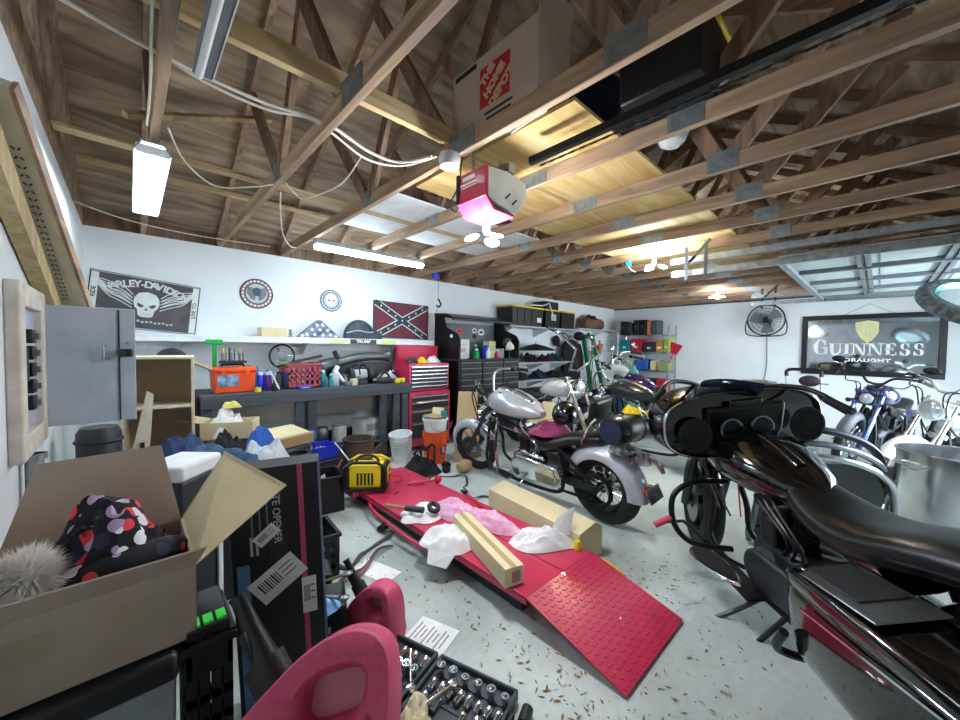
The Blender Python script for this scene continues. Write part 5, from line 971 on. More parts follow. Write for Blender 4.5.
def serif_word(word, sizes, cx, cy, par, z, m, gap):
    wd = {'G': .78, 'U': .80, 'I': .42, 'N': .86, 'E': .70, 'S': .62}
    tot = sum(wd[c]*s for c, s in zip(word, sizes))+gap*(len(word)-1); x = cx-tot/2
    for c, s in zip(word, sizes):
        w = wd[c]*s; b = B(); st = .22*s; th = .08*s; H_ = s; y0 = cy
        def bar(x0, y0_, x1, y1): b.box((x+(x0+x1)/2, y0+(y0_+y1)/2, z), (abs(x1-x0), abs(y1-y0_), .002))
        def slab(xc, yb, wd_=1.9): bar(xc-st*wd_/2, yb, xc+st*wd_/2, yb+th)
        if c == 'I': bar(w/2-st/2, 0, w/2+st/2, H_); slab(w/2, 0); slab(w/2, H_-th)
        elif c == 'U':
            bar(.06*s, .2*H_, .06*s+st, H_); bar(w-.06*s-th, .2*H_, w-.06*s, H_); slab(.06*s+st/2, H_-th); slab(w-.06*s-th/2, H_-th, 1.5)
            pts = [(x+w/2+(w/2-.06*s-st/2)*math.cos(a), y0+.25*H_+(.22*H_)*math.sin(a), z) for a in [PI+PI*i/10 for i in range(11)]]; b.tube(pts, [st*.5]*6+[st*.35]*2+[th*.6]*3, 6, flat=1)
        elif c == 'N':
            bar(.07*s, 0, .07*s+th, H_); bar(w-.07*s-th, 0, w-.07*s, H_); slab(.07*s+th/2, 0, 1.5); slab(.07*s, H_-th, 1.4); slab(w-.07*s-th/2, H_-th, 1.5)
            b.prism([(x+.07*s, y0+H_), (x+.07*s+st*1.1, y0+H_), (x+w-.07*s, y0), (x+w-.07*s-st*.6, y0)], .002, lambda u, v, ww: (u, v, z-.001+ww))
        elif c == 'E':
            bar(.08*s, 0, .08*s+st, H_)
            for yy, l in ((0, .95), (H_/2-th/2, .72), (H_-th, .90)): bar(.02*s, yy, w*l, yy+th)
            bar(w*.95-th, 0, w*.95, .24*H_); bar(w*.9-th, .78*H_, w*.9, H_); bar(w*.72-th, .38*H_, w*.72, .62*H_)
        else:
            def strip(cx_, cy_, rx, ry, a0, a1, r0, r1, nn=14):
                pts = []; 
                for i in range(nn+1):
                    a = a0+(a1-a0)*i/nn; k = .5-.5*math.cos(2*a); tt = r0+(r1-r0)*abs(math.cos(a))
                    pts.append((a, tt))
                o = [(x+cx_+(rx)*math.cos(a), y0+cy_+ry*math.sin(a)) for a, tt in pts]; i_ = [(x+cx_+(rx-tt)*math.cos(a), y0+cy_+(ry-tt*.6)*math.sin(a)) for a, tt in pts]
                for q in range(nn): b.prism([o[q], o[q+1], i_[q+1], i_[q]], .002, lambda u, v, ww: (u, v, z-.001+ww))
            if c == 'G':
                strip(.42*s, .5*H_, .38*s, .52*H_, .25*PI, 1.78*PI, th*.7, st); bar(.60*s, .02*H_, .60*s+st*.8, .46*H_); bar(.50*s, .42*H_, .80*s, .42*H_+th); bar(.68*s-th, .66*H_, .68*s, .98*H_)
            else:
                strip(.31*s, .735*H_, .25*s, .27*H_, .15*PI, 1.5*PI, th*.8, st*.8); strip(.31*s, .265*H_, .27*s, .27*H_, -.85*PI, .5*PI, th*.8, st*.9); bar(.54*s-th, .66*H_, .54*s, .98*H_); bar(.04*s, .02*H_, .04*s+th, .34*H_)
        b.done('lettering', m, par); x += w+gap
serif_word('GUINNESS', [.262]+[.205]*7, -.03, -.17, mr, .024, 'white', .022)
text('lettering', 'DRAUGHT', .085, 'white', mr, (-.0, -.265, .024), (0, 0, 0), .001, .003, 1.3, sp=1.1)
hp = mat('harp_gold', '#dcd69a', .5)
poly(B(), [(-.16, .40), (.0, .43), (.13, .40), (.13, .22), (.07, .10), (.0, .04), (-.08, .12), (-.15, .26)][::-1], .023, .025).done('harp_emblem', hp, mr)
for i in range(4): B().box((-.08+.05*i, .26, .0262), (.008, .20-.03*abs(i-1), .001), (0, 0, .15)).done('harp_string', 'lgrey', mr)
B().tube([(-.35, .52, .012), (0, .72, .006), (.35, .52, .012)], .004, 5).done('hanging_cord', 'tan', mr); B().cyl((0, .72, 0), (0, .72, .02), .008, n=8).done('nail', 'steel', mr)
# step stool
ss = thing('step_stool', 'white and black folding step stool against the far wall', 'step stool', (7.10, .74, 0), R_(-85)); ss.scale = (1, 1, .95)
for s in (1, -1):
    B().tube([(s*.21, -.20, .015), (s*.19, .06, 1.12)], .015, 8).done('front_leg', 'offwhite', ss); B().tube([(s*.23, .34, .015), (s*.19, .06, .74)], .013, 8).done('rear_leg', 'offwhite', ss)
B().tube(smoothp([(-.19, .06, 1.08), (-.19, .07, 1.16), (-.12, .075, 1.19), (.12, .075, 1.19), (.19, .07, 1.16), (.19, .06, 1.08)], 4), .024, 8).done('top_grip', 'black', ss, smooth=True)
for z, y, d in ((.25, -.10, .16), (.50, -.04, .17), (.74, .04, .28)): B().box((0, y, z), (.38, d, .025)).done('tread', 'dgrey', ss, bev=.006)
t = thing('cap', 'dark purple cap hanging on the white step stool', 'cap', (6.97, .66, .98), 0); b = B(); b.ball((0, 0, 0), (.07, .12, .08), 14, 10); b.done('crown', mat('plum', '#43303f', .8), t, smooth=True); B().box((-.02, -.14, -.03), (.08, .12, .01), (0, 0, 0)).done('brim', mat('plum', '#43303f', .8), t, bev=.004)
# wheel hung by the track
tr = thing('spare_wheel', 'wheel with pale rim hung from the door track at the right edge', 'wheel', (4.76, -.49, 1.79), 0, rot=(.32, -.58, 0))
B().torus((0, 0, 0), .27, .055, 'z', 44, 12).done('tire', mat('worn_tire', '#4a4f52', .7, col2='#7c8488', scale=26, bump=.4), tr, smooth=True); b = B(); b.lathe([(.225, -.05), (.235, -.045), (.215, 0), (.235, .045), (.225, .05), (.205, 0)], n=40, ring=True); b.done('rim', mat('rim_cyan', '#a9dfe2', .25, .7), tr, smooth=True); B().lathe([(.01, -.02), (.20, -.012), (.205, .0), (.20, .012), (.01, .02)], n=36).done('disc', 'white', tr, smooth=True)
tag(B().cyl((4.76, -.49, 1.86), (4.76, -.49, 2.19), .006, n=6).done('tie_wire', 'dsteel'), 'wire holding the wheel to the raised garage door', 'wire')
# stock pot on a stand
pt = thing('stock_pot', 'big brushed steel stock pot behind the black touring motorcycle', 'pot', (4.29, -.40, .18))
B().lathe([(.28, 0), (.29, .01), (.29, .49), (.30, .495), (.30, .505), (.283, .505), (.281, .02), (.01, .02)], n=40).done('body', 'alu', pt, smooth=True, ang=50)
for a in (PI*.75, PI*1.75): B().tube(smoothp([(.285*math.cos(a-.3), .285*math.sin(a-.3), .42), (.355*math.cos(a-.2), .355*math.sin(a-.2), .40), (.355*math.cos(a+.2), .355*math.sin(a+.2), .40), (.285*math.cos(a+.3), .285*math.sin(a+.3), .42)]), .009, 8).done('handle', 'alu', pt, smooth=True)
st = thing('burner_stand', 'low pale stand under the steel stock pot', 'stand', (4.29, -.40, 0)); B().box((0, 0, .165), (.50, .50, .03)).done('top', 'offwhite', st, bev=.006)
for x in (-.21, .21):
    for y in (-.21, .21): B().box((x, y, .075), (.03, .03, .15)).done('leg', 'offwhite', st)
# reflective curved hatch leaning behind the fairing bike
hh = thing('vehicle_hatch', 'large dark glossy hatch panel with curved chrome bars behind the black motorcycle', 'hatch', (3.56, .27, 0), R_(-48)); hh.scale = (.88, .88, 1.0)
b = B(); b.grid(10, 6, lambda u, v: (-.46+.92*u, .06*math.sin(PI*u)-.16*v+.04, .10+.52*v), .02); b.done('glass', 'gloss', hh, smooth=True)
for k, (z, y, r, m) in enumerate(((.66, -.10, .035, 'chrome'), (.74, -.05, .03, 'steel'), (.83, .0, .035, 'dsteel'))):
    b = B(); b.tube(smoothp([(-.52, y+.02, z-.02), (-.35, y-.06, z+.03), (0, y-.09, z+.02), (.3, y-.06, z-.07), (.47, y+.0, z-.22), (.54, y+.04, z-.50)], 6), r, 10, flat=.7); b.done('curved_bar', m, hh, smooth=True)
for s in (1, -1): B().tube([(s*.48, -.12, .66), (s*.50, .02, .02)], .022, 8).done('side_frame', 'steel', hh)
B().box((0, .05, .06), (1.0, .05, .08)).done('bottom_frame', 'dsteel', hh, bev=.01)
B().ball((.50, .06, .62), (.03, .03, .03), 10, 8).done('red_marker', 'rlens', hh)
t = thing('squeegee', 'grey handled scraper with a yellow foot by the steel pot', 'scraper', (4.55, .05, 0), 0, rot=(.0, -.20, .6)); B().tube([(0, 0, .12), (0, .0, .72)], .013, 8).done('handle', 'grey', t); B().box((0, 0, .24), (.13, .05, .20)).done('yellow_head', 'yellow', t, bev=.01); B().box((0, 0, .07), (.03, .16, .14)).done('foot', 'dgrey', t, bev=.006)
# ================================================================= red lift and what lies on it
def quad(b, pts, th=.005):
    P = [Vector(p) for p in pts]; n = (P[1]-P[0]).cross(P[-1]-P[0]).normalized()*th/2
    return b.rings([[p-n for p in P], [p+n for p in P]])
lf = thing('motorcycle_lift', 'long red motorcycle lift table with a tread plate ramp', 'lift table', (1.74, 2.25, 0))
LX, Y0, Y1, LZ = .31, -1.08, 1.10, .15
dk = B().box((0, (Y0+Y1)/2, LZ-.006), (2*LX, Y1-Y0, .012)).done('deck', 'red', lf, bev=.002)
for s in (1, -1): B().box((s*(LX-.008), (Y0+Y1)/2, LZ-.022), (.016, Y1-Y0, .04)).done('side_rail', 'red', lf, bev=.002)
for s in (1, -1): B().box((s*.22, .0, .03), (.05, 2.0, .05)).done('base_rail', 'dsteel', lf, bev=.003)
for y in (-.95, .95): B().box((0, y, .03), (.5, .06, .05)).done('base_cross', 'dsteel', lf, bev=.003)
for s in (1, -1): B().box((s*.22, 0, .075), (.02, 1.5, .045), (.035*s, 0, 0)).done('scissor_arm', 'dsteel', lf)
for x, y, l, a in ((-.10, .52, .06, .6), (.08, .62, .05, 1.2), (.18, .55, .04, 1.5), (.10, -.82, .10, PI/2)): B().box((x, y, LZ+.0008), (l, .018, .002), (0, 0, a)).done('slot', 'blacks', dk)
B().box((0, -.30, LZ+.0006), (2*LX-.04, .006, .0015)).done('deck_seam', 'blacks', dk); B().box((.02, -.69, LZ+.0006), (.006, .78, .0015)).done('deck_seam', 'blacks', dk)
ry = -1.60; rl = math.hypot(ry-Y0, LZ-.012); ra = math.atan2(LZ-.012, Y0-ry)
b = B(); R = rotm((ra, 0, 0)); c = Vector((0, (ry+Y0)/2-.005, (LZ+.012)/2))
b.box(c, (2*LX+.01, rl, .008), (ra, 0, 0))
for i in range(22):
    for j in range(18):
        p = c+R @ Vector((-.295+i*.0281, -rl/2+.018+j*(rl-.036)/17, .0045)); b.box(p, (.020, .0055, .003), (ra, 0, .75 if (i+j) % 2 else -.75))
b.done('ramp', 'red', lf)
for s in (1, -1): B().tube([(s*.22, Y0-.008, LZ-.012), (s*.28, Y0-.008, LZ-.012)], .011, 8).done('ramp_hinge', 'dsteel', lf)
B().box((LX+.012, Y0-.14, .115), (.008, .14, .012), (ra, 0, 0)).done('hazard_strip', 'yellow', lf)
B().tube(smoothp([(-.30, .62, .09), (-.36, .40, .10), (-.37, -.1, .09), (-.31, -.35, .06)]), .013, 8).done('release_bar', 'red', lf, smooth=True)
B().box((-.335, .86, .12), (.07, .14, .05), (0, 0, .1)).done('pedal', mat('red_pale', '#e0607c', .4), lf, bev=.006)
B().tube([(.06, .60, LZ+.02), (.31, .48, LZ+.03)], .010, 8).done('lock_lever', 'red', lf); B().ball((.31, .48, LZ+.035), .035, 14, 8).done('lever_knob', 'redp', lf, smooth=True)
DZ = LZ+.003
t = thing('carton', 'narrow closed carton lying lengthwise on the red lift deck', 'carton', (1.55, 1.60, DZ), R_(73.5))
B().box((0, 0, .052), (.70, .115, .10)).done('body', 'cardl', t, bev=.003); B().box((-.351, -.01, .05), (.002, .05, .06)).done('end_label', mat('label_mauve', '#a98a92', .7), t); B().box((0, 0, .103), (.70, .03, .001)).done('tape', 'card', t)
t = thing('carton', 'long plain carton lying on the floor between lift and silver motorcycle', 'carton', (2.27, 1.74, .001), R_(83))
b = B(); b.rings([[(x, y, z) for y, z in ((-.12, 0), (.12, 0), (.12, .20), (-.05, .24), (-.12, .20))] for x in (-.48, .48)]); b.done('body', 'cardl', t, bev=.003); B().box((-.0, -.1215, .1), (.9, .001, .03)).done('tape', 'card', t)
t = thing('bubble_wrap', 'crumpled pink bubble wrap on the red lift beside the narrow carton', 'bubble wrap', (1.80, 1.98, DZ), R_(100))
b = B(); cloth(b, (0, 0, 0), .40, .13, .13, 26, 3.7, 1.1, 9); b.done('film', mat('pink_film2', '#f0a8d2', .3, alpha=.8, col2='#f7cfe6', scale=30), t, smooth=True)
t = thing('plastic_bag', 'white plastic bag on the right side of the red lift', 'bag', (1.90, 1.44, DZ), R_(-40)); b = B(); cloth(b, (0, 0, 0), .22, .11, .12, 20, 8.2, 1.1); b.done('bag', 'paper', t, smooth=True)
b = B(); quad(b, [(.05, .02, .02), (.20, .04, .03), (.24, .08, .20), (.12, .06, .14)], .004); b.done('corner', 'paper', t)
t = thing('spray_cap', 'small yellow spray cap beside the white plastic bag on the lift', 'cup', (2.01, 1.24, DZ)); B().lathe([(.022, 0), (.025, .03), (.016, .055), (.004, .055)], n=14).done('cup', 'yellow', t, smooth=True)  # loose cap of a spray can, not a drinking cup
for k, (x, y, dx, dy, h, l, sd) in enumerate(((1.55, 2.28, .17, .15, .07, 'white rag crumpled in the middle of the red lift', 1.4), (1.47, 1.84, .15, .17, .12, 'white cloth hanging over the left edge of the red lift', 5.2))):
    t = thing('rag', l, 'rag', (x, y, DZ), .5*k); b = B(); cloth(b, (0, 0, 0), dx, dy, h, 18, sd, 1.0); b.done('cloth', 'paper', t, smooth=True)
    if k: quad(b := B(), [(-.13, -.10, .01), (-.13, .08, .01), (-.185, .06, -.05), (-.18, -.06, -.06)], .006); b.done('corner', 'paper', t)
t = thing('hand_grinder', 'black and tan hand tool lying on the white rag', 'hand tool', (1.44, 2.30, DZ+.055), R_(-62)); B().tube([(-.17, 0, .02), (.0, 0, .025)], .014, 8).done('handle', 'tan', t); B().tube([(.0, 0, .025), (.14, .0, .03)], .022, 10).done('body', 'dgrey', t, smooth=True)
t = thing('tape_roll', 'black round tape roll on the white rag', 'tape', (1.60, 2.19, DZ+.06), 0, rot=(.5, 0, 0)); B().torus((0, 0, .02), .035, .016, 'z', 22, 8, 1.1).done('roll', 'black', t, smooth=True); B().torus((0, 0, .02), .022, .004, 'z', 20, 6, 3).done('core', 'dgrey', t)
cable('strip', [(1.50, 1.52, DZ+.006), (1.60, 1.50, DZ+.006)], .008, 'paper', 'short white strip on the red deck near the left edge'); bpy.data.objects['strip']['category'] = 'strip'
# tie-down straps: red lever under the lift edge
def ribbon(nm, pts, m, label, w=.025, cat='strap', group=None):
    P = smoothp(pts, 6); b = B(); rs = []
    for i, p in enumerate(P):
        d = (P[min(i+1, len(P)-1)]-P[max(i-1, 0)]); d.z = 0; d.normalize(); n = Vector((-d.y, d.x, .25*math.sin(i*.7))).normalized()*w/2
        rs.append([p-n, p+n, p+n+V(0, 0, .003), p-n+V(0, 0, .003)])
    b.rings(rs); o = b.done(nm, m); return tag(o, label, cat, group)
strp = mat('strap_brown', '#4a3a40', .85)
ribbon('strap', [(.92, 2.38, .005), (.98, 2.22, .012), (1.10, 2.30, .02), (1.22, 2.36, .008), (1.40, 2.42, .02), (1.36, 2.50, .012)], 'dgrey', 'dark strap with a hook on the floor left of the lift')
ribbon('strap', [(.78, 2.02, .005), (.92, 2.14, .02), (1.05, 2.16, .008), (1.20, 2.26, .03), (1.32, 2.28, .01)], strp, 'brown strap lying nearest the black basket')
ribbon('strap', [(.72, 1.98, .016), (.86, 2.06, .03), (1.02, 2.12, .016), (1.12, 2.2, .02)], mat('strap_pink', '#7d5560', .85), 'dusty pink strap tangled with the brown one')
ribbon('strap', [(2.10, 3.30, .005), (2.22, 3.16, .01), (2.36, 3.24, .012), (2.5, 3.1, .006), (2.62, 3.02, .02), (2.5, 2.84, .008), (2.42, 2.78, .012)], strp, 'brown strap snaking from the lift to the silver front wheel')
ribbon('strap', [(2.30, 2.62, .005), (2.28, 2.50, .02), (2.40, 2.48, .008), (2.44, 2.36, .012), (2.56, 2.40, .006)], 'dgrey', 'dark strap on the floor beside the long carton')
ribbon('strap', [(2.06, 2.34, DZ if False else .16), (1.98, 2.05, .165), (1.96, 1.8, .16)], 'redp', 'red strap along the right edge of the lift')
for nm, x, y, rz, l in (('strap_hook', 1.38, 2.53, .4, 'black ratchet buckle on the floor left of the lift'), ('strap_hook', 2.31, 2.66, 1.2, 'black ratchet buckle by the long carton')):
    t = thing('ratchet_buckle', l, 'buckle', (x, y, 0), rz); B().box((0, 0, .018), (.09, .05, .012), (.2, 0, 0)).done('frame', 'blacks', t, bev=.003); B().tube([(-.03, -.025, .03), (.04, 0, .055), (-.03, .025, .03)], .006, 6).done('handle', 'dsteel', t)
# yellow and black jobsite tool box at the lift end
jt = thing('jobsite_radio', 'yellow and black rugged jobsite radio on the far end of the red lift', 'jobsite tool', (1.50, 3.02, DZ), R_(-38))
B().box((0, 0, .13), (.30, .20, .20)).done('body', 'yellow', jt, bev=.03, seg=3)
for s in (1, -1): B().box((s*.155, 0, .12), (.05, .23, .22)).done('bumper', 'black', jt, bev=.02, seg=3)
for y in (-.10, .10):
    b = B(); b.tube([(-.17, y*1.15, .03), (-.17, y*1.15, .22), (-.10, y*1.05, .26), (.10, y*1.05, .26), (.17, y*1.15, .22), (.17, y*1.15, .03)], .014, 8, loop=True); b.done('roll_bar', 'yellow' if y > 0 else 'black', jt, smooth=True)
B().box((.183, 0, .14), (.008, .12, .13)).done('face_plate', 'yellow', jt, bev=.004)
for z in (.11, .17): B().box((.188, 0, z), (.006, .07, .035)).done('socket_opening', 'black', jt, bev=.003)
B().tube(arc((0, .235), .06, 0, PI, 10, lambda u, v: (u*1.6, 0, v)), .012, 8).done('carry_handle', 'black', jt, smooth=True)
for k in range(5): B().box((-.06+.03*k, -.103, .12), (.014, .006, .10)).done('grille_slot', 'black', jt)
B().tube(smoothp([(.19, .03, .10), (.27, .06, .08), (.27, .12, .02), (.22, .10, .02)]), .006, 6).done('cord', 'redp', jt)
t = thing('tool_bag', 'dark red folding tool behind the yellow jobsite radio', 'hand tool', (1.36, 3.44, 0), .5); B().box((0, 0, .10), (.16, .10, .20), (0, .5, 0)).done('body', mat('wine', '#8c2036', .5), t, bev=.02); B().tube([(-.02, 0, .18), (.14, 0, .30)], .012, 8).done('handle', mat('wine', '#8c2036', .5), t)
# floor clutter near the tool chest
t = thing('backpack', 'black backpack slumped on the floor before the red tool chest', 'backpack', (2.34, 3.46, 0), .3); b = B(); cloth(b, (0, 0, 0), .26, .20, .22, 18, 2.9, .9); b.done('pack', 'bcloth', t, smooth=True)
for k in range(3): B().tube(smoothp([(-.16+.12*k, -.14, .10), (-.10+.12*k, -.10, .24), (-.02+.12*k, .0, .26), (.02+.1*k, .1, .18)]), .014, 6).done('strap', 'black', t)
b = B(); cloth(b, (0, 0, 0), .13, .08, .14, 14, 7.7); tag(b.done('rag', mat('rag_violet', '#8a5a8c', .85), smooth=True, loc=(1.98, 3.47, 0)), 'violet rag on the floor left of the slumped backpack', 'rag')
b = B(); cloth(b, (0, 0, 0), .09, .06, .08, 12, 3.3); tag(b.done('rag', mat('rag_blue', '#8db1e0', .85), smooth=True, loc=(2.09, 3.30, 0)), 'pale blue rag at the corner of the red lift', 'rag')
t = thing('sandal', 'black sandal on the floor right of the slumped backpack', 'shoe', (2.62, 3.34, 0), .9); b = B(); loft(b, [(-.14, 0, .02, .03, .02, 3), (-.1, 0, .02, .045, .022, 3), (.08, 0, .02, .05, .02, 3), (.14, 0, .02, .03, .018, 3)], 14); b.done('sole', 'black', t, smooth=True); B().tube(arc((0, .03), .045, 0, PI, 8, lambda u, v: (.04, u, v)), .014, 6).done('strap', 'dgrey', t)
b = B(); b.ball((0, 0, .07), (.10, .08, .07), 14, 8)
for v in b.bm.verts: v.co += Vector((nz(*v.co, 14), nz(*(v.co+V(4, 0, 0)), 14), 0))*.02
tag(b.done('sponge', 'tan', smooth=True, loc=(2.72, 3.14, 0)), 'tan sponge on the floor by the silver front wheel', 'sponge')
t = thing('carton', 'tan carton leaning behind the silver headlight', 'carton', (2.98, 3.44, 0), .5, rot=(0, .32, .7)); B().box((0, 0, .43), (.10, .24, .86)).done('body', 'card', t, bev=.004); B().box((.0, 0, .861), (.10, .05, .001)).done('tape', 'cardl', t)
t = thing('carton', 'open cardboard box behind the silver tank', 'carton', (3.34, 2.52, 0), .15)
for s in (1, -1): B().box((s*.22, 0, .38), (.006, .40, .40)).done('side', 'cardl', t); B().box((0, s*.20, .38), (.44, .006, .40)).done('side', 'cardl', t)
B().box((0, 0, .185), (.44, .40, .01)).done('bottom', 'card', t)
t.scale = (.9, .9, 1); quad(b := B(), [(.22, -.2, .58), (.22, .2, .58), (.34, .2, .76), (.34, -.2, .76)]); b.done('flap', 'cardl', t); quad(b := B(), [(-.22, -.2, .58), (.22, -.2, .58), (.22, -.36, .66), (-.22, -.36, .66)]); b.done('flap', 'cardl', t)
tag(B().box((3.34, 2.52, .089), (.42, .38, .178), (0, 0, .15)).done('storage_box', 'dgrey', bev=.01), 'dark box under the open cardboard box', 'storage box')
# things on the silver motorcycle
helmet('helmet', 'black helmet with pale mask marks on the silver motorcycle seat', (2.86, 1.90, .71), R_(-140), 'gloss', None, rot=(.15, -.2, R_(-140)))
hm = bpy.data.objects['helmet.002'] if 'helmet.002' in bpy.data.objects else None
if hm:
    for a, z, w in ((-.25, .11, .04), (.25, .11, .04), (0, .05, .03)): B().ball((.142*math.cos(a), .118*math.sin(a), z), (.008, w*.6, .018), 10, 6, r=(0, 0, a)).done('mask_mark', 'lgrey', hm)
t = thing('jacket', 'magenta cloth draped over the silver motorcycle seat', 'jacket', (2.80, 2.04, .63), R_(87)); b = B(); cloth(b, (0, 0, 0), .20, .21, .10, 18, 4.9, 1.0); b.done('cloth', 'magenta', t, smooth=True)
t = thing('bedroll', 'rolled black and navy bag strapped behind the silver motorcycle backrest', 'bag', (2.72, 1.29, .80), R_(-3)); t.scale = (.78, .85, .85)
B().lathe([(.01, -.27), (.11, -.26), (.125, -.22), (.125, .22), (.11, .26), (.01, .27)], ax='x', n=22).done('roll', 'leather', t, smooth=True); B().lathe([(.01, -.275), (.10, -.272), (.10, -.262), (.01, -.262)], ax='x', n=22).done('end_panel', 'navy', t)
for x in (-.14, .14): B().torus((x, 0, 0), .128, .008, 'x', 24, 6).done('strap', 'steel', t)
for k, (x, y, z, m, r) in enumerate(((2.70, 1.32, .64, mat('glove_white', '#cfd4d2', .8, col2='#6d7a6e', scale=22), .13), (2.78, 1.20, .57, mat('glove_plum', '#c9c3cc', .8, col2='#7c4a66', scale=16), .12))):
    t = thing('glove', ['white and grey glove hanging on the silver rear fender', 'pale glove with plum cuff on the silver rear fender'][k], 'glove', (x, y, z-.02), .6); b = B(); cloth(b, (0, 0, 0), r, .09, .10, 16, k*3+1.8); b.done('palm', m, t, smooth=True)
    for f in range(4): B().tube(smoothp([(-.05+.033*f, -.06, .05), (-.06+.04*f, -.12, .02), (-.06+.042*f, -.15, -.05)]), .014, 8).done('finger', m, t, smooth=True)
b = B(); cloth(b, (0, 0, 0), .08, .07, .07, 12, 6.1); tag(b.done('rag', 'yellow', smooth=True, loc=(2.84, 1.30, .905)), 'yellow rag on the bedroll of the silver motorcycle', 'rag')
b = B(); cloth(b, (0, 0, 0), .07, .06, .06, 12, 2.1); tag(b.done('rag', 'redp', smooth=True, loc=(4.58, 1.40, .875)), 'red rag on the dark olive motorcycle seat', 'rag')
# dry leaves and litter on the concrete
lm = mat('dry_leaf', '#a08a62', .8, col2='#6f5d42', scale=4); b = B(); rnd = random.Random(3)
for i in range(700):
    c = rnd.choice([(1.45, 1.2, .18, .5), (1.35, .9, .2, .25), (1.5, .55, .3, .15), (1.8, .55, .4, .2), (1.2, 1.6, .25, .6), (2.0, .55, .4, .3), (1.5, .95, .2, .4), (1.25, 2.3, .3, .5), (2.35, 1.0, .25, .4)])
    x, y = rnd.gauss(c[0], c[2]), rnd.gauss(c[1], c[3]); a = rnd.random()*6.28; L = rnd.uniform(.005, .019); w = L*rnd.uniform(.12, .4); z = .002
    if (1.40 < x < 2.08 and .62 < y < 3.4) and not rnd.random() < .15: x -= .7 if rnd.random() < .6 else -.75
    if x < .75 or (.6 < x < 1.1 and .8 < y < 1.7): continue
    ca, sa = math.cos(a), math.sin(a); h = rnd.uniform(.001, .006)
    vs = [b.bm.verts.new((x+u*ca-v*sa, y+u*sa+v*ca, z+q)) for u, v, q in ((-L, 0, h), (0, -w, 0), (L, 0, h*.5), (0, w, h))]; b._f(vs)
tag(b.done('dry_leaves', lm, fixn=False), 'dry leaf litter scattered on the concrete around the ramp', 'leaves', kind='stuff')
pp = thing('paper_sheet', 'printed white sheet on the floor behind the socket case', 'paper', (1.05, 1.44, .001), .35)
B().box((0, 0, .0015), (.17, .22, .002)).done('sheet', 'paper', pp)
for i in range(8): B().box((-.01, .085-.023*i, .003), (.12-.03*(i % 3), .006, .001)).done('print_line', 'grey', pp)
tag(B().box((1.10, 2.10, .0015), (.14, .30, .002), (0, 0, .3)).done('paper_sheet', 'paper'), 'blank white sheet on the floor beside the black basket', 'paper')
tag(B().box((.97, 1.86, .0015), (.10, .16, .002), (0, 0, -.2)).done('paper_sheet', 'paper'), 'small white paper scrap behind the red gas can', 'paper')
# ================================================================= left foreground
# electrical panel with its door swung open
ep = thing('breaker_panel', 'grey electrical panel on the left wall with its door swung open', 'electrical panel', (XL, 2.14, 1.30))
cream = mat('cream_paint', '#d9d2c6', .6, col2='#c2b8a8', scale=14); W_, H_ = .50, .60
for s in (1, -1): B().box((.018, s*(W_/2-.04), 0), (.036, .08, H_)).done('frame_side', cream, ep, bev=.006); B().box((.018, 0, s*(H_/2-.04)), (.036, W_-.16, .08)).done('frame_side', cream, ep, bev=.006)
B().box((.006, 0, 0), (.010, W_-.16, H_-.16)).done('back_plate', mat('panel_blue', '#b4c2d2', .5), ep)
for i in range(5):
    br = B().box((.024, -.04, .12-.06*i), (.03, .07, .05)).done('breaker', 'blacks', ep, bev=.004); B().box((.044, -.04, .12-.06*i), (.016, .03, .022)).done('switch', 'grey', br)
B().box((.022, -.12, .02), (.02, .05, .12)).done('main_switch', 'black', ep, bev=.004)
dr = B().box((.155, .235, 0), (.31, .018, .51)).done('door', 'gbody', ep, bev=.003)
B().box((.255, .224, 0), (.006, .004, .50)).done('fold_line', 'dgrey', dr)
for z in (-.18, .18): B().cyl((.008, .232, z-.035), (.008, .232, z+.035), .008, n=8).done('hinge', 'grey', dr)
B().box((.278, .215, .055), (.045, .028, .035)).done('latch', 'black', dr, bev=.006); B().cyl((.262, .225, .055), (.262, .195, .055), .016, n=12).done('lock', 'dsteel', dr); B().tube([(.215, .222, .085), (.205, .205, .085), (.205, .205, .03), (.225, .21, .03)], .004, 6).done('wire_loop', 'steel', dr)
B().cyl((.282, .225, .10), (.282, .222, .10), .006, n=8).done('screw', 'steel', dr)
t = thing('conduit', 'grey conduit pipe running down under the electrical panel', 'pipe', (XL+.035, 2.06, 0)); B().cyl((0, 0, .0), (0, 0, 1.0), .024, n=14).done('pipe', 'galv', t, smooth=True); B().cyl((0, 0, .98), (0, 0, 1.0), .032, n=14).done('coupling', 'galv', t)
t = thing('drum', 'dark grey cylinder standing behind the big open carton', 'cylinder', (-.12, 2.72, 0), 0); B().lathe([(.085, 0), (.085, .94), (.07, .97), (.01, .97)], n=24).done('body', 'dgrey', t, smooth=True); B().torus((0, 0, .90), .087, .008, 'z', 24, 6).done('band', 'black', t)
# board leaning along the left wall above the panel
t = thing('leaning_board', 'pale plywood board with printed marks leaning along the left wall above the panel', 'board', (0, 0, 0))
quad(b := B(), [(-.265, 1.52, 2.02), (-.225, 1.60, 2.02), (-.165, 2.80, 1.60), (-.285, 2.80, 1.62)], .02) if False else None
b = B(); b.rings([[(-.285, 1.55, 2.06), (-.215, 1.55, 2.05), (-.205, 1.58, 2.08), (-.285, 1.58, 2.09)], [(-.285, 3.25, 1.44), (-.130, 3.25, 1.40), (-.120, 3.28, 1.43), (-.285, 3.28, 1.47)]]); b.done('panel', 'plyp', t)
b = B(); b.rings([[(-.218, 1.55, 2.05), (-.208, 1.55, 2.05), (-.203, 1.58, 2.085), (-.213, 1.58, 2.085)], [(-.133, 3.25, 1.40), (-.121, 3.25, 1.40), (-.116, 3.28, 1.435), (-.128, 3.28, 1.435)]]); b.done('edge', 'lumber', t)
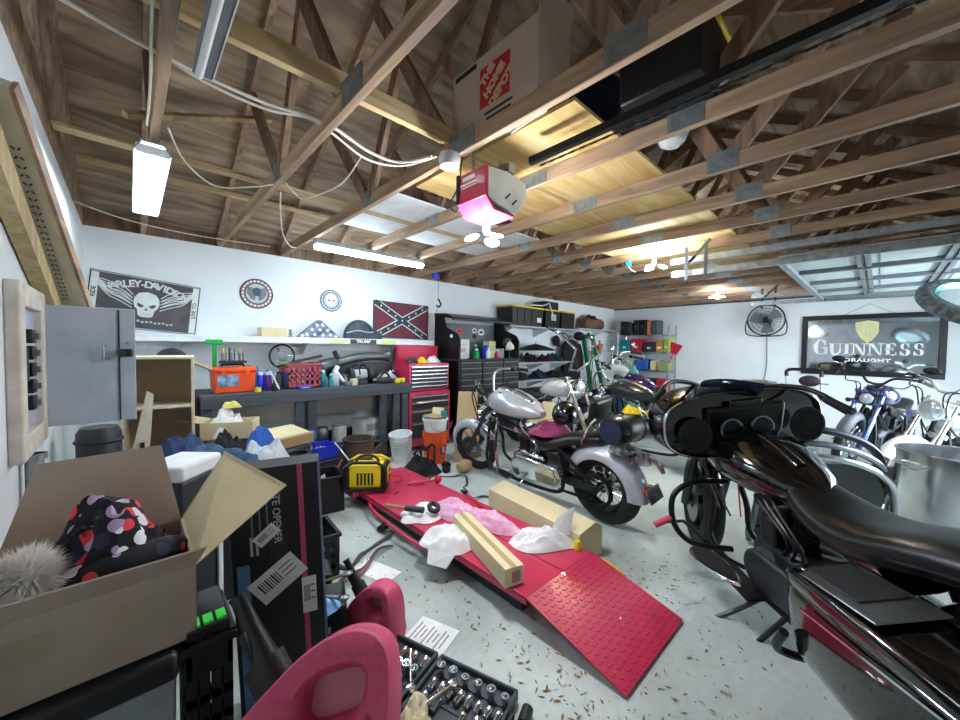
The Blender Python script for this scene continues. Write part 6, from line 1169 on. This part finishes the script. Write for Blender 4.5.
for i in range(26):
    f = (.12+.55*i/25); y = 1.55+1.7*f; z = 2.05-.65*f
    for k in range(2): B().box((-.245+.055*f*(.5)+.012*k, y, z-.005), (.004, .012, .003), (-.36, 0, .5*(1 if (i+k) % 2 else -1))).done('ink_mark', 'dgrey', t)
t = thing('plank', 'rough plank below the pale board along the left wall', 'plank', (0, 0, 0)); b = B(); b.rings([[(-.285, 1.30, 1.98), (-.245, 1.30, 1.98), (-.245, 1.30, 2.10), (-.285, 1.30, 2.10)], [(-.285, 3.1, 1.36), (-.235, 3.1, 1.36), (-.235, 3.1, 1.44), (-.285, 3.1, 1.44)]]); b.done('plank', 'lumbern', t); B().box((-.244, 1.9, 1.82), (.002, .02, .02)).done('knot', 'lumber', t)
# open carton on the tote
bx = thing('open_carton', 'big open cardboard carton with clothes at the left front', 'carton', (-.075, 1.43, .605))
X0, X1, A0, A1, HB = -.20, .195, -.18, .18, .195
for (x, y, w, d) in ((0, A0, X1-X0, .006), (0, A1, X1-X0, .006)): B().box(((X0+X1)/2, y, HB/2), (w, d, HB)).done('side', 'cardg', bx)
for x in (X0, X1): B().box((x, 0, HB/2), (.006, A1-A0, HB)).done('side', 'cardg', bx)
B().box(((X0+X1)/2, 0, .005), (X1-X0, A1-A0, .008)).done('bottom', 'cardg', bx)
for nm, pts, m in (('flap', [(X0, A1, HB), (X1, A1, HB), (X1-.045, A1+.07, HB+.25), (X0+.07, A1+.07, HB+.24)], 'cardg'), ('flap', [(X0, A0, HB), (X1, A0, HB), (X1+.02, A0-.055, HB+.065), (X0-.01, A0-.055, HB+.065)], 'cardg'),
                   ('flap', [(X1, A0, HB), (X1, A1, HB), (X1+.115, A1-.08, HB+.23), (X1+.25, A0+.07, HB+.14)], 'cardl'), ('flap', [(X0, A0, HB), (X0, A1, HB), (X0-.01, A1-.02, HB+.17), (X0-.01, A0+.02, HB+.17)], 'cardl')):
    quad(b := B(), pts, .005); b.done(nm, m, bx)
for x in (-.10, .08): B().box((x, A0-.0035, .12), (.09, .001, .06)).done('tape', mat('tape_tan', '#9b8b74', .5), bx)
def printed():
    m = bpy.data.materials.new('heart_print'); m.use_nodes = True; N = m.node_tree.nodes; L = m.node_tree.links; b = N['Principled BSDF']; b.inputs['Roughness'].default_value = .85
    tc = N.new('ShaderNodeTexCoord'); v = N.new('ShaderNodeTexVoronoi'); v.inputs['Scale'].default_value = 24; v.inputs['Randomness'].default_value = .9
    r = N.new('ShaderNodeValToRGB'); r.color_ramp.interpolation = 'CONSTANT'; e = r.color_ramp.elements; e[0].color = C('#15131f'); e[0].position = 0; e[1].position = .12; e[1].color = C('#e0444c')
    for p, c in ((.48, '#b79cc0'), (.66, '#e6e6ee'), (.84, '#2b2c46')): q = e.new(p); q.color = C(c)
    sp = N.new('ShaderNodeSeparateColor'); d = N.new('ShaderNodeMath'); d.operation = 'LESS_THAN'; d.inputs[1].default_value = .46
    mx = N.new('ShaderNodeMix'); mx.data_type = 'RGBA'; mx.inputs['A'].default_value = C('#14131d')
    L.new(tc.outputs['Object'], v.inputs['Vector']); L.new(v.outputs['Color'], sp.inputs[0]); L.new(sp.outputs[0], r.inputs[0]); L.new(v.outputs['Distance'], d.inputs[0]); L.new(d.outputs[0], mx.inputs['Factor']); L.new(r.outputs[0], mx.inputs['B']); L.new(mx.outputs['Result'], b.inputs['Base Color'])
    return m
M['hearts'] = printed()
t = thing('printed_blanket', 'black fleece printed with red and lilac hearts in the big open carton', 'blanket', (-.055, 1.43, .616)); b = B(); cloth(b, (0, 0, 0), .20, .17, .46, 26, 1.9, .6, 4); b.done('cloth', 'hearts', t, smooth=True); b = B(); b.tube(smoothp([(-.06, -.09, .19), (.03, -.10, .21), (.11, -.06, .20), (.15, .0, .17)]), [.035]*19, 10); b.done('fold', 'hearts', t, smooth=True)
t = thing('knit_hat', 'red hat with a fluffy white pompom in the big open carton', 'hat', (-.195, 1.36, .735), 0, rot=(.3, 0, .3)); b = B(); b.ball((0, 0, .04), (.075, .07, .07), 18, 10); b.done('crown', mat('hat_red', '#b01c38', .9), t, smooth=True)
rnd = random.Random(5); b = B(); b.ball((0, 0, 0), .045, 14, 10)
for i in range(4200):
    d = Vector((rnd.gauss(0, 1), rnd.gauss(0, 1), rnd.gauss(0, 1))).normalized(); q = d.cross(Vector((.3, .5, .8))).normalized()*.0022; e = d*rnd.uniform(.058, .080)+Vector((rnd.gauss(0, .006), rnd.gauss(0, .006), rnd.gauss(0, .006)))
    b._f([b.bm.verts.new(d*.04-q), b.bm.verts.new(d*.04+q), b.bm.verts.new(e)])
b.done('pompom', mat('fur_white', '#f2ece6', .9), t, fixn=False, loc=(-.0, -.01, .135))
tt = thing('storage_tote', 'grey translucent tote with a dark lid under the big open carton', 'storage tote', (-.10, 1.42, .06)); B().box((0, 0, .235), (.34, .36, .47), tp=(1.05, 1.05)).done('body', mat('tote_grey', '#8d969a', .35, col2='#7b8488', scale=5), tt, bev=.02); B().box((0, 0, .505), (.365, .42, .07)).done('lid', 'black', tt, bev=.015); B().box((.18, -.05, .46), (.02, .09, .10)).done('latch', 'grey', tt, bev=.006)
tag(B().box((-.10, 1.42, .03), (.40, .45, .058)).done('pallet', 'lumbern'), 'low wooden board under the grey tote', 'board')
crate('wire_crate', 'tall black crate beside the grey tote', (.15, 1.34, 0), (.105, .22, .58), 'black', 0, rows=6)
t = thing('green_tray', 'black and bright green plastic tray on top of the tall black crate', 'tray', (.15, 1.34, .592)); B().box((0, 0, .015), (.10, .20, .03)).done('tray', 'black', t, bev=.004)
for i in range(3): B().box((-.03+.03*i, -.07, .034), (.022, .04, .008)).done('green_strip', mat('neon_green', '#4cff5a', .4), t)
for k in range(2):
    t = thing('shoe', ['grey and teal shoe standing on end at the bottom left', 'second grey shoe tucked behind the first at the bottom'][k], 'shoe', (.105+.085*k, 1.15+.03*k, .02), 0, rot=(.15, -1.25, .6)); b = B(); loft(b, [(-.14, 0, .05, .03, .045, 3), (-.10, 0, .05, .042, .05, 3), (0, 0, .045, .045, .045, 3), (.10, 0, .035, .05, .035, 3), (.15, 0, .03, .025, .02, 3)], 16); b.done('upper', mat('shoe_teal', '#6c9aa0', .7), t, smooth=True); b = B(); loft(b, [(-.15, 0, 0, .035, .012, 3), (0, 0, 0, .048, .012, 3), (.13, 0, .0, .045, .012, 3), (.16, 0, .006, .025, .01, 3)], 14); b.done('sole', 'lgrey', t, smooth=True)
tag(B().box((.15, 1.15, .01), (.24, .2, .02)).done('floor_mat', 'bcloth'), 'small black mat under the shoes', 'mat')
# tall black product carton
tb = thing('product_carton', 'tall black product carton with pink stripe standing behind the red gas can', 'carton', (.42, 1.50, 0), 0, rot=(.0, R_(-2.5), R_(-22)))
B().box((0, .06, .475), (.30, .12, .95)).done('body', mat('carton_black', '#202229', .5, col2='#1a1c22', scale=3), tb, bev=.003)
B().box((.085, -.0015, .475), (.018, .002, .948)).done('pink_stripe', mat('pink_line', '#c44a72', .5), tb); B().box((.149, -.001, .475), (.004, .003, .948)).done('edge_stripe', mat('steel_blue', '#5d8fc0', .5), tb); B().box((-.115, -.0012, .30), (.04, .002, .6)).done('blue_panel', mat('steel_blue', '#5d8fc0', .5), tb)
text('lettering', 'GATE OPENER', .036, 'lgrey', tb, (.0, -.0022, .78), (PI/2, PI/2, 0), .0004, .0006)
for i in range(3): B().box((-.03-.025*i, -.0015, .80-.02*i), (.006, .001, .12)).done('print_line', 'grey', tb)
for i in range(2): text('lettering', ('3 IN 1', 'SOLAR')[i], .02, 'lgrey', tb, (-.075+.02*i, -.0022, .66), (PI/2, PI/2, 0), .0003, .0003) if False else B().box((-.085+.018*i, -.0015, .665), (.009, .001, .07)).done('print_line', 'lgrey', tb)
B().prism([(.0, .74), (.012, .74), (.014, .70), (.03, .66), (.03, .55), (-.03, .55), (-.03, .66), (-.004, .70)][::-1], .001, lambda u, v, w: (u, -.0008-w, v)).done('product_picture', 'dgrey', tb)
def label(par, x, z, w, h, a, th):
    o = B().box((0, 0, 0), (w, .0012, h)).done('paper_label', 'paper', par, loc=(x, th, z), rot=(0, a, 0))
    for i in range(9): B().box((-w*.35+w*.05*i, -.0008, h*.05), (w*.02 if i % 3 else w*.035, .0006, h*.45)).done('bar_code', 'dgrey', o)
    for i in range(3): B().box((w*.25, -.0008, h*.25-h*.18*i), (w*.28, .0006, h*.05)).done('print_line', 'grey', o)
label(tb, -.035, .70, .085, .045, -.70, -.0032); label(tb, -.005, .53, .18, .10, -.62, -.0034); label(tb, .098, .44, .05, .14, 0, -.0024)
# red gas can on a tote, near the camera
gb = thing('storage_tote', 'black tote below the large red gas can at the bottom edge', 'storage tote', (.28, .76, 0), R_(-43)); B().box((0, 0, .18), (.40, .30, .36), tp=(1.05, 1.05)).done('body', 'black', gb, bev=.015); B().box((0, 0, .373), (.44, .34, .026)).done('lid', 'black', gb, bev=.008)
gm = mat('gas_can_red', '#d04c70', .5, bump=.15, scale=90)
def gascan(label_, loc, rz, rot=None, s=1., m=gm):
    g = thing('gas_can', label_, 'gas can', loc, rz, rot=rot); b = B(); out = []
    outl = smoothp([(-.165, 0, .0), (-.17, 0, .12), (-.15, 0, .175), (-.10, 0, .235), (-.04, 0, .295), (.03, 0, .335), (.10, 0, .338), (.148, 0, .305), (.168, 0, .22), (.17, 0, .10), (.165, 0, .0), (.0, 0, -.001)], 5, True)
    hc = Vector((.04, 0, .222)); n_ = len(outl); hole = []
    for p in outl:
        a = math.atan2(p.z-hc.z, p.x-hc.x); c, s_ = math.cos(a), math.sin(a)
        hole.append(hc+Vector((.062*math.copysign(abs(c)**.6, c), 0, .043*math.copysign(abs(s_)**.6, s_)+.25*.062*math.copysign(abs(c)**.6, c))))
    def yv(z): return .088*(1-.40*max(0, z/.34)**2)
    rs_ = []
    for k_, f in ((0, -1), (1, -1), (2, -1), (3, -1), (3, 1), (2, 1), (1, 1), (0, 1)):
        t_ = (0, .09, .78, 1.)[k_]; dy = (.72, 1., 1., .62)[k_]
        rs_.append([(lambda q: (q.x, f*yv(q.z)*dy, q.z))(o_.lerp(h_, t_)) for o_, h_ in zip(outl, hole)])
    b.rings(rs_, loop=True); b.done('body', m, g, smooth=True, ang=60)
    b = B(); b.prism([(p.x, p.z) for p in hole], .03, lambda u, v, w: (u, .005+w, v)); b.done('handle_recess', mat('can_pale', '#d98a98', .5), g)
    for x_, z_ in ((-.10, .12), (.125, .17)):
        B().tube(smoothp([(x_-.012, -.085*(1-.40*(z_/.34)**2)-.002, z_-.03), (x_+.010, -.085*(1-.40*(z_/.34)**2)-.003, z_), (x_-.008, -.085*(1-.40*(z_/.34)**2)-.001, z_+.03)]), .006, 6).done('moulded_flame', m, g, smooth=True)
    B().box((.0, -.0875, .055), (.20, .004, .05)).done('moulded_plate', m, g, bev=.002)
    B().tube([(-.105, 0, .225), (-.145, 0, .272)], [.044, .042], 18).done('cap_ring', 'black', g, smooth=True)
    B().tube([(-.14, 0, .265), (-.165, .0, .30), (-.195, .0, .335), (-.235, .0, .385), (-.243, 0, .396)], [.034, .026, .022, .018, .022], 14).done('spout', 'blacks', g, smooth=True)
    B().tube([(-.15, -.02, .26), (-.20, -.024, .325)], .010, 8).done('spout_trigger', 'black', g); B().box((-.214, -.0, .366), (.02, .03, .04), (0, -.66, 0)).done('spout_lock', 'redp', g, bev=.006)
    return g
gc = gascan('large red gas can with black spout at the bottom edge', (.235, .755, .43), R_(-43), rot=(-.50, 0, R_(-43)))
gc2 = dup(gc, (.85, 1.63, 0), R_(-70), 'smaller red gas can on the floor behind the large one', scale=(.8, .8, .8), rot=(0, 0, R_(-70)))
bc = thing('tool_case', 'black case with blue rag between carton and smaller gas can', 'case', (.62, 1.76, 0), R_(-20)); B().box((0, 0, .11), (.26, .20, .22)).done('body', 'black', bc, bev=.015); B().box((0, -.101, .12), (.12, .002, .03)).done('white_print', 'lgrey', bc)
b = B(); cloth(b, (0, 0, 0), .09, .08, .06, 14, 3.9); tag(b.done('rag', mat('rag_sky', '#7fb4e6', .85), smooth=True, loc=(.585, 1.66, .222)), 'sky blue rag on the black case', 'rag')
for k, (p, q, m, l) in enumerate((((.56, 1.80, .235), (.70, 1.58, .262), 'steel', 'steel adjustable wrench across the black case'), ((.50, 1.72, .232), (.62, 1.84, .245), 'lgrey', 'pale pliers on the black case'), ((.66, 1.82, .235), (.76, 1.70, .30), mat('olive', '#6a6a34', .5), 'olive handled tool resting on the black case'))):
    t = thing('wrench', l, 'hand tool', p, 0); d = Vector(q)-Vector(p); B().tube([(0, 0, .012), d*.8+V(0, 0, .012)], .010, 8, flat=.6).done('handle', m, t); B().ball(d*.9+V(0, 0, .012), (.025, .02, .010), 10, 6).done('head', 'steel', t, smooth=True)
t = thing('flat_case', 'flat black case lying against the tall product carton', 'case', (.62, 2.00, 0), R_(-15)); B().box((0, 0, .115), (.30, .16, .23)).done('body', 'black', t, bev=.012); B().box((0, -.03, .235), (.20, .03, .01)).done('grey_strip', 'grey', t)
crate('laundry_crate', 'black slotted plastic basket on the floor beside the lift', (.83, 2.36, 0), (.20, .28, .25), 'black', R_(-5), rows=3)
b = B(); cloth(b, (0, 0, 0), .075, .11, .15, 12, 8.8); tag(b.done('clear_bag', mat('dull_clear', '#6d757a', .3), smooth=True, loc=(.83, 2.36, .018)), 'dull clear plastic bag inside the black slotted basket', 'bag')
t = thing('storage_tote', 'open black tote with white rags on the floor beneath the bench front', 'storage tote', (1.135, 3.25, 0), R_(-8))
for s in (1, -1): B().box((s*.20, 0, .15), (.012, .30, .30)).done('side', 'black', t); B().box((0, s*.15, .15), (.40, .012, .30)).done('side', 'black', t)
B().box((0, 0, .01), (.40, .30, .02)).done('bottom', 'black', t)
for s in (1, -1): B().box((0, s*.155, .295), (.43, .025, .02)).done('rim', 'black', t, bev=.004)
for k, (x, y, m, r, l) in enumerate(((1.04, 3.26, 'paper', .085, 'white rag at the left in the open black tote'), (1.20, 3.23, 'paper', .09, 'white rag at the right in the open black tote'), (1.13, 3.31, 'cardl', .07, 'tan paper in the open black tote'))):
    b = B(); cloth(b, (0, 0, 0), r, r, .32, 12, k*2+5.5, .6); tag(b.done('rag', m, smooth=True, loc=(x, y, .021)), l, 'rag')
# heap between the carton and the bench
tag(B().box((.36, 2.67, .33), (.66, .58, .66)).done('storage_chest', 'dgrey', bev=.02), 'dark storage chest buried under the clothes heap by the bench', 'chest')
for k, (x, y, z, dx, dy, h, m, l) in enumerate(((.36, 2.56, .661, .26, .16, .20, 'jean', 'faded blue jeans heaped behind the big open carton'), (.62, 2.66, .661, .15, .12, .15, mat('film_grey', '#c2ccd2', .25), 'crumpled clear plastic beside the blue jeans'), (.22, 2.92, .661, .17, .13, .20, mat('slate_blue_cloth', '#33476e', .85), 'slate blue cloth heap left behind the jeans'), (.46, 2.92, .661, .13, .11, .20, 'bcloth', 'black cloth heap behind the jeans'), (.66, 2.93, .661, .10, .10, .20, mat('bluecloth', '#2a62b8', .7), 'bright blue cloth behind the crumpled plastic'))):
    b = B(); cloth(b, (0, 0, 0), dx, dy, h, 18, k*1.3+2.2, 1.); tag(b.done('jeans' if k == 0 else ('plastic_bag' if k == 1 else 'cloth_heap'), m, smooth=True, loc=(x, y, z)), l, 'jeans' if k == 0 else ('bag' if k == 1 else 'cloth'))
t = thing('roll_of_hose', 'black hose coil at the right of the jeans heap', 'hose', (.90, 2.92, .541), 0); 
tag(B().box((.90, 2.92, .27), (.22, .30, .54)).done('storage_cube', 'dgrey', bev=.01), 'narrow dark box under the black hose coil', 'storage box')
for k in range(3): B().torus((0, 0, .015+.02*k), .10-.008*k, .011, 'z', 28, 8).done('coil', 'black', t, smooth=True)
t = thing('carton', 'small tan carton with tissue paper spilling out behind the jeans', 'carton', (.54, 3.26, .72), R_(-25))
for s in (1, -1): B().box((s*.16, 0, .06), (.006, .20, .12)).done('side', 'cardl', t); B().box((0, s*.10, .06), (.32, .006, .12)).done('side', 'cardl', t)
B().box((0, 0, .004), (.32, .20, .008)).done('bottom', 'cardl', t); quad(b := B(), [(-.16, -.1, .12), (-.16, .1, .12), (-.30, .1, .15), (-.30, -.1, .15)]); b.done('flap', 'cardl', t); B().torus((-.24, .0, .136), .022, .003, 'z', 16, 4).done('print_ring', 'dgrey', t)
b = B(); cloth(b, (0, 0, 0), .14, .085, .24, 18, 5.9, 1.1); tag(b.done('tissue_paper', 'paper', smooth=True, loc=(.52, 3.26, .73)), 'white tissue paper bunched in the small tan carton', 'paper')
b = B(); cloth(b, (0, 0, 0), .06, .05, .08, 12, 4.5, 1.1); tag(b.done('wrapper', mat('pale_yellow', '#e6d978', .5), smooth=True, loc=(.54, 3.27, .93)), 'pale yellow wrapper on top of the white tissue paper', 'wrapper')
tag(B().box((.54, 3.24, .359), (.34, .22, .716)).done('storage_cube', 'gcloth', bev=.01), 'grey cube under the small tan tissue carton', 'storage box')
# pale open cubby
cb = thing('open_cubby', 'pale wooden open cubby with a brown back behind the panel door', 'shelf unit', (.14, 3.19, .60), R_(-6))
for x in (-.17, .17): B().box((x, 0, .36), (.016, .30, .72)).done('side', 'plyp', cb, bev=.002)
for z in (.10, .40, .71): B().box((0, 0, z), (.33, .30, .016)).done('shelf', 'plyp', cb, bev=.002)
B().box((0, .14, .40), (.34, .008, .64)).done('back', mat('cubby_brown', '#b59c84', .8), cb)
tag(B().box((.14, 3.17, .30), (.38, .34, .598), (0, 0, R_(-6))).done('footlocker', 'dgrey', bev=.01), 'dark trunk under the pale open cubby', 'trunk')
t = thing('board_scrap', 'pale triangular board scrap leaning on the cubby', 'board', (.07, 2.92, .60), R_(-6)); B().prism([(-.10, 0), (.0, 0), (.03, .50), (.0, .52)], .012, lambda u, v, w: (u, -.06+w+.09*v, v)).done('scrap', 'plyp', t); B().box((-.02, -.045, .2), (.02, .004, .06)).done('pencil_mark', 'dgrey', t)
t = thing('lid_prop', 'pale strip of wood slanting from the cubby to the orange toolbox', 'strip', (.30, 3.40, 1.28), 0); B().box((.08, .06, -.03), (.22, .03, .03), (0, .35, .75)).done('strip', 'plyp', t)
tag(B().box((.305, 3.40, .62), (.05, .05, 1.24)).done('upright_post', 'plyp'), 'pale upright post beside the cubby', 'post')
kb = thing('kitchen_bin', 'white lidded bin with a dark panel behind the open carton', 'bin', (.16, 2.12, 0), R_(-43)); B().box((0, 0, .41), (.18, .22, .82), tp=(1.06, 1.06)).done('body', 'dgrey', kb, bev=.015); B().box((0, 0, .85), (.20, .25, .07)).done('lid', 'white', kb, bev=.015); B().box((.101, .10, .41), (.012, .03, .80)).done('white_edge', 'white', kb, bev=.004)
b = B(); cloth(b, (0, 0, 0), .10, .09, .09, 14, 9.9); tag(b.done('rag', 'paper', smooth=True, loc=(.12, 2.48, .661)), 'white rag with dark marks behind the carton flap', 'rag')
# ---- socket set
DA = Vector((.325, -.946, 0)); rz = math.atan2(-.946, .325)
ss = thing('socket_case', 'open dark grey socket case on the floor in the foreground', 'tool case', (.80, 1.22, 0), rz)
cs = mat('case_grey', '#454b54', .5)
for k, x in enumerate((-.19, .19)):
    h_ = B().box((x, -.01, .015), (.365, .40, .024)).done(('tray', 'lid_tray')[k], cs, ss, bev=.012)
    for s in (1, -1): B().box((x, -.01+s*.195, .03), (.365, .014, .045)).done('rim', cs, ss, bev=.006); B().box((x+s*.176, -.01, .03), (.014, .39, .045)).done('rim', cs, ss, bev=.006)
    for i in range(6): B().box((x, -.16+.055*i, .029), (.31, .006, .006)).done('divider', cs, h_)
B().cyl((0, -.18, .03), (0, .16, .03), .008, n=8).done('hinge', 'dsteel', ss); B().box((.385, 0, .03), (.02, .20, .03)).done('carry_handle', 'black', ss, bev=.006)
ML = Matrix.Translation((.80, 1.22, 0)) @ Matrix.Rotation(rz, 4, 'Z')
sk0 = thing('socket', 'chrome socket lying in the open socket case', 'socket', ML @ V(0, 0, .05), 0, 'sockets in the open case'); b = B(); b.lathe([(.009, -.02), (.011, -.018), (.011, .0), (.0135, .004), (.0135, .02), (.009, .02), (.008, .005)], n=12, ax='y'); b.done('socket', 'chrome', sk0, smooth=True, ang=50)
first = True; rnd = random.Random(2)
for k, x0 in enumerate((-.34, .04)):
    for r in range(5):
        n = 8 if r % 2 else 6
        for c in range(n):
            if rnd.random() < .12: continue
            if k == 0 and r == 2: continue
            p = ML @ V(x0+.015+.29*c/(n-1), -.145+.066*r, .0405); s = rnd.uniform(1.05, 1.45); up = (k == 1 and r == 4) or (k == 0 and r == 3)
            rot_ = (PI/2, 0, 0) if up else (0, 0, rz+rnd.uniform(-.08, .08)+(PI/2 if r == 1 else 0))
            if up: p.z += .010
            if first: sk0.location = p; sk0.rotation_euler = rot_; first = False
            else: dup(sk0, p, None, rot=rot_, scale=(s, s, s))
for k, (x, y, a, L, l) in enumerate(((-.18, -.02, .12, .24, 'long chrome ratchet across the left half of the socket case'), (-.05, .05, -.9, .20, 'chrome extension bar laid over the hinge of the socket case'), (.12, .02, 1.2, .14, 'short chrome ratchet in the right half of the socket case'))):
    t = thing('ratchet', l, 'ratchet', ML @ V(x, y, .062), rz+a); B().tube([(-L/2, 0, 0), (-L*.1, 0, 0), (L*.35, 0, 0)], [.010, .010, .007], 10).done('handle', 'chrome', t, smooth=True); B().lathe([(.006, -.012), (.018, -.012), (.018, .010), (.008, .012)], (L/2-.01, 0, 0), n=16).done('head', 'chrome', t, smooth=True)
b = B(); cloth(b, (0, 0, 0), .06, .13, .07, 18, 6.3, 1.1); t = tag(b.done('glove', mat('glove_cream', '#d8cfae', .85), smooth=True, loc=ML @ V(.10, -.13, .055), rot=(0, 0, rz+.5)), 'cream work glove lying on the socket case', 'glove')
t = thing('battery', 'small black cylinder on the floor beside the socket case', 'cylinder', (1.06, .86, .022), .4); B().lathe([(.01, -.035), (.022, -.033), (.022, .03), (.014, .034), (.004, .034)], ax='x', n=16).done('body', 'black', t, smooth=True); B().torus((.032, 0, 0), .018, .004, 'x', 18, 6).done('ring', 'steel', t)

# ---- more odds and ends on and under the bench
for nm, ct, lb, (x, y, z), kind, sz, m in (
        ('jar', 'jar', 'clear jar of screws between the red crate and the paint gun', (1.66, 4.42, BZ), 'cyl', (.035, .10), 'clear'), ('bottle', 'bottle', 'tall green bottle behind the paint gun', (1.80, 4.50, BZ), 'bot', (.03, .22), 'green'),
        ('tin', 'tin', 'low silver tin in front of the paint gun', (1.84, 4.22, BZ), 'cyl', (.04, .05), 'steel'), ('bottle', 'bottle', 'small teal bottle at the foot of the red crate', (1.66, 4.24, BZ), 'bot', (.025, .12), 'teal'),
        ('tool_block', 'block', 'grey block beside the bench grinder', (1.90, 4.44, BZ), 'box', (.08, .10, .12), 'grey'), ('carton', 'carton', 'tiny tan carton left of the bench grinder', (1.93, 4.24, BZ), 'box', (.07, .06, .08), 'cardl'),
        ('battery_charger', 'charger', 'black charger right of the bench grinder', (2.22, 4.36, BZ), 'box', (.09, .12, .09), 'black'), ('bottle', 'bottle', 'white squeeze bottle near the right bench end', (2.50, 4.40, BZ), 'bot', (.03, .17), 'white'),
        ('tin', 'tin', 'dark tin at the back right of the bench', (2.60, 4.50, BZ), 'cyl', (.05, .13), 'dgrey'), ('spool', 'spool', 'yellow spool in front of the orange toolbox right corner', (.92, 4.19, BZ), 'cyl', (.03, .045), 'yellow'),
        ('bottle', 'bottle', 'small black bottle in front of the spray cans', (1.06, 4.17, BZ), 'bot', (.022, .11), 'black'), ('putty_knife_box', 'box', 'flat blue box in front of the red crate', (1.36, 4.20, BZ), 'box', (.14, .07, .03), 'blue'),
        ('bottle', 'bottle', 'white bottle lying low at the left of the bench lower shelf', (.80, 4.35, .246), 'bot', (.05, .22), 'offwhite'), ('carton', 'carton', 'tan carton on the lower shelf of the bench', (1.10, 4.42, .246), 'box', (.30, .22, .20), 'cardl'),
        ('paint_can', 'paint can', 'steel paint can on the lower shelf of the bench', (1.62, 4.45, .246), 'cyl', (.085, .19), 'steel'), ('paint_can', 'paint can', 'white paint can right of the steel one on the lower shelf', (1.84, 4.45, .246), 'cyl', (.085, .19), 'offwhite'),
        ('carton', 'carton', 'white carton at the right of the bench lower shelf', (2.20, 4.45, .246), 'box', (.28, .22, .24), 'paper')):
    t = thing(nm, lb, ct, (x, y, z), .2)
    if kind == 'box': B().box((0, 0, sz[2]/2), sz).done('body', m, t, bev=.004); B().box((0, -sz[1]/2-.0008, sz[2]*.55), (sz[0]*.6, .0012, sz[2]*.35)).done('label', 'lgrey', t)
    elif kind == 'cyl': r, h = sz; B().lathe([(r*.97, 0), (r, .004), (r, h-.004), (r*.97, h), (.003, h)], n=20).done('body', m, t, smooth=True, ang=50); B().torus((0, 0, h), r*.95, .004, 'z', 20, 6).done('rim', 'steel' if m != 'steel' else 'grey', t)
    else: r, h = sz; B().lathe([(r*.95, 0), (r, .006), (r, h*.62), (r*.35, h*.80), (r*.35, h*.9), (.003, h*.9)], n=18).done('body', m, t, smooth=True, ang=50); B().cyl((0, 0, h*.9), (0, 0, h), r*.42, n=14).done('cap', 'black' if m != 'black' else 'redp', t)
